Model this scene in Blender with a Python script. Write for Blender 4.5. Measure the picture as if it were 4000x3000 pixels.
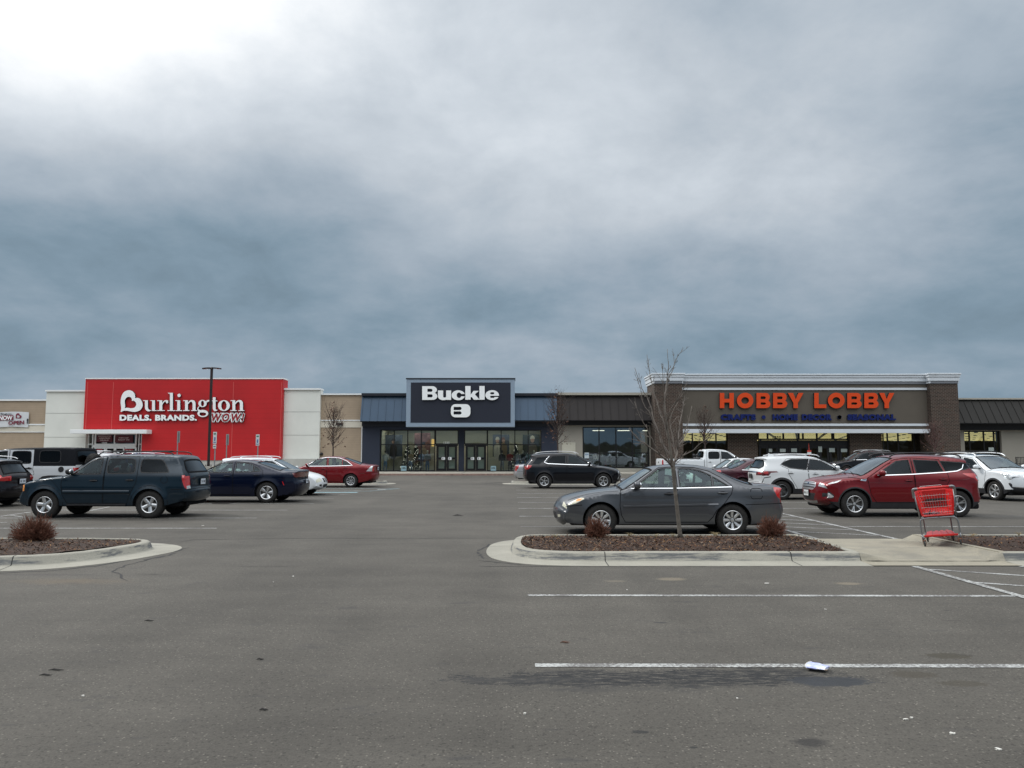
import bpy, bmesh, math, random
import numpy as np
from mathutils import Vector, Matrix
from mathutils.geometry import delaunay_2d_cdt
random.seed(7); rng = np.random.RandomState(11)
S = bpy.context.scene
for o in list(bpy.data.objects): bpy.data.objects.remove(o)
R = math.radians

# ------------------------------------------------------------------ camera
CAMH = 1.70; F = 3000.0; HOR = 1770.0
PITCH = math.atan((HOR - 1500.0) / F)
cam = bpy.data.objects.new('camera', bpy.data.cameras.new('camera'))
S.collection.objects.link(cam); S.camera = cam
cam.data.sensor_width = 36.0; cam.data.lens = 27.0
cam.data.clip_start = 0.05; cam.data.clip_end = 3000.0
cam.location = (0, 0, CAMH); cam.rotation_euler = (R(90) + PITCH, 0, 0)

# ------------------------------------------------------------------ world: broken overcast
SUN_EL, SUN_AZ = 42.0, -62.0          # azimuth measured from +Y, negative = left
w = bpy.data.worlds.new("World"); S.world = w; w.use_nodes = True
nt = w.node_tree; nt.nodes.clear()
class NT:
    def __init__(s, t): s.t = t
    def n(s, typ, **kw):
        nd = s.t.nodes.new(typ)
        for k, v in kw.items():
            if k.startswith('i_'):
                nd.inputs[k[2:].replace('_', ' ')].default_value = v
            else: setattr(nd, k, v)
        return nd
    def l(s, a, b): s.t.links.new(a, b)
    def m(s, op, a, b=None, c=None, clamp=False):
        nd = s.n('ShaderNodeMath', operation=op); nd.use_clamp = clamp
        for i, v in enumerate((a, b, c)):
            if v is None: continue
            if hasattr(v, 'links'): s.l(v, nd.inputs[i])
            else: nd.inputs[i].default_value = v
        return nd.outputs[0]
    def mix(s, f, a, b, mode='MIX'):
        nd = s.n('ShaderNodeMix', data_type='RGBA', blend_type=mode)
        for sock, v in ((nd.inputs[0], f), (nd.inputs[6], a), (nd.inputs[7], b)):
            if hasattr(v, 'links'): s.l(v, sock)
            elif isinstance(v, (int, float)): sock.default_value = v
            else: sock.default_value = (*v[:3], 1)
        return nd.outputs[2]
    def ramp(s, f, stops, interp='LINEAR'):
        nd = s.n('ShaderNodeValToRGB'); cr = nd.color_ramp; cr.interpolation = interp
        while len(cr.elements) > 1: cr.elements.remove(cr.elements[-1])
        for i, (p, c) in enumerate(stops):
            e = cr.elements[0] if i == 0 else cr.elements.new(p)
            e.position = p; e.color = (*c, 1) if len(c) == 3 else c
        s.l(f, nd.inputs[0]); return nd.outputs[0]
    def noise(s, vec, scale, detail=3, rough=.55, dist=0.0, out='Fac'):
        nd = s.n('ShaderNodeTexNoise'); nd.inputs['Scale'].default_value = scale
        nd.inputs['Detail'].default_value = detail; nd.inputs['Roughness'].default_value = rough
        nd.inputs['Distortion'].default_value = dist
        if vec is not None: s.l(vec, nd.inputs['Vector'])
        return nd.outputs[out]
N = NT(nt)
tc = N.n('ShaderNodeTexCoord'); gen = tc.outputs['Generated']
sep = N.n('ShaderNodeSeparateXYZ'); N.l(gen, sep.inputs[0]); dx, dy, dz = sep.outputs
zc = N.m('ADD', N.m('MAXIMUM', dz, 0.0), 0.33)
cx = N.m('DIVIDE', dx, zc); cy = N.m('DIVIDE', dy, zc)
cmb = N.n('ShaderNodeCombineXYZ'); N.l(cx, cmb.inputs[0]); N.l(cy, cmb.inputs[1])
cv = cmb.outputs[0]
n1 = N.noise(cv, 1.15, 6, .55, .12)
n2 = N.noise(cv, 3.0, 7, .60, .15)
n3 = N.noise(cv, 0.5, 3, .5, .4)
EXTRA = []
def blob(az, el, saz, sel, amp):
    """soft light or dark patch of cloud centred at a direction (degrees)"""
    a = N.m('ARCTAN2', dx, dy); e = N.m('ARCSINE', dz)
    u = N.m('DIVIDE', N.m('SUBTRACT', a, R(az)), R(saz)); v = N.m('DIVIDE', N.m('SUBTRACT', e, R(el)), R(sel))
    q = N.m('ADD', N.m('MULTIPLY', u, u), N.m('MULTIPLY', v, v))
    return N.m('MULTIPLY', N.m('EXPONENT', N.m('MULTIPLY', q, -1.0)), amp)
# (azimuth, elevation, width, height, amount) of the cloud layer's thin and thick patches
BLOBS = [(-31, 32, 16, 8.0, .60), (-37, 24, 9, 6, .26), (-13, 31, 14, 7, .20), (6, 27, 14, 7, .07), (11, 19, 12, 5, .12), (27, 17, 9, 4.5, .10), (-24, 14, 13, 3.5, -.09), (-33, 18, 9, 4, .04),
         (-5, 21, 8, 4, .03), (34, 9, 16, 5, -.05), (33, 27, 10, 6, -.03), (2, 7.5, 14, 2, .04), (22, 12, 8, 2, .03), (-30, 7, 12, 2.5, -.02), (-40, 46, 20, 10, 3.0)]
acc = None
for b in BLOBS:
    o = blob(*b); acc = o if acc is None else N.m('ADD', acc, o)
# cloud density -> brightness
d = N.m('ADD', N.m('MULTIPLY', N.m('SUBTRACT', n1, .5), .62), N.m('MULTIPLY', N.m('SUBTRACT', n2, .5), .55))
d = N.m('ADD', d, N.m('MULTIPLY', N.m('SUBTRACT', n3, .5), .3))
# unseen sky overhead and behind the camera, brightened as fill for the facades
def step(v, a, b):
    k = N.n('ShaderNodeMapRange'); k.interpolation_type = 'SMOOTHSTEP'; N.l(v, k.inputs[0]); k.inputs[1].default_value = a; k.inputs[2].default_value = b; return k.outputs[0]
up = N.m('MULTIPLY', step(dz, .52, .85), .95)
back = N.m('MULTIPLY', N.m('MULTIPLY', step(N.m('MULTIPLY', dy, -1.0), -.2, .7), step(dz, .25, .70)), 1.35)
rise = N.m('MULTIPLY', step(dz, .12, .40), .13)
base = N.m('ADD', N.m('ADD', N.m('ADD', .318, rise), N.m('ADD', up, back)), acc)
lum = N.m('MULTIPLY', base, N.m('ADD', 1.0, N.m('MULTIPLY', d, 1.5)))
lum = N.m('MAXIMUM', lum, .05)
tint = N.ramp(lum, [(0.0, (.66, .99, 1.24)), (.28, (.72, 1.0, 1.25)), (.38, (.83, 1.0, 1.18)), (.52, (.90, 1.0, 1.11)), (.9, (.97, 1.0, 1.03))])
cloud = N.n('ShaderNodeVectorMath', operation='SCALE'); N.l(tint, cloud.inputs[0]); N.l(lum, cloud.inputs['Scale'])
sky = N.n('ShaderNodeTexSky', sky_type='NISHITA'); sky.sun_disc = False
sky.sun_elevation = R(SUN_EL); sky.sun_rotation = R(SUN_AZ)
skys = N.n('ShaderNodeVectorMath', operation='SCALE'); N.l(sky.outputs[0], skys.inputs[0]); skys.inputs['Scale'].default_value = .07
gap = N.m('MULTIPLY', N.m('SUBTRACT', N.noise(cv, .8, 3, .5), .55, clamp=True), 1.2, clamp=True)
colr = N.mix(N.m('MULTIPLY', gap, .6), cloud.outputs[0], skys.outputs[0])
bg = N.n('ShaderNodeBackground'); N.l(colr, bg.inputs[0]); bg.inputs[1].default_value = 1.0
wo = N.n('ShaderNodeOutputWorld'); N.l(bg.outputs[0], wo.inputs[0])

sun = bpy.data.objects.new('sun', bpy.data.lights.new('sun', 'SUN')); S.collection.objects.link(sun)
sun.data.energy = 1.5; sun.data.angle = R(10); sun.data.color = (1, .96, .9)
sd = Vector((math.sin(R(SUN_AZ)) * math.cos(R(SUN_EL)), math.cos(R(SUN_AZ)) * math.cos(R(SUN_EL)), math.sin(R(SUN_EL))))
sun.rotation_euler = sd.to_track_quat('Z', 'Y').to_euler()
sun.location = sd * 100
S.view_settings.view_transform = 'Standard'; S.view_settings.look = 'None'
S.view_settings.exposure = 0.14; S.view_settings.gamma = 1.0
S.render.engine = 'CYCLES'; S.cycles.max_bounces = 8; S.cycles.transparent_max_bounces = 24

# ------------------------------------------------------------------ pixel <-> world (photograph is 4000 x 3000)
def ray(px, py):
    u = (px - 2000.0) / F; v = (1500.0 - py) / F
    c, s_ = math.cos(PITCH), math.sin(PITCH)
    return (u, c - v * s_, s_ + v * c)
def G(px, py, z=0.0):
    a, b, c = ray(px, py); t = (z - CAMH) / c
    return (a * t, b * t)
def AT(px, py, Y):
    a, b, c = ray(px, py); t = Y / b
    return (a * t, CAMH + c * t)
def PX(px, Y, py=1770): return AT(px, py, Y)[0]
def PZ(py, Y): return AT(2000, py, Y)[1]

# ------------------------------------------------------------------ scene tree helpers
def link(o, parent=None):
    S.collection.objects.link(o)
    if parent is not None: o.parent = parent
    return o
def thing(name, label, cat, loc=(0, 0, 0), rz=0, group=None, scale=1):
    o = bpy.data.objects.new(name, None); link(o); o.location = loc; o.rotation_euler = (0, 0, rz); o.scale = (scale,) * 3
    o.empty_display_size = .3
    return tag(o, label, cat, group)
def tag(o, label=None, cat=None, group=None, kind=None):
    if label: o['label'] = label
    if cat: o['category'] = cat
    if group: o['group'] = group
    if kind: o['kind'] = kind
    return o

class MB:
    """collects polygons with material slots, builds one mesh object"""
    def __init__(s): s.v = []; s.f = []; s.m = []; s.mats = []
    def mi(s, mat):
        if mat not in s.mats: s.mats.append(mat)
        return s.mats.index(mat)
    def add(s, vs, fs, mat):
        b = len(s.v); s.v += [tuple(p) for p in vs]; k = s.mi(mat)
        for f in fs: s.f.append([b + i for i in f]); s.m.append(k)
    def box(s, x0, y0, z0, x1, y1, z1, mat, M=None, bev=0.0):
        if bev > 0:
            b = bev; vs = []
            for z in (z0, z0 + b, z1 - b, z1):
                i = b if z in (z0, z1) else 0
                X0, X1, Y0, Y1 = x0 + i, x1 - i, y0 + i, y1 - i; c = b if not i else b * .6
                vs += [(X0 + c, Y0, z), (X1 - c, Y0, z), (X1, Y0 + c, z), (X1, Y1 - c, z), (X1 - c, Y1, z), (X0 + c, Y1, z), (X0, Y1 - c, z), (X0, Y0 + c, z)]
            fs = [tuple(range(7, -1, -1)), tuple(range(24, 32))]
            for k in range(3):
                for i in range(8):
                    j = (i + 1) % 8; fs.append((k * 8 + i, k * 8 + j, k * 8 + 8 + j, k * 8 + 8 + i))
        else:
            vs = [(x0, y0, z0), (x1, y0, z0), (x1, y1, z0), (x0, y1, z0), (x0, y0, z1), (x1, y0, z1), (x1, y1, z1), (x0, y1, z1)]
            fs = [(3, 2, 1, 0), (4, 5, 6, 7), (0, 1, 5, 4), (1, 2, 6, 5), (2, 3, 7, 6), (3, 0, 4, 7)]
        if M is not None: vs = [tuple(M @ Vector(p)) for p in vs]
        s.add(vs, fs, mat); return s
    def tube(s, pts, r, mat, n=6, cap=True):
        pts = [Vector(p) for p in pts]; rr = r if isinstance(r, (list, tuple)) else [r] * len(pts)
        vs = []; fs = []; prev = None
        for i, p in enumerate(pts):
            t = (pts[min(i + 1, len(pts) - 1)] - pts[max(i - 1, 0)])
            if t.length < 1e-9: t = Vector((0, 0, 1))
            t.normalize()
            if prev is None:
                a = t.cross(Vector((0, 0, 1)) if abs(t.z) < .9 else Vector((1, 0, 0))).normalized()
            else:
                a = (prev - t * prev.dot(t))
                a = a.normalized() if a.length > 1e-6 else t.orthogonal().normalized()
            prev = a; b = t.cross(a)
            for k in range(n):
                an = 2 * math.pi * k / n; vs.append(p + (a * math.cos(an) + b * math.sin(an)) * rr[i])
        for i in range(len(pts) - 1):
            for k in range(n):
                k2 = (k + 1) % n; fs.append((i * n + k, i * n + k2, (i + 1) * n + k2, (i + 1) * n + k))
        if cap: fs.append(tuple(range(n - 1, -1, -1))); fs.append(tuple((len(pts) - 1) * n + k for k in range(n)))
        s.add(vs, fs, mat); return s
    def lathe(s, prof, mat, n=32, axis='Z', M=None, closed=False):
        """prof: list of (radius, height)"""
        vs = []; fs = []
        for (r, h) in prof:
            for k in range(n):
                a = 2 * math.pi * k / n
                p = (r * math.cos(a), r * math.sin(a), h)
                if axis == 'Y': p = (p[0], h, p[1])
                if axis == 'X': p = (h, p[0], p[1])
                vs.append(p)
        m = len(prof)
        for i in range(m if closed else m - 1):
            i2 = (i + 1) % m
            for k in range(n):
                k2 = (k + 1) % n; fs.append((i * n + k, i * n + k2, i2 * n + k2, i2 * n + k))
        if M is not None: vs = [tuple(M @ Vector(p)) for p in vs]
        s.add(vs, fs, mat); return s
    def ell(s, c, r, mat, n=12, m=8, M=None, p=1.0):
        vs = []; fs = []
        sg = lambda q: math.copysign(abs(q) ** p, q)
        for i in range(m + 1):
            th = math.pi * i / m
            for k in range(n):
                a = 2 * math.pi * k / n
                vs.append((c[0] + r[0] * sg(math.sin(th)) * sg(math.cos(a)), c[1] + r[1] * sg(math.sin(th)) * sg(math.sin(a)), c[2] + r[2] * sg(math.cos(th))))
        for i in range(m):
            for k in range(n):
                k2 = (k + 1) % n; fs.append((i * n + k, (i + 1) * n + k, (i + 1) * n + k2, i * n + k2))
        if M is not None: vs = [tuple(M @ Vector(q)) for q in vs]
        s.add(vs, fs, mat); return s
    def build(s, name, parent=None, smooth=False, angle=None, loc=None):
        me = bpy.data.meshes.new(name); me.from_pydata(s.v, [], s.f)
        for m_ in s.mats: me.materials.append(m_)
        me.polygons.foreach_set('material_index', s.m)
        if smooth:
            me.polygons.foreach_set('use_smooth', [True] * len(s.f))
            if angle: me.set_sharp_from_angle(angle=R(angle))
        me.validate(clean_customdata=False); me.update()
        o = bpy.data.objects.new(name, me); link(o, parent)
        if loc is not None: o.location = loc
        return o

# ------------------------------------------------------------------ 2-D shapes (CSG by constrained triangulation)
def RC(x0, y0, x1, y1): return [(x0, y0), (x1, y0), (x1, y1), (x0, y1)]
def EL(cx, cy, rx, ry, n=28): return [(cx + rx * math.cos(2 * math.pi * k / n), cy + ry * math.sin(2 * math.pi * k / n)) for k in range(n)]
def RR(x0, y0, x1, y1, r, n=5):
    out = []
    for (a, b, st) in ((x1 - r, y1 - r, 0), (x0 + r, y1 - r, 90), (x0 + r, y0 + r, 180), (x1 - r, y0 + r, 270)):
        for k in range(n + 1):
            t = R(st + 90 * k / n); out.append((a + r * math.cos(t), b + r * math.sin(t)))
    return out
def chaikin(pts, it=2, closed=True, q=.25):
    pts = [tuple(p) for p in pts]
    for _ in range(it):
        n = len(pts); out = []
        rg = range(n) if closed else range(n - 1)
        if not closed: out.append(pts[0])
        for i in rg:
            a, b = pts[i], pts[(i + 1) % n]
            out.append(tuple(a[k] * (1 - q) + b[k] * q for k in range(len(a))))
            out.append(tuple(a[k] * q + b[k] * (1 - q) for k in range(len(a))))
        if not closed: out.append(pts[-1])
        pts = out
    return pts
def inpoly(pts, poly):
    x = pts[:, 0]; y = pts[:, 1]; p = np.asarray(poly, float); ins = np.zeros(len(x), bool)
    x0, y0 = p[:, 0], p[:, 1]; x1, y1 = np.roll(x0, -1), np.roll(y0, -1)
    for a, b, c, d_ in zip(x0, y0, x1, y1):
        if b == d_: continue
        cond = ((b > y) != (d_ > y)) & (x < (c - a) * (y - b) / (d_ - b) + a)
        ins ^= cond
    return ins
def triang(polys, extra=None, sub=None, eps=1e-5):
    """constrained triangulation of a set of closed loops -> points, triangles"""
    V = []; E_ = []
    for p in polys:
        q = []
        for i in range(len(p)):
            a, b = p[i], p[(i + 1) % len(p)]; q.append(a)
            if sub:
                dd = math.hypot(b[0] - a[0], b[1] - a[1]); k = int(dd / sub)
                for j in range(1, k + 1): q.append((a[0] + (b[0] - a[0]) * j / (k + 1), a[1] + (b[1] - a[1]) * j / (k + 1)))
        b0 = len(V); V += q; E_ += [(b0 + i, b0 + (i + 1) % len(q)) for i in range(len(q))]
    if extra is not None: V += [tuple(p) for p in extra]
    r = delaunay_2d_cdt([Vector((float(a), float(b))) for a, b in V], E_, [], 0, eps)
    return np.array([(p[0], p[1]) for p in r[0]]), np.array([f for f in r[2]], int)
def csg(ops):
    """ops: ordered list of ('+'|'-', polygon)"""
    P, T = triang([p for _, p in ops])
    c = P[T].mean(axis=1); st = np.zeros(len(T), bool)
    for sgn, p in ops:
        ins = inpoly(c, p); st[ins] = (sgn == '+')
    T = T[st]
    a = P[T]; ar = np.cross(a[:, 1] - a[:, 0], a[:, 2] - a[:, 0]); T[ar < 0] = T[ar < 0][:, ::-1]
    return P, T
def extrude2d(mb, ops, mapf, mat, side=None, back=False):
    """mapf(x, y, k) -> 3-D point, k=0 front, 1 back"""
    P, T = csg(ops); side = side or mat
    used = sorted(set(T.ravel().tolist())); ix = {u: i for i, u in enumerate(used)}
    fr = [mapf(P[u][0], P[u][1], 0) for u in used]; bk = [mapf(P[u][0], P[u][1], 1) for u in used]
    # orientation: make front face away from the back
    if len(T) == 0: return
    t0 = T[0]; a, b, c = [Vector(fr[ix[i]]) for i in t0]; nrm = (b - a).cross(c - a)
    flip = nrm.dot(Vector(bk[ix[t0[0]]]) - a) > 0
    tr = [tuple(ix[i] for i in (t[::-1] if flip else t)) for t in T]
    mb.add(fr, tr, mat)
    ed = {}
    for t in tr:
        for i in range(3): ed[(t[i], t[(i + 1) % 3])] = 1
    be = [e for e in ed if (e[1], e[0]) not in ed]; n = len(fr)
    mb.add(fr + bk, [(a, a + n, b + n, b) for a, b in be], side)
    if back: mb.add(bk, [t[::-1] for t in tr], side)
def text_data(txt, bold=0.0, shear=0.0, space=1.0):
    cu = bpy.data.curves.new('t', 'FONT'); cu.body = txt; cu.size = 1; cu.offset = bold; cu.shear = shear; cu.space_character = space
    cu.resolution_u = 3
    o = bpy.data.objects.new('t', cu); S.collection.objects.link(o)
    dg = bpy.context.evaluated_depsgraph_get(); me = bpy.data.meshes.new_from_object(o.evaluated_get(dg))
    V = np.array([v.co[:2] for v in me.vertices]); Fc = [tuple(p.vertices) for p in me.polygons]
    bpy.data.objects.remove(o); bpy.data.curves.remove(cu); bpy.data.meshes.remove(me)
    return V, Fc
def text_to(mb, txt, mapf, box, mat, side=None, bold=0.0, shear=0.0, space=1.0, slope=0.0):
    """fit the text to box (x0, y0, x1, y1) (y up or down: y0 = baseline side)"""
    V, Fc = text_data(txt, bold, shear, space); side = side or mat
    mn, mx = V.min(0), V.max(0); t = (V - mn) / (mx - mn)
    x = box[0] + t[:, 0] * (box[2] - box[0]); y = box[1] + t[:, 1] * (box[3] - box[1]) + slope * t[:, 0]
    fr = [mapf(a, b, 0) for a, b in zip(x, y)]; bk = [mapf(a, b, 1) for a, b in zip(x, y)]
    a, b, c = [Vector(fr[i]) for i in Fc[0][:3]]
    flip = (b - a).cross(c - a).dot(Vector(bk[Fc[0][0]]) - a) > 0
    fs = [f[::-1] if flip else f for f in Fc]; mb.add(fr, fs, mat)
    ed = {}
    for f in fs:
        for i in range(len(f)): ed[(f[i], f[(i + 1) % len(f)])] = 1
    n = len(fr); mb.add(fr + bk, [(a, a + n, b + n, b) for a, b in ed if (b, a) not in ed], side)

# ------------------------------------------------------------------ materials
MATS = {}
def mat(name, col, rough=.6, metal=0.0, coat=0.0, spec=.5, var=.08, vscale=6.0, bump=0.0, bscale=60.0, emit=None, estr=0.0, coord='Object', rvar=.0):
    if name in MATS: return MATS[name]
    m_ = bpy.data.materials.new(name); m_.use_nodes = True; t = NT(m_.node_tree)
    b = t.t.nodes['Principled BSDF']; MATS[name] = m_
    b.inputs['Roughness'].default_value = rough; b.inputs['Metallic'].default_value = metal
    b.inputs['Coat Weight'].default_value = coat; b.inputs['Coat Roughness'].default_value = .04
    b.inputs['Specular IOR Level'].default_value = spec
    c = t.n('ShaderNodeTexCoord').outputs[coord]
    if var > 0:
        n_ = t.noise(c, vscale, 4, .6)
        k = t.n('ShaderNodeMapRange'); t.l(n_, k.inputs[0]); k.inputs[1].default_value = .3; k.inputs[2].default_value = .7
        k.inputs[3].default_value = 1 - var; k.inputs[4].default_value = 1 + var
        sc = t.n('ShaderNodeVectorMath', operation='SCALE'); sc.inputs[0].default_value = col[:3]; t.l(k.outputs[0], sc.inputs['Scale'])
        t.l(sc.outputs[0], b.inputs['Base Color'])
    else: b.inputs['Base Color'].default_value = (*col[:3], 1)
    if rvar > 0:
        n_ = t.noise(c, vscale * 2.3, 3, .6); t.l(t.m('ADD', rough - rvar * .5, t.m('MULTIPLY', n_, rvar)), b.inputs['Roughness'])
    if bump > 0:
        n_ = t.noise(c, bscale, 4, .6); bp = t.n('ShaderNodeBump'); bp.inputs['Strength'].default_value = bump; bp.inputs['Distance'].default_value = .02
        t.l(n_, bp.inputs['Height']); t.l(bp.outputs[0], b.inputs['Normal'])
    if emit: b.inputs['Emission Color'].default_value = (*emit, 1); b.inputs['Emission Strength'].default_value = estr
    return m_
def glass(name, tint=(.6, .68, .66), refl=.06, rough=.01, dirt=0.0):
    if name in MATS: return MATS[name]
    m_ = bpy.data.materials.new(name); m_.use_nodes = True; t = NT(m_.node_tree); t.t.nodes.clear(); MATS[name] = m_
    tr = t.n('ShaderNodeBsdfTransparent'); tr.inputs[0].default_value = (*tint, 1)
    gl = t.n('ShaderNodeBsdfGlossy'); gl.inputs['Roughness'].default_value = rough; gl.inputs[0].default_value = (.78, .90, 1, 1)
    fr = t.n('ShaderNodeLayerWeight'); fr.inputs[0].default_value = .5
    f = t.m('ADD', refl, t.m('MULTIPLY', t.m('POWER', fr.outputs['Facing'], 4.0), .75), clamp=True)
    mx = t.n('ShaderNodeMixShader'); t.l(f, mx.inputs[0]); t.l(tr.outputs[0], mx.inputs[1]); t.l(gl.outputs[0], mx.inputs[2])
    last = mx.outputs[0]
    if dirt > 0:
        df = t.n('ShaderNodeBsdfDiffuse'); df.inputs[0].default_value = (.35, .36, .35, 1)
        n_ = t.noise(t.n('ShaderNodeTexCoord').outputs['Object'], 3.0, 3, .6)
        m2 = t.n('ShaderNodeMixShader'); t.l(t.m('MULTIPLY', n_, dirt), m2.inputs[0]); t.l(last, m2.inputs[1]); t.l(df.outputs[0], m2.inputs[2]); last = m2.outputs[0]
    o = t.n('ShaderNodeOutputMaterial'); t.l(last, o.inputs[0]); return m_
def paint(name, col, metal=.35, rough=.38, dirt=.25, coatr=.05):
    """car paint with a clear coat and road dust that thins out upwards with noise"""
    if name in MATS: return MATS[name]
    m_ = mat(name, col, rough, metal, 1.0, .1, var=0); t = NT(m_.node_tree); b = t.t.nodes['Principled BSDF']
    c = t.n('ShaderNodeTexCoord').outputs['Object']; sp = t.n('ShaderNodeSeparateXYZ'); t.l(c, sp.inputs[0])
    n_ = t.noise(c, 5.0, 5, .65)
    k = t.m('MULTIPLY', t.m('SUBTRACT', t.m('ADD', n_, .35), t.m('MULTIPLY', sp.outputs[2], 1.1), clamp=True), dirt, clamp=True)
    k = t.m('ADD', k, t.m('MULTIPLY', t.m('SUBTRACT', t.noise(c, 2.2, 3, .6), .5, clamp=True), dirt * .35))
    t.l(t.mix(k, col, (.17, .155, .135)), b.inputs['Base Color'])
    t.l(t.m('SUBTRACT', .72, t.m('MULTIPLY', k, .9), clamp=True), b.inputs['Coat Weight'])
    b.inputs['Coat Roughness'].default_value = coatr
    return m_
# ------------------------------------------------------------------ vehicle materials
M_black = mat('black_plastic', (.018, .018, .02), .55, 0, 0, .4, var=.2)
M_seam = mat('panel_gap', (.006, .006, .007), .8, 0, 0, .1, var=0)
M_rub = mat('tyre_rubber', (.022, .021, .020), .82, 0, 0, .25, var=.25, vscale=18, bump=.15)
M_under = mat('underbody', (.010, .010, .011), .9, 0, 0, .1, var=.2)
M_chrome = mat('chrome_trim', (.78, .8, .82), .12, 1, 0, .5, var=0)
M_alloy = mat('alloy_silver', (.60, .61, .62), .30, .85, .3, .5, var=.06)
M_alloyd = mat('alloy_dark', (.12, .125, .13), .32, .8, .3, .5, var=.06)
M_disc = mat('brake_disc', (.05, .048, .045), .6, .5, 0, .3, var=.2)
M_hl = mat('headlight_lens', (.55, .57, .57), .12, .45, 1, .6, var=.18, vscale=14)
M_hly = mat('headlight_yellowed', (.66, .64, .50), .22, .1, 1, .6, var=.12, vscale=14)
M_lin = mat('lamp_reflector', (.30, .31, .32), .15, .9, 0, .5, var=.3, vscale=25)
M_tl = mat('taillight_red', (.42, .012, .012), .12, 0, 1, .6, var=.15, vscale=14)
M_tld = mat('taillight_dark', (.10, .008, .010), .12, 0, 1, .6, var=.2, vscale=14)
M_amb = mat('amber_lens', (.80, .27, .03), .15, 0, 1, .6, var=.1)
M_seatd = mat('seat_dark', (.035, .035, .038), .8, var=.1)
M_seatl = mat('seat_grey', (.28, .27, .25), .8, var=.1)
M_plate = mat('number_plate', (.55, .60, .66), .5, var=.22, vscale=30)
G_clear = glass('glass_clear', (.50, .62, .58), .04)
G_wind = glass('glass_windshield', (.42, .50, .49), .16, dirt=.22)
G_tint = glass('glass_tinted', (.12, .15, .16), .025)
G_priv = glass('glass_privacy', (.018, .022, .028), .015)

def rnd(p): return chaikin(chaikin(p, 1, q=.11), 1)
def rim_mesh(style, r, col, key):
    """spoked alloy: outer lip, spokes, hub, wheel nuts"""
    mb = MB(); n, wi, wo, pair, dish = style
    mb.lathe([(r, -.015), (r, .008), (r - .012, .014), (r - .024, .006), (r - .03, -.05), (r - .035, -.12)], col, 40, 'Y')
    for k in range(n):
        a0 = 2 * math.pi * k / n + math.pi / 2
        offs = (-pair, pair) if pair else (0,)
        for of in offs:
            a1 = a0 + of * .35; a2 = a0 + of
            ri, ro = .05, r - .018
            vs = []
            for (rad, an, hw, y) in ((ri, a1, wi, dish), (ri + (ro - ri) * .5, (a1 + a2) / 2, (wi + wo) / 2, dish * .7 + .002), (ro, a2, wo, .0)):
                c, s_ = math.cos(an), math.sin(an)
                for sg, dy_ in ((-1, -.012), (-.55, 0), (.55, 0), (1, -.012)):
                    vs.append((rad * c - sg * hw * s_, y + dy_, rad * s_ + sg * hw * c))
                vs.append((rad * c + hw * s_, y - .035, rad * s_ - hw * c)); vs.append((rad * c - hw * s_, y - .035, rad * s_ + hw * c))
            fs = []
            for j in (0, 6):
                for q in ((0, 1), (1, 2), (2, 3), (4, 0), (3, 5)):
                    fs.append((j + q[0], j + q[1], j + 6 + q[1], j + 6 + q[0]))
            mb.add(vs, fs, col)
    mb.lathe([(.0, dish + .012), (.032, dish + .010), (.036, dish), (.062, dish - .004), (.066, dish - .04)], col, 20, 'Y')
    for k in range(5):
        a = 2 * math.pi * k / 5 + math.pi / 2 + .3; c, s_ = math.cos(a) * .052, math.sin(a) * .052
        mb.lathe([(.0, dish + .004), (.009, dish + .004), (.009, dish - .01)], M_black, 8, 'Y', Matrix.Translation((c, 0, s_)))
    return mb
RIMC = {}
def wheel(parent, x, side, spec):
    """side +1 = the car's left (+y)"""
    rt, rr, tw, st, col = spec['rt'], spec['rim'], spec.get('tw', .22), spec['rims'], spec.get('rimc', M_alloy)
    key = (rt, rr, tw, st, col.name)
    if key not in RIMC:
        hub = MB(); hub.lathe([(0, -.03), (rr * .62, -.032), (rr * .62, -.045), (rr * .99, -.05), (rr * .99, -tw * .8), (0, -tw * .85)], M_disc, 28, 'Y')
        ty = MB(); h = tw
        prof = [(rr - .004, .012), (rr + .01, .016), (rr + (rt - rr) * .45, .022), (rt - .03, .012), (rt - .008, -.012), (rt, -.03), (rt, -h + .05), (rt - .008, -h + .03), (rt - .03, -h + .004), (rr + .01, -h)]
        ty.lathe(prof, M_rub, 44, 'Y')
        # tread grooves as raised blocks on the shoulders
        for k in range(44):
            a = 2 * math.pi * (k + .5) / 44; Mx = Matrix.Rotation(-a, 4, 'Y')
            ty.box(rt - .006, -.05, -.013, rt + .004, -.016, .013, M_rub, Mx)
        RIMC[key] = [None, hub, ty, rim_mesh(st, rr, col, key)]
        objs = []
        w0 = hub.build('wheel', parent, True, 35); t0 = ty.build('tyre', w0, True, 40); r0 = RIMC[key][3].build('rim', w0, True, 35)
        RIMC[key] = (w0, t0, r0); w_ = w0
    else:
        w0, t0, r0 = RIMC[key]; w_ = w0.copy(); link(w_, parent)
        for q in (t0, r0):
            c = q.copy(); link(c, w_)
    B = spec['B']; w_.location = (x, side * (B - spec.get('inset', .035)), rt * .985)
    w_.rotation_euler = (0, rng.uniform(-.5, .5) if spec.get('spin', True) else 0, 0 if side > 0 else math.pi)
    return w_

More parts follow.
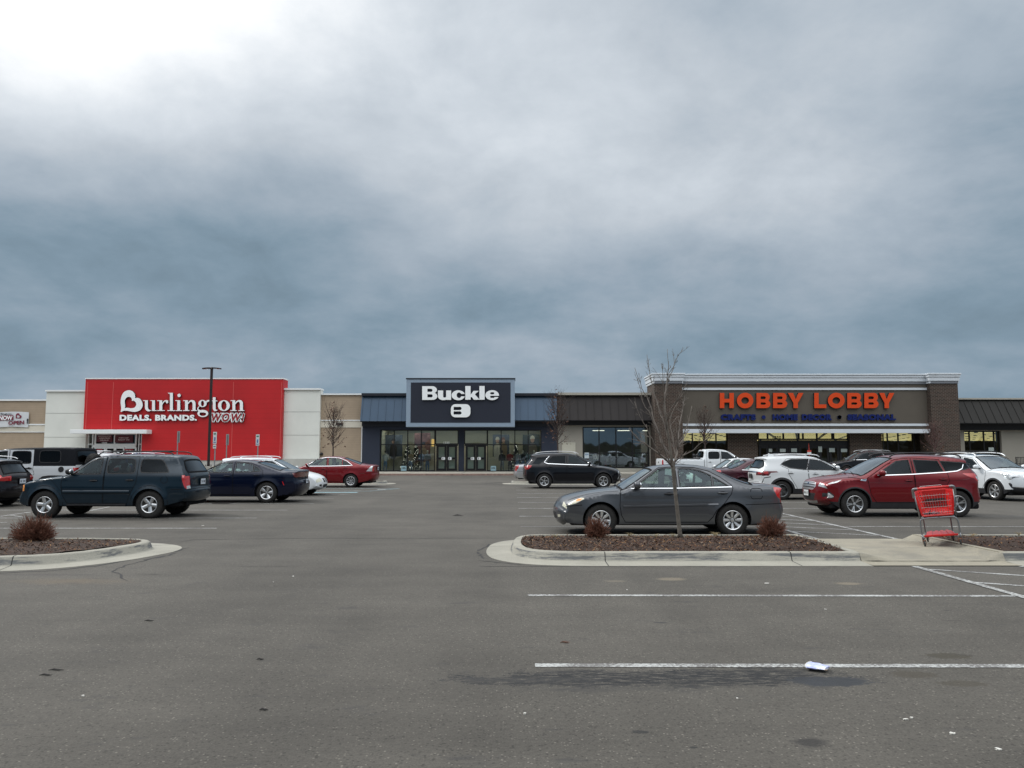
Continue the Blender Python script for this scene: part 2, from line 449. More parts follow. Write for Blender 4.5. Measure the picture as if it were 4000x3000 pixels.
def car(spec, name, label, cat, pos, heading, scale=1.0, group=None, rz=0.0):
    """heading +1: nose towards +X of the world, -1: nose towards -X"""
    root = thing(name, label, cat, (pos[0], pos[1], 0), (0 if heading > 0 else math.pi) + rz, group, scale)
    B, belt, roofz, wb = spec['B'], spec['belt'], spec['roof'], spec['wb']
    rt = spec['rt']; Ra = spec.get('Ra', rt + .055); zs = spec.get('sill', .24); zm = spec.get('zm', .6)
    xf, xr = spec['xf'], spec['xr']; tum = spec.get('tum', .22); ft, rtp = spec.get('ft', .17), spec.get('rtap', .11)
    body_m = spec['paint']; zc_ = rt
    # silhouette
    sil = np.array(chaikin(spec['sil'], 2, False)); seg = np.hypot(*np.diff(sil[:, :2], axis=0).T)
    keep = [0]
    for i in range(1, len(sil)):
        if np.hypot(*(sil[i, :2] - sil[keep[-1], :2])) > .022 or i == len(sil) - 1: keep.append(i)
    sil = sil[keep]
    # fill long gaps
    out = []
    for a, b in zip(sil[:-1], sil[1:]):
        L_ = np.hypot(*(b[:2] - a[:2])); k = max(1, int(L_ / .09))
        for j in range(k): out.append(a + (b - a) * j / k)
    sil = np.array(out + [sil[-1]])
    P = sil[:, :2]; C = sil[:, 2]
    T = np.gradient(P, axis=0); T /= np.linalg.norm(T, axis=1)[:, None]
    # travelling front-bottom -> up -> rear: interior is to the left
    Nn = np.stack([-T[:, 1], T[:, 0]], 1)
    Nn = np.array([Nn[max(0, i - 2):i + 3].mean(0) for i in range(len(Nn))]); Nn /= np.linalg.norm(Nn, axis=1)[:, None]
    E_ = P + Nn * C[:, None]; S_ = np.concatenate([[0], np.cumsum(np.hypot(*np.diff(P, axis=0).T))])
    A0, A1 = E_[:-1], E_[1:]; D_ = A1 - A0; DD = (D_ ** 2).sum(1) + 1e-12
    RND = spec.get('rnd', .05)
    def Wf(x, z, d=None):
        x = np.atleast_1d(np.asarray(x, float)); z = np.atleast_1d(np.asarray(z, float))
        if d is None:
            p = np.stack([x, z], 1)[:, None, :]; t = np.clip(((p - A0) * D_).sum(2) / DD, 0, 1)
            d = np.sqrt((((A0 + t[..., None] * D_) - p) ** 2).sum(2)).min(1)
        lo = np.where(z < zm, 1 - .05 * ((zm - z) / (zm - .2)) ** 2, 1 - .035 * (np.clip(z - zm, 0, None) / (belt - zm)) ** 2)
        tt = np.clip((z - belt) / (roofz - belt), 0, 1.2); f = np.where(z > belt, .965 - tum * tt - .02 * tt ** 2, lo)
        sh = .012 * np.exp(-((z - (belt - .10)) / .035) ** 2)
        bf = np.clip((x - (xf - 1.15)) / 1.15, 0, 1); br = np.clip(((xr + 1.0) - x) / 1.0, 0, 1)
        g = 1 - ft * bf ** 3 - rtp * br ** 3
        # greenhouse narrows fore and aft as well
        gg = np.clip((z - belt) / .25, 0, 1); g -= gg * spec.get('gh', .05) * np.clip(np.abs(x - spec.get('ghc', -.3)) / 1.5, 0, 1.3) ** 2
        w_ = B * f * g + sh
        for xc in (wb / 2, -wb / 2):
            r_ = np.hypot(x - xc, z - zc_); w_ += spec.get('flare', .018) * np.exp(-((r_ - Ra) / .07) ** 2) * (z < belt)
        q = 1 - np.clip(d / RND, 0, 1); return w_ - RND * (1 - np.sqrt(np.clip(1 - q ** 2, 0, 1)))
    YE = Wf(E_[:, 0], E_[:, 1], np.zeros(len(E_)))
    # ---- side sheet outline
    def arch(xc, rad, z0, n=18):
        h = (z0 - zc_) / rad; a0 = math.asin(max(-1, min(1, h)))
        if spec.get('square'):
            q = [(xc - rad, z0), (xc - rad, zc_ + rad * .25), (xc - rad * .62, zc_ + rad * .95), (xc + rad * .62, zc_ + rad * .95), (xc + rad, zc_ + rad * .25), (xc + rad, z0)]
            return [q[0]] + chaikin(q, 1, False)[1:-1] + [q[-1]]
        return [(xc + rad * math.cos(math.pi - a0 + (2 * a0 - math.pi) * k / n), zc_ + rad * math.sin(math.pi - a0 + (2 * a0 - math.pi) * k / n)) for k in range(n + 1)]
    loop = [tuple(p) for p in E_]
    bot = [q for q in arch(-wb / 2, Ra, zs)] + [q for q in arch(wb / 2, Ra, zs)]
    loop += bot
    feats = [(k, (rnd(p) if 'r' in fl else p), m_) for (k, p, m_, fl) in spec['side']]
    gp = []
    for z in np.arange(.1, roofz + .1, .07):
        for i, x in enumerate(np.arange(xr - .1, xf + .1, .085)): gp.append((x + (.04 if int(z / .07) % 2 else 0), z))
    for dd in (.006, .018, .036, .055):
        q = E_ + Nn * dd; gp += [tuple(p) for p in q[1:-1]]
    gp = np.array(gp); gp = gp[inpoly(gp, loop)]
    pv, tv = triang([loop] + [f[1] for f in feats], gp, sub=.11)
    cc = pv[tv].mean(1); ok = inpoly(cc, loop); tv = tv[ok]; cc = cc[ok]
    lab = np.zeros(len(tv), int)
    for i, (k, p, m_) in enumerate(feats): lab[inpoly(cc, p)] = i + 1
    wy = Wf(pv[:, 0], pv[:, 1])
    # exact values on the joint edge
    em = {(round(a, 4), round(b, 4)): y for (a, b), y in zip(E_, YE)}
    for i, (a, b) in enumerate(pv):
        y = em.get((round(float(a), 4), round(float(b), 4)))
        if y is not None: wy[i] = y
    # windows sit a few millimetres in
    VV, FF, LL = [], [], []
    wd = {}
    def vid(p):
        k = (round(p[0], 4), round(p[1], 4), round(p[2], 4))
        if k not in wd: wd[k] = len(VV); VV.append(k)
        return wd[k]
    for sd_ in (1, -1):
        ids = [vid((a, sd_ * y, b)) for (a, b), y in zip(pv, wy)]
        ar = np.cross(pv[tv][:, 1] - pv[tv][:, 0], pv[tv][:, 2] - pv[tv][:, 0])
        for t, l_, a_ in zip(tv, lab, ar):
            f = [ids[i] for i in t]
            if (a_ > 0) == (sd_ > 0): f = f[::-1]       # outward normal
            if len(set(f)) == 3: FF.append(f); LL.append(('S', l_, sd_))
    # ---- top strip
    VS = .8
    vg = [0, .2, .4, .6, .75, .87, .94, .975]; vg = sorted(set([-v for v in vg] + vg))
    sg_ = S_.copy(); L0 = S_[-1]
    lp = [(s_, -VS) for s_ in S_] + [(s_, VS) for s_ in S_[::-1]]
    gp = np.array([(s_, v * VS) for s_ in S_[1:-1] for v in vg] + [(s_, v * VS) for s_ in (0, L0) for v in vg])
    def s_of(q):
        x, z = q; t = np.clip(((np.array([x, z]) - P[:-1]) * (P[1:] - P[:-1])).sum(1) / (((P[1:] - P[:-1]) ** 2).sum(1) + 1e-12), 0, 1)
        pr = P[:-1] + t[:, None] * (P[1:] - P[:-1]); i = np.hypot(pr[:, 0] - x, pr[:, 1] - z).argmin()
        return S_[i] + t[i] * (S_[i + 1] - S_[i])
    sfe = []
    for (k, p, m_, fl) in spec['strip']:
        q = [(s_of(a), v * VS) for a, v in p]; q = rnd(q) if 'r' in fl else q
        sfe.append((k, q, m_))
        if 'm' in fl: sfe.append((k + '#', [(a, -b) for a, b in q], m_))
    ps, ts = triang([lp] + [f[1] for f in sfe], gp, sub=.12)
    cs = ps[ts].mean(1); ok = inpoly(cs, lp); ts = ts[ok]; cs = cs[ok]; ls = np.zeros(len(ts), int)
    for i, (k, p, m_) in enumerate(sfe): ls[inpoly(cs, p)] = i + 1
    def SP(s_, v):
        """point of the strip at arc length s, v in -1..1"""
        av = np.abs(v); px_ = np.interp(s_, S_, P[:, 0]); pz_ = np.interp(s_, S_, P[:, 1]); c_ = np.interp(s_, S_, C)
        nx = np.interp(s_, S_, Nn[:, 0]); nz = np.interp(s_, S_, Nn[:, 1]); ye = np.interp(s_, S_, YE)
        h = c_ * (.7 * av ** 2.4 + .3 * av ** 9)
        ex = np.interp(s_, S_, E_[:, 0]); ez = np.interp(s_, S_, E_[:, 1])
        x = np.where(av > .9999, ex, px_ + nx * h); z = np.where(av > .9999, ez, pz_ + nz * h)
        return np.stack([x, v * ye, z], -1)
    q3 = SP(ps[:, 0], ps[:, 1] / VS); ids = [vid(tuple(map(float, p))) for p in q3]
    ar = np.cross(ps[ts][:, 1] - ps[ts][:, 0], ps[ts][:, 2] - ps[ts][:, 0])
    for t, l_, a_ in zip(ts, ls, ar):
        f = [ids[i] for i in t]
        if a_ > 0: f = f[::-1]
        if len(set(f)) == 3: FF.append(f); LL.append(('T', l_, 0))
    VV = np.array(VV); FA = np.array(FF)
    # outward check
    fn = np.cross(VV[FA[:, 1]] - VV[FA[:, 0]], VV[FA[:, 2]] - VV[FA[:, 0]])
    for kind in ('S', 'T'):
        ix = [i for i, l_ in enumerate(LL) if l_[0] == kind]
        cen = VV[FA[ix]].mean(1) - np.array([0, 0, .7]); sgn = (fn[ix] * cen * np.array([.3, 1, 1])).sum(1).sum()
        if sgn < 0: FA[ix] = FA[ix][:, ::-1]; fn[ix] *= -1
    vn = np.zeros_like(VV)
    for k in range(3): np.add.at(vn, FA[:, k], fn)
    vn /= (np.linalg.norm(vn, axis=1)[:, None] + 1e-12)
    groups = {}
    for i, (kind, l_, sd_) in enumerate(LL):
        if l_ == 0: groups.setdefault(('body', 0), {}).setdefault(body_m, []).append(i); continue
        k, _, m_ = (feats if kind == 'S' else sfe)[l_ - 1]
        if kind == 'T':
            sd2 = 0
            if k.rstrip('#') in spec.get('paired', ()): sd2 = 1 if VV[FA[i]][:, 1].mean() > 0 else -1
            k = k.rstrip('#')
        else: sd2 = sd_
        if k in ('body', 'cladding', 'bumper', 'hardtop', 'roof'): sd2 = 0
        groups.setdefault((k, sd2), {}).setdefault(m_, []).append(i)
    objs = {}
    def emit(key, nm, parent, extra=None):
        g_ = groups.get(key, {}); vs, fs, ms, mats, nr = [], [], [], [], []
        for m_, il in g_.items():
            mats.append(m_)
            for i in il: fs.append(FA[i]); ms.append(len(mats) - 1)
        if not fs and extra is None: return None
        if fs:
            fa = np.array(fs); u, inv = np.unique(fa, return_inverse=True); fa = inv.reshape(fa.shape); vs = VV[u].copy(); nr = vn[u]
            if nm in ('window', 'windshield', 'rear_window'): vs = vs - nr * .006
        else: fa = np.zeros((0, 3), int); vs = np.zeros((0, 3)); nr = np.zeros((0, 3))
        V2 = vs.tolist(); F2 = fa.tolist(); N2 = nr.tolist()
        if extra is not None:
            b = len(V2); V2 += [list(p) for p in extra.v]
            for m_ in extra.mats:
                if m_ not in mats: mats.append(m_)
            for f, k in zip(extra.f, extra.m): F2.append([b + i for i in f]); ms.append(mats.index(extra.mats[k]))
            N2 += [[0, 0, 0]] * len(extra.v)
        me = bpy.data.meshes.new(nm); me.from_pydata(V2, [], F2)
        for m_ in mats: me.materials.append(m_)
        me.polygons.foreach_set('material_index', ms); me.polygons.foreach_set('use_smooth', [True] * len(F2)); me.update()
        me.normals_split_custom_set_from_vertices(N2)
        o = bpy.data.objects.new(nm, me); link(o, parent); objs[key] = o; return o
    # ---- ribbons on the side sheet
    def rib(mb, pts, wd_, off, m_, sides=(1, -1), closed=False, bulge=0.0):
        p = []; n = len(pts); rg = n if closed else n - 1
        for i in range(rg):
            a, b = np.array(pts[i]), np.array(pts[(i + 1) % n]); k = max(1, int(np.hypot(*(b - a)) / .08))
            for j in range(k): p.append(a + (b - a) * j / k)
        if not closed: p.append(np.array(pts[-1]))
        p = np.array(p); m = len(p)
        t = np.roll(p, -1, 0) - np.roll(p, 1, 0)
        if not closed: t[0] = p[1] - p[0]; t[-1] = p[-1] - p[-2]
        t /= np.linalg.norm(t, axis=1)[:, None] + 1e-9; nn = np.stack([-t[:, 1], t[:, 0]], 1)
        rows = [(-.5, 0), (-.35, bulge), (.35, bulge), (.5, 0)] if bulge else [(-.5, 0), (.5, 0)]
        for sd_ in sides:
            vs = []
            for (o_, bu) in rows:
                q = p + nn * wd_ * o_; y = Wf(q[:, 0], q[:, 1]) + off + bu
                vs += [(float(a), sd_ * float(yy), float(b)) for (a, b), yy in zip(q, y)]
            fs = []
            for r_ in range(len(rows) - 1):
                for i in range(m if closed else m - 1):
                    j = (i + 1) % m; f = (r_ * m + i, r_ * m + j, (r_ + 1) * m + j, (r_ + 1) * m + i)
                    fs.append(f if sd_ < 0 else f[::-1])
            mb.add(vs, fs, m_)
    def srib(mb, pts, wd_, off, m_, closed=True):
        p = []
        n = len(pts)
        for i in range(n if closed else n - 1):
            a, b = np.array(pts[i]), np.array(pts[(i + 1) % n]); k = max(1, int(np.hypot(*(b - a)) / .08))
            for j in range(k): p.append(a + (b - a) * j / k)
        if not closed: p.append(np.array(pts[-1]))
        p = np.array(p); m = len(p); t = np.roll(p, -1, 0) - np.roll(p, 1, 0)
        if not closed: t[0] = p[1] - p[0]; t[-1] = p[-1] - p[-2]
        t /= np.linalg.norm(t, axis=1)[:, None] + 1e-9; nn = np.stack([-t[:, 1], t[:, 0]], 1); vs = []
        for o_ in (-.5, .5):
            q = p + nn * wd_ * o_; q[:, 1] = np.clip(q[:, 1], -VS * .995, VS * .995); w3 = SP(q[:, 0], q[:, 1] / VS)
            ti = np.interp(q[:, 0], S_, Nn[:, 0]); tj = np.interp(q[:, 0], S_, Nn[:, 1])
            w3[:, 0] -= ti * off; w3[:, 2] -= tj * off; vs += [tuple(map(float, a)) for a in w3]
        fs = []
        for i in range(m if closed else m - 1):
            j = (i + 1) % m; fs.append((i, j, m + j, m + i))
        mb.add(vs, fs, m_)
    ext = MB()
    for (pts, wd_, m_) in spec.get('seams', []): rib(ext, pts, wd_, .0025, m_)
    for (pts, wd_, m_) in spec.get('sseams', []): srib(ext, [(s_of(a), v * VS) for a, v in pts], wd_, .0025, m_, False)
    body = emit(('body', 0), 'body', root, ext)
    # under-side, wheel housings
    un = MB(); yi = B * .5
    un.box(xr + .25, -B * .88, zs - .03, xf - .3, B * .88, zs + .12, M_under, bev=.03)
    for xc in (wb / 2, -wb / 2):
        for sd_ in (1, -1):
            a_ = arch(xc, Ra + .004, zs - .02); n = len(a_); yo = [float(q) - .004 for q in Wf([p[0] for p in a_], [p[1] for p in a_])]
            vs = [(p[0], sd_ * y, p[1]) for p, y in zip(a_, yo)] + [(p[0], sd_ * yi, p[1]) for p in a_]
            un.add(vs, [(i, i + 1, n + i + 1, n + i) for i in range(n - 1)] + [tuple(range(n, 2 * n))], M_under)
    # door inner skins and parcel shelves, so nothing shows hollow through the glass
    x0, x1 = spec.get('cab', (-1.6, .9)); zt = belt - .07
    for sd_ in (1, -1): un.box(max(x0, xr + .85), sd_ * (B - .10) - .03, zs + .1, x1, sd_ * (B - .10) + .02, zt, M_under)
    un.box(x1 - .05, -B + .12, zs, x1 + .03, B - .12, belt - .06, M_under); un.box(x0 - .04, -B + .28, zs, x0, B - .28, belt - .08, M_under)
    if spec.get('noshelf') is None and x0 > -1.75: un.box(xr + .5, -B + .2, belt - .12, x0, B - .2, belt - .09, M_under)
    un.build('underbody', root)
    # doors, windows, lamps and so on
    par = {}
    for key in list(groups):
        k, sd_ = key
        if k == 'body': continue
        if k.startswith('door'):
            dm = MB()
            for (kk, pts, clo) in spec.get('dseams', []):
                if kk == k: rib(dm, pts, .013, .0028, M_seam, (sd_,), clo)
            hd = spec.get('handle', {}).get(k)
            d_ = emit(key, 'door', root, dm)
            if hd:
                hx, hz, hm = hd; hy = float(Wf([hx], [hz])[0]); hb = MB()
                hb.ell((hx, sd_ * (hy + .004), hz), (.075, .012, .032), M_seam, 14, 6)
                hb.box(hx - .105, hy + .012 if sd_ > 0 else -hy - .034, hz - .016, hx + .105, hy + .034 if sd_ > 0 else -hy - .012, hz + .016, hm, bev=.009)
                hb.build('handle', d_, True, 50)
    nmap = {'glass_f': 'window', 'glass_r': 'window', 'glass_q': 'window', 'windshield': 'windshield', 'rear_window': 'rear_window', 'headlight': 'headlight', 'taillight': 'taillight',
            'grille': 'grille', 'cladding': 'cladding', 'bumper': 'bumper', 'hardtop': 'hardtop', 'foglight': 'fog_light', 'intake': 'air_intake', 'roof': 'roof', 'spoiler': 'spoiler', 'bed': 'truck_bed'}
    for key in list(groups):
        k, sd_ = key
        if k == 'body' or k.startswith('door'): continue
        parent = root
        if k == 'glass_f' and ('door_f', sd_) in objs: parent = objs[('door_f', sd_)]
        if k == 'glass_r' and ('door_r', sd_) in objs: parent = objs[('door_r', sd_)]
        ex = MB()
        for (kk, pts, wd_, m_, clo) in spec.get('frames', []):
            if kk == k and sd_: rib(ex, pts, wd_, .0035, m_, (sd_,), clo, .004 if m_ is M_chrome else 0)
        if k in ('windshield', 'rear_window'):
            f = [f for f in sfe if f[0] == k][0]; srib(ex, f[1], .05, .0015, M_seam)
        if k in ('headlight', 'foglight'):
            for (c3, r_) in spec.get(k + '_bulbs', []):
                sx = float(Wf([c3[0]], [c3[2]])[0]) if c3[1] is None else c3[1]
                ex.ell((c3[0], sd_ * sx, c3[2]), (r_ * .5, r_, r_), M_lin, 12, 8)
        emit(key, nmap.get(k, k), parent, ex if ex.f else None)
    if spec.get('trim'):
        for (pts, wd_, off, bu, m_) in spec['trim']:
            for sd_ in (1, -1): tm = MB(); rib(tm, pts, wd_, off, m_, (sd_,), bulge=bu); tm.build('side_trim', root, True, 60)
    # wheels
    for x in (wb / 2, -wb / 2):
        for sd_ in (1, -1): wheel(root, x, sd_, spec)
    # mirrors
    if 'mirror' in spec:
        mx_, mz_, mm = spec['mirror']; yy = float(Wf([mx_], [belt])[0])
        for sd_ in (1, -1):
            mb = MB(); mb.ell((mx_, sd_ * (yy + .13), mz_), (.075, .115, .075), mm, 14, 10, p=.75)
            mb.ell((mx_ - .05, sd_ * (yy + .13), mz_ + .002), (.035, .098, .058), M_chrome, 12, 8, p=.7)
            mb.box(mx_ - .03, sd_ * (yy + .03) - .05, mz_ - .085, mx_ + .045, sd_ * (yy + .03) + .05, mz_ - .04, M_black, bev=.01)
            mb.build('side_mirror', root, True, 60)
    # roof rails
    for (pts, m_, r_) in spec.get('rails', []):
        for sd_ in (1, -1):
            tb = MB(); y = spec.get('raily') or (float(np.interp(.5, [0, 1], [B * .70, B * .70])))
            tb.tube([(a, sd_ * (y - .0), b) for a, b in chaikin(pts, 2, False)], r_, m_, 6)
            tb.build('roof_rail', root, True)
    for (bx, bz, by, m_) in spec.get('crossbars', []):
        tb = MB(); tb.box(bx - .025, -by, bz, bx + .025, by, bz + .03, m_, bev=.008); tb.build('roof_crossbar', root, True, 40)
    # plates
    for (x, z, tilt, m_) in spec.get('plates', []):
        pb = MB(); Mx = Matrix.Translation((x, 0, z)) @ Matrix.Rotation(tilt, 4, 'Y')
        pb.box(-.008, -.165, -.085, .006, .165, .085, M_black, Mx); sgn = 1 if x > 0 else -1
        pb.box(-.004 + sgn * .008, -.152, -.075, .004 + sgn * .008, .152, .075, m_, Mx)
        # six stamped characters, unreadable at this distance
        for q in range(6):
            if q != 3: pb.box(sgn * .0125 - .001, -.12 + q * .042, -.03, sgn * .0125 + .001, -.095 + q * .042, .028, M_black, Mx)
        pb.build('license_plate', root)
    # exhaust, wipers
    if spec.get('wiper'):
        wp = MB(); s0, s1 = s_of(spec['wiper']), 0
        for (v0, v1, du) in ((.55, .05, .10), (.0, -.5, .08)):
            a = SP(np.array([s0 - .02]), np.array([v0]))[0]; b = SP(np.array([s0 + du]), np.array([v1]))[0]
            wp.tube([(a[0] + .01, a[1], a[2] + .02), (b[0] + .005, b[1], b[2] + .018)], .010, M_black, 5)
        wp.build('wiper', root)
    # interior
    sx = spec.get('seat', -.02); ms = spec.get('seatm', M_seatd); zb = spec.get('floor', .30)
    if spec.get('inside', True):
        for (x, ys) in ((sx, (.37, -.37)), (sx - .85, (.37, -.37))):
            for y in ys:
                s_ = MB(); s_.box(x - .28, y - .25, zb, x + .27, y + .25, zb + .28, ms, bev=.05)
                Mx = Matrix.Translation((x - .27, y, zb + .22)) @ Matrix.Rotation(R(-16), 4, 'Y')
                s_.box(-.09, -.24, 0, .06, .24, .58, ms, Mx, bev=.05); s_.box(-.07, -.12, .60, .03, .12, .77, ms, Mx, bev=.035)
                s_.build('seat', root, True, 50)
        dx_ = spec['dash']; db = MB(); db.box(dx_ - .35, -B + .16, zb + .1, dx_ + .25, B - .16, belt - .03, M_seatd, bev=.05); db.build('dashboard', root, True, 50)
        sw = MB(); Mx = Matrix.Translation((dx_ - .45, .37, belt - .06)) @ Matrix.Rotation(R(-65), 4, 'Y')
        ring = [(.17 + .013 * math.cos(a), .013 * math.sin(a)) for a in np.linspace(0, 2 * math.pi, 7)[:-1]]
        sw.lathe(ring, M_seatd, 20, 'Z', Mx, closed=True); sw.box(-.16, -.03, -.02, .16, .03, .02, M_seatd, Mx); sw.build('steering_wheel', root, True)
    for fn_ in spec.get('hooks', []): fn_(root, spec, Wf, SP, s_of)
    return root
# ------------------------------------------------------------------ vehicle shapes (metres; x forward from mid wheelbase)
RIM_WIDE5 = (5, .040, .050, 0, -.02); RIM_8 = (8, .024, .034, 0, -.03); RIM_5 = (5, .030, .062, 0, -.03)
RIM_7 = (7, .024, .034, 0, -.02); RIM_D5 = (5, .016, .016, .17, -.03); RIM_D6 = (6, .015, .015, .15, -.02); RIM_9 = (9, .018, .020, 0, -.03)
def ws(a, b, va=.90, vb=.84): return [(a, va), (b, vb), (b, -vb), (a, -va)]
def bandp(a, b, va, vb=None): vb = vb or va; return [(a, va), (b, vb), (b, -vb), (a, -va)]
def bandh(a, b, v0, v1, v0b=None, v1b=None): return [(a, v0), (a, v1), (b, v1b or v1), (b, v0b or v0)]
def mk(spec, doors=('door_f', 'door_r'), chrome=False, dark_side=None):
    """door gaps and window rubbers from the outlines"""
    side = spec['side']; spec.setdefault('dseams', []); spec.setdefault('frames', []); spec.setdefault('strip', [])
    for (k, p, m_, fl) in side:
        if k.startswith('door'): spec['dseams'].append((k, p, True))
        if k.startswith('glass'): spec['frames'].append((k, rnd(p) if 'r' in fl else p, .026, M_black, True))
    return spec
def clad(spec, band=.36, w_=.06, m_=None):
    """black lower cladding and wheel-arch lips"""
    m_ = m_ or M_black; rt = spec['rt']; Ra = rt + .055
    for xc in (spec['wb'] / 2, -spec['wb'] / 2):
        p = [(xc + (Ra + w_) * math.cos(a), rt + (Ra + w_) * math.sin(a)) for a in np.linspace(-.5, math.pi + .5, 26)]
        spec['side'].append(('cladding', p, m_, ''))
    spec['side'].append(('cladding', RC(spec['xr'] - .2, 0, spec['xf'] + .2, band), m_, ''))
    return spec

P_grey = paint('paint_gunmetal', (.078, .083, .092), .6, .32, .10)
P_teal = paint('paint_dark_teal', (.003, .014, .025), .35, .34, .07)
P_navy = paint('paint_midnight_blue', (.002, .005, .020), .35, .3, .03)
P_white = paint('paint_white', (.60, .62, .63), 0, .4, .12)
P_white2 = paint('paint_bright_white', (.66, .69, .71), 0, .4, .10)
P_red = paint('paint_dark_red', (.17, .006, .010), .35, .34, .08)
P_red2 = paint('paint_ruby_red', (.150, .004, .008), .35, .3, .06)
P_black = paint('paint_black', (.003, .0035, .006), .2, .3, .025)
P_dblack = paint('paint_dark_grey_metallic', (.008, .007, .010), .4, .32, .05)
P_silver = paint('paint_silver', (.40, .41, .42), .6, .35, .12)
P_blue = paint('paint_blue', (.010, .04, .19), .4, .3, .1)
P_maroon = paint('paint_maroon', (.045, .006, .014), .4, .3, .12)
M_top = mat('hardtop_black', (.008, .009, .012), .7, 0, 0, .12, var=.1, bump=.1, bscale=200)

def sedan_grey():
    s = dict(paint=P_grey, B=.90, belt=.985, roof=1.46, wb=2.72, rt=.324, rim=.205, rims=RIM_8, xf=2.30, xr=-2.55, zm=.62, tum=.235, flare=.016,
      sil=[(2.12, .17, .10), (2.24, .24, .14), (2.30, .38, .17), (2.30, .55, .19), (2.24, .63, .2), (2.18, .73, .19), (2.02, .79, .10), (1.65, .885, .06), (1.3, .935, .055), (1.0, .965, .07),
           (.92, .985, .09), (.62, 1.175, .11), (.30, 1.365, .09), (.12, 1.425, .06), (-.2, 1.46, .05), (-.6, 1.463, .05), (-.98, 1.42, .06), (-1.25, 1.32, .10), (-1.62, 1.16, .12), (-1.92, 1.075, .09),
           (-2.1, 1.06, .05), (-2.42, 1.035, .05), (-2.50, 1.01, .08), (-2.50, .84, .13), (-2.52, .66, .15), (-2.56, .60, .16), (-2.56, .42, .16), (-2.48, .27, .13), (-2.38, .21, .1)],
      side=[('door_f', [(.86, .28), (.94, .42), (.97, .62), (.95, .93), (.70, 1.01), (.36, 1.24), (.12, 1.40), (-.21, 1.415), (-.21, .28)], P_grey, ''),
            ('door_r', [(-.23, .28), (-.23, 1.415), (-.62, 1.40), (-.92, 1.325), (-1.15, 1.2), (-1.36, 1.04), (-1.38, .98), (-1.34, .86), (-1.18, .66), (-1.02, .52), (-.94, .38), (-.84, .28)], P_grey, ''),
            ('glass_f', [(.70, .985), (.52, 1.10), (.30, 1.25), (.12, 1.365), (-.03, 1.385), (-.155, 1.388), (-.165, .99)], G_clear, ''),
            ('glass_r', [(-.285, .995), (-.28, 1.385), (-.55, 1.375), (-.75, 1.33), (-.955, 1.235), (-.955, 1.01)], G_clear, ''),
            ('glass_q', [(-.99, 1.012), (-.99, 1.215), (-1.13, 1.125), (-1.30, 1.02)], G_clear, ''),
            ('headlight', [(2.2, .62), (2.2, .76), (2.02, .785), (1.72, .775), (1.70, .755), (1.88, .66), (2.02, .625)], M_hly, ''),
            ('headlight', [(1.88, .70), (1.85, .755), (1.74, .765), (1.79, .72)], M_amb, ''),
            ('taillight', [(-2.25, 1.0), (-2.34, 1.0), (-2.7, 1.0), (-2.7, .66), (-2.47, .66), (-2.30, .80), (-2.235, .93)], M_tl, '')],
      strip=[('windshield', ws((.93, .98), (.27, 1.38)), G_wind, ''), ('rear_window', ws((-1.08, 1.40), (-1.83, 1.095), .84, .9), G_clear, ''),
             ('grille', bandp((2.215, .67), (2.13, .755), .40, .36), M_black, ''), ('headlight', bandh((2.22, .655), (2.15, .755), .82, 1.0, .76), M_hly, 'm'),
             ('intake', bandp((2.30, .46), (2.28, .31), .62), M_black, ''), ('foglight', bandh((2.30, .41), (2.29, .34), .72, .88), M_hly, 'm'),
             ('taillight', bandh((-2.50, .98), (-2.51, .70), .62, 1.0), M_tl, 'm')],
      paired=('headlight', 'taillight', 'foglight'), seams=[([(2.08, .60), (1.75, .63)], .012, M_seam), ([(-1.62, .64), (-2.4, .665)], .012, M_seam),
             (RR(-1.98, .76, -1.74, .97, .05, 3) + [(-1.74, .92)], .012, M_seam)],
      sseams=[([((2.05, .785), .86), ((1.0, .965), .93)], .012, M_seam), ([((2.05, .785), -.86), ((1.0, .965), -.93)], .012, M_seam), ([((-2.47, 1.02), .9), ((-1.95, 1.07), .88)], .012, M_seam)],
      trim=[([(.90, .60), (.5, .61), (-.5, .63), (-1.06, .645)], .045, .004, .012, P_grey), ([(.74, .972), (-.2, .975), (-1.36, 1.004)], .018, .006, .004, M_chrome)],
      handle={'door_f': (.10 - .15, .86, M_black), 'door_r': (-1.16, .88, P_grey)}, mirror=(.62, 1.045, P_grey), wiper=(.95, .975), dash=.75, seatm=M_seatl, seat=.02,
      plates=[(-2.535, .76, 0, M_plate)], cab=(-1.3, .92))
    return mk(s)

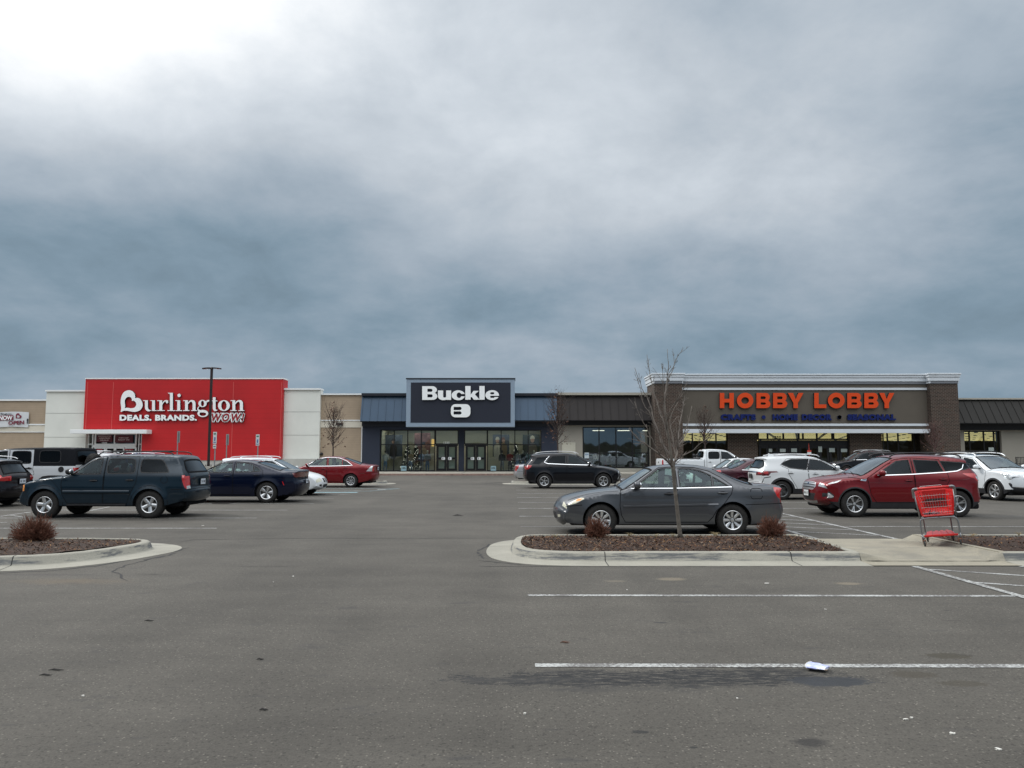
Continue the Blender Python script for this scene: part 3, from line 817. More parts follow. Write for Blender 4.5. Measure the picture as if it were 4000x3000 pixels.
def suv_teal():
    s = dict(paint=P_teal, B=.93, belt=1.16, roof=1.70, wb=2.78, rt=.368, rim=.222, rims=RIM_WIDE5, xf=2.26, xr=-2.46, zm=.75, tum=.16, flare=.035, ft=.13, rtap=.07, sill=.34, tw=.25,
      sil=[(2.05, .30, .06), (2.22, .34, .12), (2.26, .45, .15), (2.26, .62, .15), (2.18, .68, .14), (2.14, .88, .13), (2.06, .985, .09), (1.7, 1.055, .06), (1.3, 1.105, .05), (1.0, 1.14, .06),
           (.94, 1.155, .08), (.62, 1.38, .11), (.36, 1.58, .09), (.14, 1.665, .06), (-.3, 1.70, .05), (-1.3, 1.705, .05), (-1.95, 1.68, .05), (-2.06, 1.655, .05), (-2.12, 1.60, .07), (-2.36, 1.20, .10),
           (-2.40, 1.10, .10), (-2.42, .84, .10), (-2.44, .78, .12), (-2.47, .74, .14), (-2.47, .55, .14), (-2.40, .44, .1), (-2.28, .40, .06)],
      side=[('door_f', [(.78, .40), (.92, .62), (.96, .9), (.95, 1.10), (.74, 1.18), (.48, 1.40), (.22, 1.60), (-.15, 1.635), (-.15, .40)], P_teal, ''),
            ('door_r', [(-.17, .40), (-.17, 1.635), (-1.02, 1.635), (-1.04, 1.1), (-1.02, .93), (-.95, .8), (-.84, .55), (-.80, .40)], P_teal, ''),
            ('glass_f', [(.70, 1.165), (.50, 1.31), (.24, 1.52), (.08, 1.575), (-.06, 1.58), (-.06, 1.175)], G_clear, ''),
            ('glass_r', [(-.22, 1.18), (-.21, 1.585), (-.93, 1.58), (-.97, 1.21), (-.90, 1.195)], G_tint, 'r'),
            ('glass_q', [(-1.10, 1.20), (-1.09, 1.57), (-1.62, 1.555), (-1.72, 1.46), (-1.86, 1.235), (-1.84, 1.21)], G_priv, 'r'),
            ('headlight', [(2.3, .72), (2.3, .95), (2.02, .95), (1.95, .84), (1.96, .72)], M_amb, ''),
            ('taillight', [(-2.22, 1.14), (-2.7, 1.14), (-2.7, .80), (-2.31, .80), (-2.24, .98)], M_tl, '')],
      strip=[('windshield', ws((.93, 1.165), (.34, 1.59)), G_wind, ''), ('rear_window', ws((-2.15, 1.55), (-2.35, 1.22), .85, .90), G_priv, 'r'),
             ('grille', bandp((2.16, .74), (2.13, .92), .45), M_chrome, ''), ('headlight', bandh((2.17, .70), (2.13, .95), .55, 1), M_hl, 'm'),
             ('intake', bandp((2.26, .58), (2.25, .40), .6), M_black, ''), ('taillight', bandh((-2.39, 1.14), (-2.43, .80), .80, 1.0), M_tl, 'm'),
             ('taillight', bandh((-2.425, .87), (-2.43, .80), .80, .97), M_hl, 'm')],
      paired=('headlight', 'taillight'), seams=[(RR(-1.86, .93, -1.68, 1.11, .085, 4) + [(-1.68, 1.03)], .012, M_seam), ([(2.15, .70), (1.9, .71)], .012, M_seam), ([(-1.95, .76), (-2.4, .77)], .012, M_seam), ([(.96, .72), (1.2, 1.0), (1.3, 1.02), (1.9, .98)], .01, M_seam)],
      sseams=[([((-2.08, 1.64), .86), ((-2.42, .80), .80)], .013, M_seam), ([((-2.44, .78), -.95), ((-2.44, .78), .95)], .014, M_seam), ([((2.06, .985), .88), ((1.0, 1.14), .93)], .012, M_seam)],
      trim=[([(.90, .70), (-.15, .70), (-.86, .70)], .09, .004, .016, P_teal), ([(.78, .36), (-.78, .36)], .05, .004, .03, M_black)],
      handle={'door_f': (-.02 + .12, 1.0, M_black), 'door_r': (-.86, 1.01, M_black)}, mirror=(.70, 1.24, M_black), dash=.78, seatm=M_seatl, cab=(-2.25, .93), seat=.05, floor=.5, noshelf=1,
      rails=[([(.15, 1.69), (.05, 1.76), (-.2, 1.77), (-1.5, 1.77), (-1.78, 1.75), (-1.86, 1.68)], M_black, .017)], raily=.60, crossbars=[(-.25, 1.77, .6, M_black), (-1.3, 1.77, .6, M_black)],
      plates=[(-2.435, .95, 0, M_plate)])
    mk(s)
    for xc in (1.39, -1.39): s['seams'].append(([(xc + .50 * math.cos(a), .368 + .50 * math.sin(a)) for a in np.linspace(-.05, math.pi + .05, 20)], .012, M_seam))
    return s

def sedan_navy():
    s = dict(paint=P_navy, B=.95, belt=1.03, roof=1.48, wb=3.05, rt=.355, rim=.232, rims=RIM_5, xf=2.40, xr=-2.66, zm=.66, tum=.25, flare=.02,
      sil=[(2.2, .18, .1), (2.34, .28, .15), (2.40, .5, .18), (2.36, .74, .16), (2.2, .86, .1), (1.7, .96, .06), (1.2, 1.015, .05), (.95, 1.035, .07), (.82, 1.08, .09), (.45, 1.27, .1), (.12, 1.42, .08),
           (-.15, 1.475, .05), (-.55, 1.48, .05), (-1.0, 1.43, .06), (-1.5, 1.29, .10), (-2.0, 1.14, .1), (-2.12, 1.115, .06), (-2.5, 1.125, .05), (-2.60, 1.11, .07), (-2.60, 1.0, .11), (-2.58, .80, .13), (-2.66, .70, .16), (-2.66, .45, .16), (-2.55, .28, .12), (-2.45, .22, .1)],
      side=[('door_f', [(.86, .28), (1.0, .5), (1.0, .9), (.72, 1.03), (.12, 1.39), (-.34, 1.42), (-.36, .28)], P_navy, ''),
            ('door_r', [(-.38, .28), (-.36, 1.42), (-.9, 1.37), (-1.2, 1.24), (-1.36, 1.10), (-1.4, .9), (-1.2, .65), (-1.02, .4), (-.95, .28)], P_navy, ''),
            ('glass_f', [(.66, 1.045), (.12, 1.35), (-.28, 1.38), (-.31, 1.04)], G_clear, ''),
            ('glass_r', [(-.42, 1.045), (-.40, 1.378), (-.85, 1.345), (-1.02, 1.28), (-1.03, 1.06)], G_clear, ''),
            ('glass_q', [(-1.06, 1.06), (-1.055, 1.265), (-1.22, 1.17), (-1.30, 1.075)], G_tint, ''),
            ('headlight', [(2.5, .66), (2.5, .78), (2.1, .83), (2.05, .74)], M_hl, ''),
            ('taillight', [(-2.38, 1.02), (-2.8, 1.04), (-2.8, .86), (-2.46, .88)], M_tld, ''),
            ('taillight', [(-2.05, .73), (-2.08, .73), (-2.14, .60), (-2.11, .60)], M_tl, '')],
      strip=[('windshield', ws((.90, 1.05), (.12, 1.42)), G_wind, ''), ('rear_window', ws((-1.1, 1.40), (-1.95, 1.155), .84, .9), G_tint, ''),
             ('taillight', bandp((-2.60, 1.05), (-2.59, .87), 1.0), M_tld, ''), ('grille', bandp((2.40, .45), (2.37, .7), .7), M_black, ''), ('headlight', bandh((2.38, .68), (2.3, .8), .5, 1), M_hl, 'm')],
      paired=('headlight',), seams=[([(-1.95, .84), (-2.45, .80)], .012, M_seam)], sseams=[([((-2.60, .86), -.95), ((-2.60, .86), .95)], .012, M_seam), ([((-2.54, 1.12), .9), ((-2.15, 1.115), .9)], .012, M_seam)],
      handle={'door_f': (-.16, .93, P_navy), 'door_r': (-1.18, .95, P_navy)}, mirror=(.62, 1.09, P_navy), dash=.72, cab=(-1.35, .88), plates=[(-2.665, .72, 0, M_plate)], trim=[([(.9, .31), (-.9, .31)], .02, .004, .008, P_navy)])
    return mk(s)

def hatch_white():
    s = dict(paint=P_white2, B=.885, belt=1.0, roof=1.52, wb=2.6, rt=.32, rim=.205, rims=RIM_9, xf=2.16, xr=-2.17, zm=.62, tum=.2,
      sil=[(1.9, .2, .1), (2.10, .26, .16), (2.16, .42, .2), (2.14, .58, .2), (2.02, .74, .15), (1.75, .86, .08), (1.4, .94, .06), (1.15, .99, .07), (.95, 1.07, .09), (.55, 1.29, .10), (.2, 1.45, .08), (-.1, 1.51, .05), (-.7, 1.53, .05), (-1.4, 1.52, .05), (-1.9, 1.50, .05), (-1.98, 1.47, .05), (-1.96, 1.36, .08), (-2.12, 1.0, .1), (-2.15, .75, .12), (-2.18, .5, .14), (-2.12, .3, .12), (-2.0, .24, .08)],
      side=[('door_f', [(.75, .3), (.9, .5), (.95, .95), (.7, 1.05), (.15, 1.42), (-.2, 1.45), (-.22, .3)], P_white2, ''), ('door_r', [(-.24, .3), (-.22, 1.45), (-.95, 1.43), (-1.1, 1.05), (-1.0, .75), (-.8, .5), (-.75, .3)], P_white2, ''),
            ('glass_f', [(.70, 1.02), (.15, 1.37), (-.16, 1.40), (-.17, 1.03)], G_tint, ''), ('glass_r', [(-.28, 1.03), (-.27, 1.40), (-.9, 1.38), (-.98, 1.06)], G_priv, ''), ('glass_q', [(-1.05, 1.08), (-1.0, 1.38), (-1.5, 1.37), (-1.75, 1.12)], G_priv, ''),
            ('headlight', [(2.3, .60), (2.1, .60), (1.88, .68), (1.72, .80), (1.75, .83), (2.0, .76), (2.3, .70)], M_hly, ''), ('headlight', [(1.86, .70), (1.72, .80), (1.75, .83), (1.86, .80)], M_amb, ''),
            ('taillight', [(-1.95, 1.05), (-2.3, 1.05), (-2.3, .8), (-2.0, .8)], M_tl, '')],
      strip=[('windshield', ws((1.08, 1.03), (.2, 1.45)), G_wind, ''), ('rear_window', ws((-1.98, 1.38), (-2.1, 1.05)), G_priv, ''), ('grille', bandh((2.13, .52), (2.06, .69), .06, .34), M_black, 'm'),
             ('intake', bandp((2.16, .44), (2.13, .30), .45), M_black, ''), ('headlight', bandh((2.13, .58), (2.02, .74), .55, 1), M_hly, 'm'), ('foglight', bandh((2.16, .44), (2.14, .33), .62, .84), M_black, 'm'), ('spoiler', bandp((-1.6, 1.52), (-1.98, 1.46), 1), P_white2, '')],
      paired=('headlight', 'foglight'), trim=[([(.8, .45), (-.8, .47)], .05, .004, .01, P_white2)], handle={'door_f': (-.08, .9, P_white2), 'door_r': (-.85, .92, P_white2)}, mirror=(.66, 1.08, P_white2), dash=.85, cab=(-1.9, 1.0), noshelf=1,
      rails=[([(.1, 1.50), (.0, 1.57), (-.8, 1.585), (-1.5, 1.56), (-1.6, 1.5)], P_white2, .017)], raily=.56)
    return mk(s)

def sedan_red():
    s = dict(paint=P_red, B=.94, belt=1.04, roof=1.55, wb=2.87, rt=.335, rim=.215, rims=RIM_9, xf=2.38, xr=-2.66, zm=.66, tum=.24,
      sil=[(2.15, .2, .1), (2.32, .3, .14), (2.38, .5, .17), (2.32, .72, .17), (2.15, .84, .1), (1.7, .95, .06), (1.2, 1.02, .06), (1.1, 1.05, .09), (.7, 1.27, .1), (.3, 1.46, .08), (-.05, 1.54, .05), (-.45, 1.555, .05), (-.95, 1.51, .06), (-1.45, 1.34, .1), (-1.9, 1.18, .09), (-2.05, 1.15, .05), (-2.5, 1.12, .05), (-2.6, 1.08, .08), (-2.6, .9, .12), (-2.62, .72, .15), (-2.66, .66, .15), (-2.66, .45, .15), (-2.56, .32, .12), (-2.4, .26, .1)],
      side=[('door_f', [(.8, .3), (1.0, .5), (1.0, .96), (.8, 1.06), (.3, 1.42), (-.22, 1.48), (-.24, .3)], P_red, ''), ('door_r', [(-.26, .3), (-.24, 1.48), (-.75, 1.47), (-1.15, 1.32), (-1.46, 1.12), (-1.4, .9), (-1.2, .68), (-1.0, .4), (-.9, .3)], P_red, ''),
            ('glass_f', [(.78, 1.07), (.3, 1.37), (.0, 1.44), (-.18, 1.45), (-.2, 1.07)], G_clear, ''), ('glass_r', [(-.31, 1.075), (-.29, 1.45), (-.7, 1.44), (-.95, 1.37), (-.97, 1.09)], G_clear, ''), ('glass_q', [(-1.02, 1.09), (-1.01, 1.345), (-1.25, 1.22), (-1.42, 1.11)], G_tint, ''),
            ('headlight', [(2.5, .68), (2.5, .82), (2.05, .84), (1.95, .74)], M_hl, ''), ('taillight', [(-2.20, .80), (-2.8, .80), (-2.8, 1.08), (-2.44, 1.08)], M_hl, '')],
      strip=[('windshield', ws((1.06, 1.06), (.28, 1.465)), G_wind, ''), ('rear_window', ws((-1.05, 1.49), (-1.88, 1.19), .84, .9), G_tint, ''), ('grille', bandp((2.38, .5), (2.33, .7), .5), M_chrome, ''), ('headlight', bandh((2.36, .64), (2.22, .82), .58, 1), M_hl, 'm'),
             ('taillight', bandh((-2.60, 1.04), (-2.62, .82), .82, 1), M_tl, 'm')],
      paired=('headlight', 'taillight'), seams=[([(-1.85, .70), (-2.5, .72)], .012, M_seam)], trim=[([(.86, 1.055), (-.3, 1.06), (-1.50, 1.09), (-1.2, 1.31), (-.8, 1.465), (-.2, 1.49), (.25, 1.42), (.8, 1.08)], .022, .006, .004, M_chrome), ([(.85, .33), (-.9, .33)], .02, .004, .006, P_red)],
      handle={'door_f': (-.08, .93, P_red), 'door_r': (-1.16, .97, P_red)}, mirror=(.72, 1.12, P_red), dash=.85, seatm=M_seatl, cab=(-1.45, 1.0), plates=[(-2.625, .92, 0, M_plate)])
    return mk(s)

def suv_black():
    s = dict(paint=P_black, B=.92, belt=1.06, roof=1.66, wb=2.725, rt=.35, rim=.218, rims=RIM_D5, xf=2.28, xr=-2.32, zm=.7, tum=.19, flare=.02, ft=.17, rtap=.15, gh=.09,
      sil=[(2.0, .24, .1), (2.2, .3, .16), (2.28, .5, .19), (2.26, .7, .19), (2.15, .88, .13), (1.8, .97, .07), (1.4, 1.03, .06), (1.12, 1.07, .08), (.95, 1.14, .1), (.55, 1.38, .1), (.2, 1.56, .08), (-.1, 1.63, .05), (-.6, 1.66, .05), (-1.4, 1.64, .05), (-1.84, 1.58, .05), (-2.0, 1.545, .06), (-1.93, 1.47, .09), (-2.24, 1.12, .12), (-2.32, 1.02, .12), (-2.30, .85, .14), (-2.34, .62, .14), (-2.32, .42, .12), (-2.15, .30, .06)],
      side=[('door_f', [(.8, .36), (.95, .6), (1.0, 1.0), (.8, 1.1), (.2, 1.52), (-.3, 1.56), (-.32, .36)], P_black, ''), ('door_r', [(-.34, .36), (-.32, 1.56), (-1.02, 1.50), (-1.3, 1.15), (-1.2, .9), (-1.0, .7), (-.85, .5), (-.8, .36)], P_black, ''),
            ('glass_f', [(.78, 1.10), (.2, 1.475), (-.24, 1.52), (-.26, 1.13)], G_tint, ''), ('glass_r', [(-.38, 1.135), (-.36, 1.52), (-.98, 1.48), (-1.28, 1.19), (-1.2, 1.165)], G_priv, ''), ('glass_q', [(-1.40, 1.24), (-1.14, 1.47), (-1.68, 1.43), (-1.94, 1.12), (-1.6, 1.10)], G_priv, ''),
            ('headlight', [(2.35, .80), (2.35, .90), (2.0, .93), (1.70, 1.0), (1.68, .97), (1.9, .86)], M_hl, ''), ('taillight', [(-1.93, 1.07), (-2.5, 1.07), (-2.5, .85), (-2.12, .88), (-1.98, .98)], M_tl, ''), ('foglight', [(2.03, .42), (2.1, .64), (2.2, .66), (2.16, .42)], M_hl, '')],
      strip=[('windshield', ws((1.07, 1.09), (.2, 1.56)), G_wind, ''), ('rear_window', ws((-1.95, 1.44), (-2.22, 1.14), .86, .9), G_priv, ''), ('grille', bandp((2.28, .5), (2.18, .84), .55, .6), M_black, ''), ('grille', bandp((2.272, .69), (2.265, .72), .62), M_chrome, ''), ('headlight', bandh((2.24, .78), (2.14, .90), .6, 1), M_hl, 'm'),
             ('taillight', bandh((-2.31, 1.07), (-2.31, .88), .62, 1), M_tl, 'm')],
      paired=('headlight', 'taillight'), seams=[([(-1.9, .60), (-2.3, .60)], .012, M_seam)], trim=[([(-1.12, 1.49), (-1.36, 1.205), (-1.2, 1.145), (-.3, 1.105), (.86, 1.075)], .026, .006, .005, M_chrome)],
      handle={'door_f': (-.14, .96, P_black), 'door_r': (-1.08, 1.0, P_black)}, mirror=(.72, 1.16, P_black), dash=.9, cab=(-2.0, 1.02), noshelf=1, rails=[([(.25, 1.58), (.1, 1.68), (-.5, 1.715), (-1.2, 1.70), (-1.65, 1.655), (-1.75, 1.60)], M_alloy, .016)], raily=.60, plates=[(-2.335, .85, 0, M_plate)])
    clad(s, .37, .03); return mk(s)

def suv_redfront():
    s = dict(paint=P_red2, B=.92, belt=1.07, roof=1.64, wb=2.69, rt=.35, rim=.222, rims=RIM_D5, xf=2.24, xr=-2.2, zm=.7, tum=.19, flare=.022, ft=.2, rtap=.30, gh=.11,
      sil=[(1.95, .26, .1), (2.16, .32, .18), (2.24, .46, .24), (2.25, .70, .25), (2.20, .90, .22), (2.05, .985, .12), (1.7, 1.04, .07), (1.3, 1.085, .06), (1.15, 1.105, .08), (.95, 1.20, .1), (.55, 1.42, .11), (.2, 1.57, .08), (-.1, 1.62, .05), (-.6, 1.64, .05), (-1.2, 1.615, .05), (-1.65, 1.565, .06), (-1.84, 1.53, .07), (-1.84, 1.46, .10), (-2.14, 1.12, .15), (-2.18, .95, .2), (-2.16, .75, .22), (-2.22, .62, .24), (-2.20, .42, .2), (-2.05, .34, .08)],
      side=[('door_f', [(.78, .38), (.93, .6), (1.0, 1.02), (.82, 1.12), (.2, 1.50), (-.22, 1.54), (-.24, .38)], P_red2, ''), ('door_r', [(-.26, .38), (-.24, 1.54), (-.98, 1.50), (-1.12, 1.2), (-1.14, .95), (-1.0, .72), (-.85, .5), (-.8, .38)], P_red2, ''),
            ('glass_f', [(.62, 1.10), (.55, 1.22), (.16, 1.455), (-.16, 1.49), (-.18, 1.14)], G_tint, ''), ('glass_r', [(-.31, 1.145), (-.29, 1.49), (-.93, 1.46), (-1.03, 1.19)], G_priv, ''), ('glass_q', [(-1.09, 1.195), (-1.0, 1.455), (-1.55, 1.42), (-1.86, 1.39), (-1.80, 1.28), (-1.62, 1.235)], G_priv, ''),
            ('headlight', [(2.4, .86), (2.4, .96), (1.9, 1.0), (1.58, 1.05), (1.56, 1.02), (1.78, .90), (1.98, .85)], M_hl, ''), ('headlight', [(1.86, .90), (1.70, .96), (1.62, 1.02), (1.75, 1.0), (1.86, .96)], M_lin, ''), ('headlight', [(1.74, .94), (1.62, 1.02), (1.69, 1.01)], M_amb, ''),
            ('taillight', [(-1.52, 1.14), (-2.5, 1.14), (-2.5, .84), (-2.0, .84), (-1.86, 1.0), (-1.66, 1.06)], M_tl, ''), ('taillight', [(-1.88, 1.06), (-2.3, 1.06), (-2.3, .96), (-1.94, .96)], M_hl, ''),
            ('foglight', [(2.3, .48), (2.3, .66), (1.97, .66), (1.86, .56), (1.90, .48)], M_black, ''), ('foglight', [(2.04, .66), (1.95, .60), (1.87, .53), (1.95, .50), (2.06, .52)], M_hl, ''),
            ('trimmark', [(1.02, 1.0), (1.16, .985), (1.2, .95), (1.04, .935)], M_chrome, '')],
      strip=[('windshield', ws((1.12, 1.12), (.2, 1.57)), G_wind, ''), ('rear_window', ws((-1.87, 1.43), (-2.12, 1.14), .86, .9), G_priv, ''),
             ('grille', [((2.25, .69), .42), ((2.23, .80), .58), ((2.19, .93), .52), ((2.19, .93), -.52), ((2.23, .80), -.58), ((2.25, .69), -.42)], M_alloy, ''),
             ('grille', bandp((2.23, .745), (2.22, .775), .50), M_black, ''), ('grille', bandp((2.21, .815), (2.21, .845), .52), M_black, ''), ('grille', bandp((2.20, .885), (2.20, .91), .48), M_black, ''),
             ('intake', [((2.22, .40), .42), ((2.25, .60), .58), ((2.25, .60), -.58), ((2.22, .40), -.42)], M_black, ''), ('bumper', bandp((2.14, .31), (2.20, .39), .52, .60), M_alloy, ''),
             ('headlight', bandh((2.23, .82), (2.14, .94), .70, 1, .72), M_hl, 'm'), ('foglight', bandh((2.25, .62), (2.24, .48), .86, 1), M_black, 'm'), ('taillight', bandh((-2.2, 1.14), (-2.22, .86), .7, 1), M_tl, 'm'),
             ('emblem', [((2.21, .86 + .03 * math.sin(a)), .07 * math.cos(a)) for a in np.linspace(0, 6.28, 17)[:-1]], paint('badge_blue', (.01, .03, .10), .3, .2, 0), '')],
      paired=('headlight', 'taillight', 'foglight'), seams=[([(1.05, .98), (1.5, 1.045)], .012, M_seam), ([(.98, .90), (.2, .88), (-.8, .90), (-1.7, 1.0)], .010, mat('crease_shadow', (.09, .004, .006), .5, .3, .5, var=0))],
      sseams=[([((2.08, .975), .80), ((1.2, 1.10), .92)], .012, M_seam), ([((2.08, .975), -.80), ((1.2, 1.10), -.92)], .012, M_seam), ([((2.12, .95), .35), ((1.2, 1.095), .50)], .012, M_seam), ([((2.12, .95), -.35), ((1.2, 1.095), -.50)], .012, M_seam)],
      trim=[([(.72, 1.085), (-.2, 1.115), (-1.1, 1.17), (-1.40, 1.20), (-1.57, 1.26), (-1.64, 1.37)], .022, .006, .005, M_chrome)],
      handle={'door_f': (-.08, .955, P_red2), 'door_r': (-.98, .985, P_red2)}, mirror=(.66, 1.15, P_red2), wiper=(1.14, 1.105), dash=.95, cab=(-1.95, 1.05), noshelf=1, rails=[([(.25, 1.57), (.1, 1.655), (-.5, 1.68), (-1.2, 1.66), (-1.55, 1.62), (-1.65, 1.56)], M_black, .02)], raily=.60,
      plates=[(2.265, .60, 0, mat('dealer_plate', (.62, .64, .64), .5, var=.05))])
    s['side'][-1] = ('vent', s['side'][-1][1], M_chrome, '')
    clad(s, .40, .035); s['hooks'] = []; return mk(s)

def suv_white_rear():
    s = dict(paint=P_white, B=.90, belt=1.08, roof=1.62, wb=2.63, rt=.345, rim=.228, rims=RIM_D5, rimc=M_alloyd, xf=2.16, xr=-2.17, zm=.7, tum=.19, flare=.02, rtap=.10,
      sil=[(1.9, .25, .1), (2.08, .3, .16), (2.16, .5, .19), (2.14, .72, .18), (2.02, .9, .12), (1.7, .99, .07), (1.3, 1.05, .06), (1.08, 1.09, .08), (.9, 1.17, .1), (.5, 1.40, .1), (.15, 1.55, .07), (-.15, 1.60, .05), (-.7, 1.62, .05), (-1.4, 1.60, .05), (-1.82, 1.56, .05), (-1.92, 1.53, .06), (-1.86, 1.45, .1), (-2.05, 1.16, .12), (-2.14, 1.06, .14), (-2.17, .92, .15), (-2.13, .70, .15), (-2.17, .60, .16), (-2.15, .42, .13), (-1.98, .32, .08)],
      side=[('door_f', [(.75, .40), (.9, .6), (.96, 1.0), (.8, 1.1), (.15, 1.48), (-.28, 1.53), (-.33, 1.1), (-.30, .40)], P_white, ''), ('door_r', [(-.32, .40), (-.35, 1.1), (-.30, 1.53), (-1.05, 1.50), (-1.34, 1.26), (-1.05, 1.12), (-1.06, .95), (-.95, .75), (-.80, .5), (-.75, .40)], P_white, ''),
            ('glass_f', [(.76, 1.09), (.15, 1.435), (-.22, 1.48), (-.36, 1.10)], G_tint, ''), ('glass_r', [(-.40, 1.105), (-.26, 1.485), (-.9, 1.475), (-1.12, 1.40), (-1.28, 1.30), (-.98, 1.17)], G_priv, ''),
            ('headlight', [(2.3, .78), (2.3, .92), (1.8, .96), (1.9, .84)], M_hl, ''), ('taillight', [(-1.42, 1.0), (-1.5, 1.045), (-2.4, 1.045), (-2.4, .86), (-1.78, .88), (-1.70, .98)], M_tld, ''), ('taillight', [(-1.80, 1.035), (-1.80, .95), (-1.95, .95), (-1.95, 1.035)], M_tl, '')],
      strip=[('windshield', ws((1.04, 1.11), (.16, 1.55)), G_wind, ''), ('rear_window', [((-1.87, 1.46), .80), ((-1.99, 1.28), .95), ((-2.06, 1.16), .72), ((-2.06, 1.16), -.72), ((-1.99, 1.28), -.95), ((-1.87, 1.46), -.80)], G_priv, 'r'),
             ('taillight', bandp((-2.145, 1.04), (-2.165, .98), 1.0), M_chrome, ''), ('taillight', bandh((-2.145, 1.045), (-2.17, .88), .62, 1.0), M_tld, 'm'), ('taillight', bandh((-2.145, 1.04), (-2.165, .96), .80, .97), M_tl, 'm'),
             ('grille', bandp((2.16, .6), (2.08, .85), .6), M_black, ''), ('headlight', bandh((2.14, .72), (2.03, .88), .65, 1), M_hl, 'm'), ('bumper', bandp((-2.17, .56), (-2.0, .34), 1), M_black, '')],
      paired=('headlight',), seams=[([(-1.72, .84), (-1.95, .80), (-2.03, .60)], .03, M_seam)], sseams=[([((-2.10, 1.10), .86), ((-2.15, .66), .80)], .012, M_seam), ([((-2.15, .66), -.8), ((-2.15, .66), .8)], .012, M_seam)],
      trim=[([(-1.30, 1.29), (-1.0, 1.155), (-.5, 1.10), (.2, 1.085), (.8, 1.08)], .012, .006, .004, M_black)],
      handle={'door_f': (-.5 + .42, .955, P_white), 'door_r': (-.98, .985, P_white)}, mirror=(.68, 1.17, P_white), dash=.88, cab=(-1.8, 1.0), noshelf=1, rails=[([(.2, 1.56), (.1, 1.645), (-.5, 1.668), (-1.2, 1.655), (-1.5, 1.60)], M_alloy, .018)], raily=.58, plates=[(-2.19, .85, 0, mat('plate_dark', (.06, .06, .055), .5, var=.5, vscale=40))])
    clad(s, .41, .075)
    def fin(root, spec, Wf, SP, s_of):
        mb = MB(); mb.add([(-1.5, -.03, 1.59), (-1.5, .03, 1.59), (-1.22, .02, 1.60), (-1.22, -.02, 1.60), (-1.5, -.006, 1.70), (-1.5, .006, 1.70)], [(0, 1, 2, 3), (0, 3, 4), (1, 5, 2), (3, 2, 5, 4), (0, 4, 5, 1)], P_white); mb.build('antenna', root)
    s['hooks'] = [fin]; return mk(s)

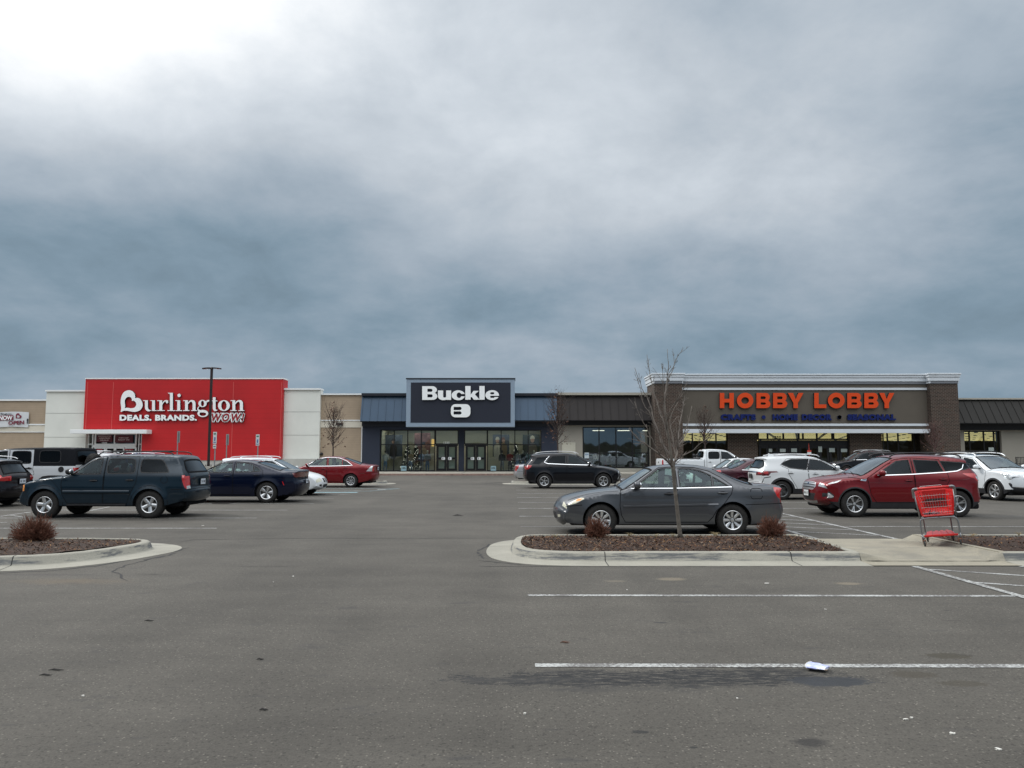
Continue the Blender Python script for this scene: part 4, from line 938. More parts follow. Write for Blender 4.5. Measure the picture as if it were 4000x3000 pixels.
def suv_white_front():
    s = dict(paint=P_white2, B=.92, belt=1.08, roof=1.66, wb=2.725, rt=.35, rim=.235, rims=RIM_D6, xf=2.28, xr=-2.33, zm=.72, tum=.18, flare=.02, ft=.17,
      sil=[(2.0, .25, .1), (2.2, .3, .17), (2.28, .5, .22), (2.28, .75, .23), (2.22, .96, .2), (2.05, 1.05, .1), (1.6, 1.105, .06), (1.3, 1.13, .06), (1.15, 1.15, .08), (.95, 1.25, .1), (.55, 1.46, .1), (.22, 1.60, .07), (-.1, 1.65, .05), (-.6, 1.67, .05), (-1.4, 1.65, .05), (-2.0, 1.60, .05), (-2.12, 1.56, .06), (-2.26, 1.15, .1), (-2.3, .9, .12), (-2.34, .6, .13), (-2.3, .4, .1), (-2.1, .32, .06)],
      side=[('door_f', [(.82, .4), (.96, .6), (1.02, 1.05), (.82, 1.14), (.25, 1.52), (-.25, 1.58), (-.27, .4)], P_white2, ''), ('door_r', [(-.29, .4), (-.27, 1.58), (-1.0, 1.55), (-1.2, 1.15), (-1.1, .8), (-.85, .5), (-.8, .4)], P_white2, ''),
            ('glass_f', [(.76, 1.12), (.25, 1.47), (-.17, 1.53), (-.20, 1.14)], G_clear, ''), ('glass_r', [(-.34, 1.145), (-.32, 1.53), (-.96, 1.50), (-1.1, 1.17)], G_priv, ''), ('glass_q', [(-1.18, 1.18), (-1.06, 1.49), (-1.8, 1.44), (-2.0, 1.25)], G_priv, ''),
            ('headlight', [(2.4, .92), (2.4, 1.02), (2.0, 1.04), (1.78, 1.04), (1.72, .98), (1.80, .86), (1.95, .76), (2.06, .76), (1.98, .88), (2.1, .92)], M_hl, ''), ('headlight', [(2.4, .93), (2.4, .99), (2.0, .99), (1.93, .96), (1.97, .90), (2.1, .93)], M_lin, ''),
            ('taillight', [(-1.9, 1.15), (-2.5, 1.15), (-2.5, .9), (-2.1, .9)], M_tl, ''), ('foglight', [(2.02, .66), (1.97, .63), (2.06, .46), (2.14, .44), (2.3, .44), (2.12, .52)], M_black, '')],
      strip=[('windshield', ws((1.13, 1.165), (.22, 1.60)), G_wind, ''), ('rear_window', ws((-2.14, 1.5), (-2.25, 1.18)), G_priv, ''), ('roof', bandp((0.05, 1.64), (-.55, 1.67), .72), G_priv, ''),
             ('grille', [((2.285, .62), .38), ((2.28, .78), .60), ((2.25, .93), .56), ((2.25, .93), -.56), ((2.28, .78), -.60), ((2.285, .62), -.38)], M_chrome, ''),
             ('grille', [((2.285, .65), .35), ((2.28, .78), .53), ((2.25, .905), .50), ((2.25, .905), -.50), ((2.28, .78), -.53), ((2.285, .65), -.35)], M_black, ''),
             ('grille', bandp((2.28, .70), (2.28, .735), .46), M_chrome, ''), ('grille', bandp((2.27, .79), (2.27, .825), .50), M_chrome, ''), ('headlight', bandh((2.27, .90), (2.2, 1.0), .68, 1), M_lin, 'm'),
             ('bumper', bandp((2.0, .25), (2.28, .46), 1), M_black, ''), ('bumper', bandp((2.275, .455), (2.28, .49), .9, 1.0), M_alloy, '')],
      paired=('headlight', 'foglight'), seams=[([(1.08, 1.06), (1.3, 1.10)], .012, M_seam)], sseams=[([((2.1, 1.04), .85), ((1.2, 1.14), .93)], .012, M_seam), ([((2.1, 1.04), -.85), ((1.2, 1.14), -.93)], .012, M_seam), ([((2.1, 1.04), .3), ((1.2, 1.14), .55)], .010, M_seam), ([((2.1, 1.04), -.3), ((1.2, 1.14), -.55)], .010, M_seam)],
      handle={'door_f': (-.1, .98, P_white2), 'door_r': (-1.0, 1.0, P_white2)}, mirror=(.72, 1.2, P_white2), wiper=(1.15, 1.15), dash=.98, cab=(-2.0, 1.05), noshelf=1, rails=[([(.3, 1.59), (.15, 1.69), (-.5, 1.73), (-1.3, 1.71), (-1.8, 1.66), (-1.9, 1.6)], M_alloy, .02)], raily=.62,
      crossbars=[(-.15, 1.755, .68, M_black), (-1.2, 1.755, .68, M_black)])
    clad(s, .42, .06); return mk(s)

def offroad_white():
    W2 = paint('paint_white_dusty', (.50, .52, .54), 0, .42, .2)
    s = dict(paint=W2, B=.80, belt=1.22, roof=1.86, wb=2.95, rt=.40, rim=.215, rims=RIM_WIDE5, rimc=M_alloyd, xf=2.05, xr=-2.12, zm=.85, tum=.06, flare=.0, ft=.02, rtap=.0, sill=.46, rnd=.03, gh=.0, square=1, inset=-.06, tw=.26,
      sil=[(1.98, .55, .02), (2.05, .6, .03), (2.05, 1.0, .03), (2.0, 1.16, .03), (1.5, 1.22, .04), (.98, 1.26, .04), (.90, 1.30, .04), (.66, 1.74, .05), (.52, 1.80, .04), (.1, 1.835, .03), (-1.0, 1.855, .03), (-1.95, 1.845, .03), (-2.04, 1.80, .03), (-2.12, 1.25, .03), (-2.12, .85, .03), (-2.12, .55, .03), (-2.0, .5, .02)],
      side=[('hardtop', [(-.62, 1.22), (-.60, 1.80), (.8, 1.80), (.8, 2.0), (-2.4, 2.0), (-2.4, 1.22)], M_top, ''), ('hardtop', RC(-.75, 1.78, .75, 2.0), M_top, ''),
            ('door_f', [(.78, .55), (.80, 1.25), (.60, 1.74), (.20, 1.775), (.18, .55)], W2, ''), ('door_r', [(.16, .55), (.18, 1.775), (-.64, 1.775), (-.66, 1.1), (-.72, .95), (-.50, .75), (-.45, .55)], W2, ''),
            ('glass_f', [(.70, 1.30), (.54, 1.70), (.27, 1.72), (.25, 1.30)], G_tint, ''), ('glass_r', [(.08, 1.30), (.10, 1.72), (-.55, 1.72), (-.57, 1.34), (-.54, 1.30)], G_priv, 'r'), ('glass_q', [(-.85, 1.33), (-.84, 1.74), (-1.55, 1.74), (-1.57, 1.38), (-1.50, 1.33)], G_priv, 'r'),
            ('taillight', RC(-2.3, .92, -2.02, 1.16), M_tl, '')],
      strip=[('windshield', ws((.88, 1.35), (.68, 1.7)), G_wind, ''), ('hardtop', bandp((.6, 1.78), (-2.12, 1.25), 1), M_top, ''), ('rear_window', ws((-2.05, 1.75), (-2.11, 1.32)), G_priv, 'r'), ('taillight', bandh((-2.12, 1.16), (-2.12, .92), .78, 1), M_tl, 'm'),
             ('grille', bandp((2.05, .7), (2.03, 1.1), .6), M_black, ''), ('bumper', bandp((-2.12, .7), (-2.02, .5), 1), M_black, '')],
      paired=('taillight',), seams=[([(-.66, 1.225), (-2.1, 1.225)], .02, M_seam)], handle={'door_f': (.28, 1.14, M_black), 'door_r': (-.55 + .02, 1.14, M_black)}, mirror=(.72, 1.36, M_black), dash=.85, cab=(-2.0, .9), noshelf=1, floor=.6, seat=.1)
    def extra(root, spec, Wf, SP, s_of):
        for xc in (1.475, -1.475):
            for sd_ in (1, -1):
                fb = MB(); pth = chaikin([(xc + .58, .58), (xc + .52, .78), (xc + .34, .90), (xc - .34, .90), (xc - .52, .78), (xc - .60, .58)], 1, False)
                y0, y1 = .77, .95; vs = []
                for (x, z) in pth: vs += [(x, sd_ * y0, z), (x, sd_ * y1, z), (x, sd_ * y1, z - .07), (x, sd_ * y0, z - .07)]
                fs = []
                for i in range(len(pth) - 1):
                    for k in range(4): fs.append((i * 4 + k, i * 4 + (k + 1) % 4, i * 4 + 4 + (k + 1) % 4, i * 4 + 4 + k))
                fs += [(0, 1, 2, 3), tuple((len(pth) - 1) * 4 + k for k in (3, 2, 1, 0))]
                fb.add(vs, fs, M_black); fb.build('fender', root, True, 30)
        for sd_ in (1, -1):
            fc = MB(); fc.lathe([(0, .012), (.085, .012), (.095, 0), (.095, -.02)], M_black, 24, 'Y', Matrix.Translation((-1.62, sd_ * .80, 1.10)) @ Matrix.Rotation(0 if sd_ > 0 else math.pi, 4, 'Z')); fc.build('fuel_cap', root, True, 40)
        # spare wheel with chunky tread
        sw = MB(); Mx = Matrix.Translation((-2.16, 0, 1.22)) @ Matrix.Rotation(R(90), 4, 'Z')
        sw.lathe([(.2, .02), (.24, .0), (.34, -.01), (.395, .03), (.41, .07), (.41, .21), (.395, .25), (.34, .28), (.2, .27)], M_rub, 44, 'Y', Mx)
        for k in range(36):
            for j, yy in enumerate((.065, .115, .165)):
                a = 2 * math.pi * (k + .5 * (j % 2)) / 36; sw.box(.405, yy, -.022, .422, yy + .042, .022, M_rub, Mx @ Matrix.Rotation(a, 4, 'Y'))
        sp_ = sw.build('spare_wheel', root, True, 30)
        rm = rim_mesh(RIM_WIDE5, .215, M_alloyd, 'spare'); o = rm.build('rim', sp_, True, 35); o.matrix_local = Matrix.Translation((-2.40, 0, 1.22)) @ Matrix.Rotation(R(90), 4, 'Z')
    s['hooks'] = [extra]; return mk(s)

def pickup_white():
    s = dict(paint=P_white2, B=.98, belt=1.36, roof=1.93, wb=3.7, rt=.40, rim=.23, rims=RIM_WIDE5, xf=2.85, xr=-3.05, zm=.85, tum=.15, flare=.02, sill=.42, ghc=.3, rtap=.03,
      sil=[(2.6, .4, .1), (2.78, .5, .12), (2.85, .7, .15), (2.82, 1.05, .13), (2.7, 1.18, .08), (2.2, 1.27, .06), (1.75, 1.33, .07), (1.62, 1.37, .09), (1.2, 1.66, .1), (.85, 1.86, .07), (.5, 1.92, .05), (.0, 1.94, .05), (-.45, 1.92, .05), (-.52, 1.88, .04), (-.60, 1.40, .02), (-.66, 1.37, .02), (-1.5, 1.38, .02), (-2.9, 1.39, .02), (-2.98, 1.38, .02), (-3.0, .8, .03), (-3.05, .62, .04), (-3.0, .5, .04)],
      side=[('door_f', [(1.1, .5), (1.4, .7), (1.45, 1.3), (1.2, 1.42), (.8, 1.8), (.36, 1.86), (.35, .5)], P_white2, ''), ('door_r', [(.33, .5), (.34, 1.86), (-.42, 1.85), (-.45, .5)], P_white2, ''),
            ('glass_f', [(1.2, 1.38), (.78, 1.74), (.42, 1.79), (.40, 1.38)], G_tint, ''), ('glass_r', [(.30, 1.38), (.31, 1.79), (-.30, 1.78), (-.33, 1.42), (-.28, 1.38)], G_priv, 'r'),
            ('headlight', [(3, .95), (3, 1.15), (2.55, 1.15), (2.5, .98)], M_hl, ''), ('taillight', RC(-3.2, .95, -2.88, 1.32), M_tl, '')],
      strip=[('windshield', ws((1.58, 1.40), (.86, 1.855)), G_wind, ''), ('rear_window', ws((-.54, 1.80), (-.60, 1.45), .85, .85), G_priv, 'r'), ('bed', bandp((-.66, 1.37), (-2.93, 1.39), .90), M_black, ''), ('taillight', bandp((-.47, 1.915), (-.51, 1.88), .2), M_tl, ''),
             ('grille', bandp((2.84, .75), (2.82, 1.05), .65), M_black, ''), ('bumper', bandp((-3.04, .68), (-2.98, .5), 1), M_chrome, ''), ('tailhandle', bandp((-2.99, 1.22), (-2.99, 1.12), .14), M_black, '')],
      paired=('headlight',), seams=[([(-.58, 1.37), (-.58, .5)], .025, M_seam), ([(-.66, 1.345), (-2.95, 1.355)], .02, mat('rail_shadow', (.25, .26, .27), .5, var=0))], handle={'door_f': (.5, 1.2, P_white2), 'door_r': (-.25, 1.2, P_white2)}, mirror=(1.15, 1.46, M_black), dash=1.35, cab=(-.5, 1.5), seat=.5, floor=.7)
    s['strip'][-1] = ('handle', s['strip'][-1][1], M_black, '')
    return mk(s)

def variant(fn, name, newpaint, sx=1.0, sz=1.0, **kw):
    """same body style stretched, in another paint"""
    s = fn(); old = s['paint']
    def mp(m_): return newpaint if m_ is old else m_
    X = lambda p: (p[0] * sx, p[1] * sz)
    s['paint'] = newpaint; s['wb'] *= sx; s['xf'] *= sx; s['xr'] *= sx; s['belt'] *= sz; s['roof'] *= sz; s['zm'] *= sz; s['rt'] *= sz
    s['sil'] = [(a * sx, b * sz, c) for a, b, c in s['sil']]
    s['side'] = [(k, [X(q) for q in p], mp(m_), f) for k, p, m_, f in s['side']]
    s['strip'] = [(k, [(X(q), v) for q, v in p], mp(m_), f) for k, p, m_, f in s['strip']]
    s['dseams'] = [(k, [X(q) for q in p], c) for k, p, c in s['dseams']]; s['frames'] = [(k, [X(q) for q in p], w_, m_, c) for k, p, w_, m_, c in s['frames']]
    s['seams'] = [([X(q) for q in p], w_, m_) for p, w_, m_ in s['seams']]; s['sseams'] = [([(X(q), v) for q, v in p], w_, m_) for p, w_, m_ in s.get('sseams', [])]
    s['trim'] = [([X(q) for q in p], w_, o, b, mp(m_)) for p, w_, o, b, m_ in s.get('trim', [])]
    s['handle'] = {k: (a * sx, b * sz, mp(m_)) for k, (a, b, m_) in s['handle'].items()}
    a, b, m_ = s['mirror']; s['mirror'] = (a * sx, b * sz, mp(m_)); s['dash'] *= sx
    s['rails'] = [([X(q) for q in p], m_, r_) for p, m_, r_ in s.get('rails', [])]; s['plates'] = [(a * sx, b * sz, t, m_) for a, b, t, m_ in s.get('plates', [])]
    s['cab'] = (s['cab'][0] * sx, s['cab'][1] * sx)
    s.update(kw); return s

def place_cars():
    g = 'vehicles parked in the lot'
    car(sedan_grey(), 'grey_sedan', 'gunmetal grey four-door sedan with yellowed headlight parked behind the mulch island with the bare tree', 'car', (3.20, 16.92), -1, 1.0, g)
    car(suv_teal(), 'dark_teal_suv', 'dark teal boxy SUV with roof rack and five-spoke silver wheels, parked nearest on the left', 'car', (-10.85, 21.15), -1, .985, g)
    car(sedan_navy(), 'navy_sedan', 'midnight blue sedan with black full-width taillight parked behind the dark teal SUV', 'car', (-9.95, 27.5), -1, 1.0, g)
    car(hatch_white(), 'white_hatchback', 'white hatchback with twin black grille openings and roof spoiler, half hidden behind the navy sedan', 'car', (-9.80, 31.8), 1, 1.0, g)
    car(sedan_red(), 'red_sedan', 'dark red sedan with chrome window surround and clear taillights parked before the beige wall', 'car', (-9.44, 39.3), -1, 1.0, g)
    car(suv_black(), 'black_crossover', 'black crossover with bright roof rails parked in front of the glass storefronts', 'car', (2.98, 38.2), 1, 1.045, g)
    car(variant(sedan_grey, 'x', P_silver, .99, 1.0), 'silver_sedan', 'silver sedan showing only its tail beside the black crossover', 'car', (2.62, 45.2), 1, 1.0, g)
    car(suv_white_rear(), 'white_crossover', 'white crossover with dark wheels and red taillights, between the maroon sedan and ruby SUV', 'car', (11.16, 29.1), 1, 1.0, g)
    car(suv_redfront(), 'red_suv', 'ruby red compact SUV with silver grille and white dealer plate, behind the shopping cart', 'car', (10.50, 21.55), -1, 1.02, g)
    car(suv_white_front(), 'white_suv', 'white SUV with roof crossbars and chrome-framed grille at the right edge of the photo', 'car', (18.02, 29.4), 1, 1.0, g, R(-80))
    car(offroad_white(), 'white_offroader', 'white boxy four-door off-roader with black hardtop and spare tyre on its tail', 'car', (-17.45, 27.85), -1, 1.03, g)
    car(variant(suv_black, 'x', P_dblack, 1.0, .945), 'dark_grey_suv', 'dark charcoal SUV at the left edge, its tailgate next to the white off-roader', 'car', (-18.15, 25.0), -1, 1.0, g)
    car(variant(suv_black, 'x', P_silver, 1.05, 1.06), 'silver_suv', 'silver SUV whose roof and rear slope show beyond the off-roader spare tyre', 'car', (-19.2, 33.5), -1, 1.0, g)
    car(variant(suv_black, 'x', P_blue, .97, 1.01), 'blue_suv', 'bright blue car of which only the roof shows above the dark teal SUV', 'car', (-20.6, 41.5), -1, 1.0, g)
    car(pickup_white(), 'white_pickup', 'white extended-cab pickup truck with long bed parked before the brick pillar', 'truck', (11.45, 44.6), 1, 1.0, g)
    car(variant(sedan_grey, 'x', P_white2, 1.0, 1.0), 'white_sedan', 'white sedan with sloping windshield between the pickup and the maroon sedan', 'car', (10.75, 37.6), -1, 1.0, g)
    car(variant(sedan_grey, 'x', P_maroon, 1.0, .99), 'maroon_sedan', 'maroon sedan with its rear window facing left behind the grey sedan trunk', 'car', (11.1, 33.6), 1, 1.0, g)
    car(variant(suv_black, 'x', P_black, 1.08, 1.13, rimc=M_alloyd), 'black_suv', 'black SUV with chrome window surround stopped in front of the brick store entrance', 'car', (25.6, 56.6), -1, 1.0, g)
# ------------------------------------------------------------------ ground, markings, kerbs
def stain_mat():
    m_ = bpy.data.materials.new('asphalt'); m_.use_nodes = True; t = NT(m_.node_tree); b = t.t.nodes['Principled BSDF']
    c = t.n('ShaderNodeTexCoord').outputs['Object']; sp = t.n('ShaderNodeSeparateXYZ'); t.l(c, sp.inputs[0]); x, y = sp.outputs[0], sp.outputs[1]
    big = t.noise(c, .10, 4, .6); mid = t.noise(c, .9, 5, .6); fine = t.noise(c, 70, 2, .7); grit = t.noise(c, 26, 3, .75)
    # streaks along the driving direction
    mp = t.n('ShaderNodeMapping'); mp.inputs['Scale'].default_value = (.25, 1.6, 1); t.l(c, mp.inputs[0]); strk = t.noise(mp.outputs[0], 1.1, 5, .62)
    v = t.m('ADD', .066, t.m('MULTIPLY', t.m('SUBTRACT', big, .5), .095)); v = t.m('ADD', v, t.m('MULTIPLY', t.m('SUBTRACT', mid, .5), .034))
    v = t.m('ADD', v, t.m('MULTIPLY', t.m('SUBTRACT', strk, .5), .034)); mpl = t.n('ShaderNodeMapping'); mpl.inputs['Scale'].default_value = (1.0, .10, 1); t.l(c, mpl.inputs[0]); v = t.m('ADD', v, t.m('MULTIPLY', t.m('SUBTRACT', t.noise(mpl.outputs[0], .8, 4, .6), .5), .036))
    v = t.m('MULTIPLY', v, t.m('ADD', .42, t.m('MULTIPLY', fine, 1.16))); v = t.m('MULTIPLY', v, t.m('ADD', .60, t.m('MULTIPLY', grit, .80)))
    vo = t.n('ShaderNodeTexVoronoi'); vo.inputs['Scale'].default_value = 55; t.l(c, vo.inputs['Vector'])
    sc = t.n('ShaderNodeSeparateColor'); t.l(vo.outputs['Color'], sc.inputs[0])
    stone = t.m('MULTIPLY', t.m('GREATER_THAN', sc.outputs[0], .90), t.m('LESS_THAN', vo.outputs['Distance'], .38))
    dark = t.m('MULTIPLY', t.m('GREATER_THAN', sc.outputs[1], .86), t.m('LESS_THAN', vo.outputs['Distance'], .5))
    v = t.m('ADD', v, t.m('MULTIPLY', t.m('MULTIPLY', stone, mid), .13)); v = t.m('MULTIPLY', v, t.m('SUBTRACT', 1.0, t.m('MULTIPLY', dark, .38)))
    col = t.n('ShaderNodeCombineColor'); t.l(t.m('MULTIPLY', v, 1.07), col.inputs[0]); t.l(t.m('MULTIPLY', v, .985), col.inputs[1]); t.l(t.m('MULTIPLY', v, .845), col.inputs[2]); cur = col.outputs[0]
    n_a = t.noise(c, 2.6, 6, .68); mp0 = t.n('ShaderNodeMapping'); mp0.inputs['Scale'].default_value = (.35, 1.3, 1); t.l(c, mp0.inputs[0]); n_b = t.noise(mp0.outputs[0], 17.0, 6, .8)
    mps = t.n('ShaderNodeMapping'); mps.inputs['Scale'].default_value = (.30, 1.5, 1); t.l(c, mps.inputs[0]); spn = t.noise(mps.outputs[0], 22, 5, .75)
    spk_ = t.n('ShaderNodeMapRange'); spk_.interpolation_type = 'SMOOTHSTEP'; t.l(spn, spk_.inputs[0]); spk_.inputs[1].default_value = .42; spk_.inputs[2].default_value = .52
    n_s = t.noise(c, 34, 5, .78)
    def stain(px, py, rx, ry, soft, amt, colr, nz=1.1, thr=.0):
        nonlocal cur
        X, Y = G(px, py); u = t.m('DIVIDE', t.m('SUBTRACT', x, X), rx); w_ = t.m('DIVIDE', t.m('SUBTRACT', y, Y), ry)
        q = t.m('SQRT', t.m('ADD', t.m('MULTIPLY', u, u), t.m('MULTIPLY', w_, w_)))
        q = t.m('ADD', q, t.m('MULTIPLY', t.m('SUBTRACT', n_a, .5), nz * 1.4)); q = t.m('ADD', q, t.m('MULTIPLY', t.m('SUBTRACT', n_b, .5), nz)); q = t.m('ADD', q, t.m('MULTIPLY', t.m('SUBTRACT', n_s, .5), nz * 1.1))
        k = t.n('ShaderNodeMapRange'); k.interpolation_type = 'SMOOTHSTEP'; t.l(q, k.inputs[0]); k.inputs[1].default_value = 1 + thr; k.inputs[2].default_value = 1 + thr - soft; k.inputs[3].default_value = 0; k.inputs[4].default_value = amt
        ko = k.outputs[0] if nz < 1.3 else t.m('MULTIPLY', k.outputs[0], spk_.outputs[0]); cur = t.mix(ko, cur, colr); return ko
    stain(2560, 2650, 1.15, .17, .35, .88, (.014, .0145, .016), 1.7, .45); stain(2200, 2655, .6, .13, .35, .85, (.014, .0145, .016), 1.5, .45)
    wet = stain(3240, 2660, .30, .13, .10, .95, (.020, .021, .023), 1.2); stain(2900, 2640, .6, .15, .35, .8, (.014, .0145, .016), 1.7, .45)
    stain(2400, 2690, .9, .1, .5, .5, (.035, .034, .033), 1.9); stain(2050, 2655, .7, .12, .8, .8, (.036, .035, .034), 1.7)
    stain(3700, 2562, .22, .11, .3, .75, (.038, .033, .022), 1.0); stain(3560, 2635, .20, .12, .35, .6, (.044, .037, .026), 1.1); stain(3750, 2670, .22, .09, .35, .6, (.042, .036, .025), 1.1)
    stain(3165, 2900, .13, .10, .7, .75, (.018, .017, .017), 1.25); stain(2580, 2432, .08, .035, .3, .8, (.024, .024, .025), .6); stain(2210, 2508, .05, .06, .5, .6, (.075, .045, .032), .5)
    stain(2500, 2860, .05, .03, .3, .85, (.02, .02, .02), 1.2); stain(2710, 2920, .03, .02, .3, .85, (.02, .02, .02), .8); stain(3700, 2385, .05, .02, .3, .8, (.025, .024, .024), .8); stain(3720, 2425, .10, .02, .4, .6, (.03, .026, .024), 1.0)
    stain(2630, 2262, .25, .16, .6, .4, (.24, .20, .14), .8); stain(3320, 2280, .22, .14, .6, .4, (.24, .20, .14), .8); stain(2400, 2270, .2, .10, .7, .3, (.22, .19, .14), .8)
    stain(280, 2270, 1.1, .35, .9, .28, (.16, .115, .07), .9); stain(140, 2245, 1.2, .14, .8, .4, (.045, .04, .038), .9)
    # drips under the parked rows
    n_c = t.noise(c, 1.5, 4, .7); row = t.n('ShaderNodeMapRange'); t.l(y, row.inputs[0]); row.inputs[1].default_value = 15; row.inputs[2].default_value = 19; row.inputs[3].default_value = .0; row.inputs[4].default_value = 1
    mp2 = t.n('ShaderNodeMapping'); mp2.inputs['Scale'].default_value = (.8, 2.2, 1); t.l(c, mp2.inputs[0]); dr = t.noise(mp2.outputs[0], 1.6, 3, .75)
    k = t.m('MULTIPLY', t.m('MULTIPLY', t.m('SUBTRACT', dr, .605, clamp=True), 7.0, clamp=True), .7)
    cur = t.mix(k, cur, (.035, .034, .034)); t.l(cur, b.inputs['Base Color'])
    t.l(t.m('SUBTRACT', .88, t.m('MULTIPLY', wet, .4)), b.inputs['Roughness']); b.inputs['Specular IOR Level'].default_value = .35
    bp = t.n('ShaderNodeBump'); bp.inputs['Strength'].default_value = .55; bp.inputs['Distance'].default_value = .006; t.l(t.m('ADD', fine, grit), bp.inputs['Height']); t.l(bp.outputs[0], b.inputs['Normal'])
    return m_
def flat(name, pts, z, m_):
    me = bpy.data.meshes.new(name); me.from_pydata([(a, b, z) for a, b in pts], [], [tuple(range(len(pts)))]); me.materials.append(m_); o = bpy.data.objects.new(name, me); link(o)
    if me.polygons[0].normal.z < 0: me.flip_normals()
    return tag(o, kind='structure')
M_asph = stain_mat()
flat('ground', [(-320, -300), (320, -300), (320, 300), (-320, 300)], 0, M_asph)
def paint_line_mat(name, col, wear):
    m_ = mat(name, col, .7, var=0); t = NT(m_.node_tree); b = t.t.nodes['Principled BSDF']; c = t.n('ShaderNodeTexCoord').outputs['Object']
    n_ = t.noise(c, 30, 4, .75); n2_ = t.noise(c, 2.2, 3, .6)
    k = t.m('MULTIPLY', t.m('SUBTRACT', t.m('ADD', n_, t.m('MULTIPLY', n2_, .55)), wear), 7.0, clamp=True)
    t.l(t.mix(k, (.12, .115, .11), col), b.inputs['Base Color']); return m_
M_line = paint_line_mat('line_paint', (.38, .39, .38), .72); M_lineold = paint_line_mat('line_paint_worn', (.27, .27, .26), .80); M_lineb = paint_line_mat('line_paint_blue', (.20, .34, .38), .62)
def line(p, q, w_=.10, m_=None, z=.004, jit=0):
    p, q = Vector(p), Vector(q); d_ = (q - p).normalized(); n_ = Vector((-d_.y, d_.x)) * w_ / 2
    return flat('parking_line', [p + n_, p - n_, q - n_, q + n_], z, m_ or M_line)
def pline(a, b, w_=.10, m_=None, z=.004): return line(G(*a), G(*b), w_, m_, z)
pline((2062, 2326), (4060, 2329), .10); pline((2090, 2600), (4150, 2603), .10)
line((.2, 3.2), (6.2, 3.2))
for k in range(9):
    y = 18.05 + 2.93 * k
    if y < 42: line((.2, y), (5.75, y), .10, M_line if k else M_lineold); line((7.75, y), (14.1, y), .10, M_lineold if k % 3 == 1 else M_line)
for k, y in enumerate((17.65, 20.4, 23.2, 26.2, 29.1, 32.0, 35.0, 38.0, 41.0)):
    line((-18.4, y), (-6.7, y), .10, M_line if k != 4 else M_lineold)
# crossing hatches each side of the concrete walk
XL, XR = 6.05, 7.62
line((XR, 15.45), (XR, 22.6), .11, M_line, .008); line((XL, 15.45), (XL, 22.6), .11, M_line, .008)
for k in range(6): line((XL, 16.1 + 1.15 * k + .9), (XR, 16.1 + 1.15 * k), .09, M_line)
line((XL, 11.75), (XL, 3), .11, M_line, .008); line((XR + .05, 11.75), (XR + .05, 3), .11, M_line, .008)
for k in range(5): line((XL, 11.5 - 1.15 * k), (XR, 11.5 - 1.15 * k - .9), .09, M_line)
for a, b in (((0, 2018), (122, 2001)), ((45, 2014), (98, 2022)), ((354, 1995), (427, 1981)), ((0, 2043), (26, 2041))): pline(a, b, .10, M_line, .008)
# blue accessible bay
bx0, by0 = G(1310, 1925); line((-8.6, 33.6), (-6.7, 33.6), .5, M_lineb); 
for a, b in (((-9.2, 34.7), (-6.4, 34.7)), ((-6.4, 34.7), (-5.4, 37.2)), ((-5.4, 37.2), (-9.0, 37.2))): line(a, b, .09, M_lineb, .006)
line((-6.3, 36.2), (-5.9, 36.2), .5, M_line, .009)

M_crack = mat('crack_filler', (.018, .018, .018), .9, var=.3, vscale=20)
def crack(pts, w_, name='asphalt_crack', step=.12, amp=.03):
    P_ = [Vector(p) for p in pts]; q = []
    for a, b in zip(P_[:-1], P_[1:]):
        n_ = max(1, int((b - a).length / step))
        for k in range(n_): q.append(a + (b - a) * k / n_ + Vector((rng.normal(0, amp), rng.normal(0, amp))))
    q.append(P_[-1]); mb = MB(); vs = []
    for i, p in enumerate(q):
        d_ = (q[min(i + 1, len(q) - 1)] - q[max(i - 1, 0)]).normalized(); n_ = Vector((-d_.y, d_.x)) * w_ * rng.uniform(.25, .8) * (1 if 0 < i < len(q) - 1 else .2)
        vs += [(p.x + n_.x, p.y + n_.y, .0025), (p.x - n_.x, p.y - n_.y, .0025)]
    mb.add(vs, [(2 * i, 2 * i + 1, 2 * i + 3, 2 * i + 2) for i in range(len(q) - 1)], M_crack)
    return tag(mb.build(name), kind='structure')
crack([G(700, 2118), G(760, 2108), G(1100, 2104), G(1980, 2102)], .022, amp=.012)
crack([G(585, 2186), G(500, 2206), G(430, 2236), G(470, 2246), G(480, 2262), G(500, 2270)], .030, amp=.02)
crack([G(545, 2240), G(590, 2243), G(630, 2246)], .014); crack([G(920, 2214), G(1180, 2212)], .012, amp=.01)
crack([G(1270, 1894), G(1500, 1893), G(1990, 1893)], .05, amp=.02); crack([G(1895, 1890), G(1960, 1884)], .12, amp=.05)
for (a, b) in (((640, 2162), (740, 2140)), ((560, 2190), (690, 2160))): crack([G(*a), G(*b)], .07, amp=.04)
crack([(-.5, 11.75), (1.2, 11.78), (6, 11.79), (12, 11.79)], .02, amp=.006); crack([(-9.5, 11.05), (-7.4, 11.1), (-6.7, 11.3), (-6.28, 11.8), (-5.95, 13.0), (-6.1, 14.1)], .04, amp=.015)

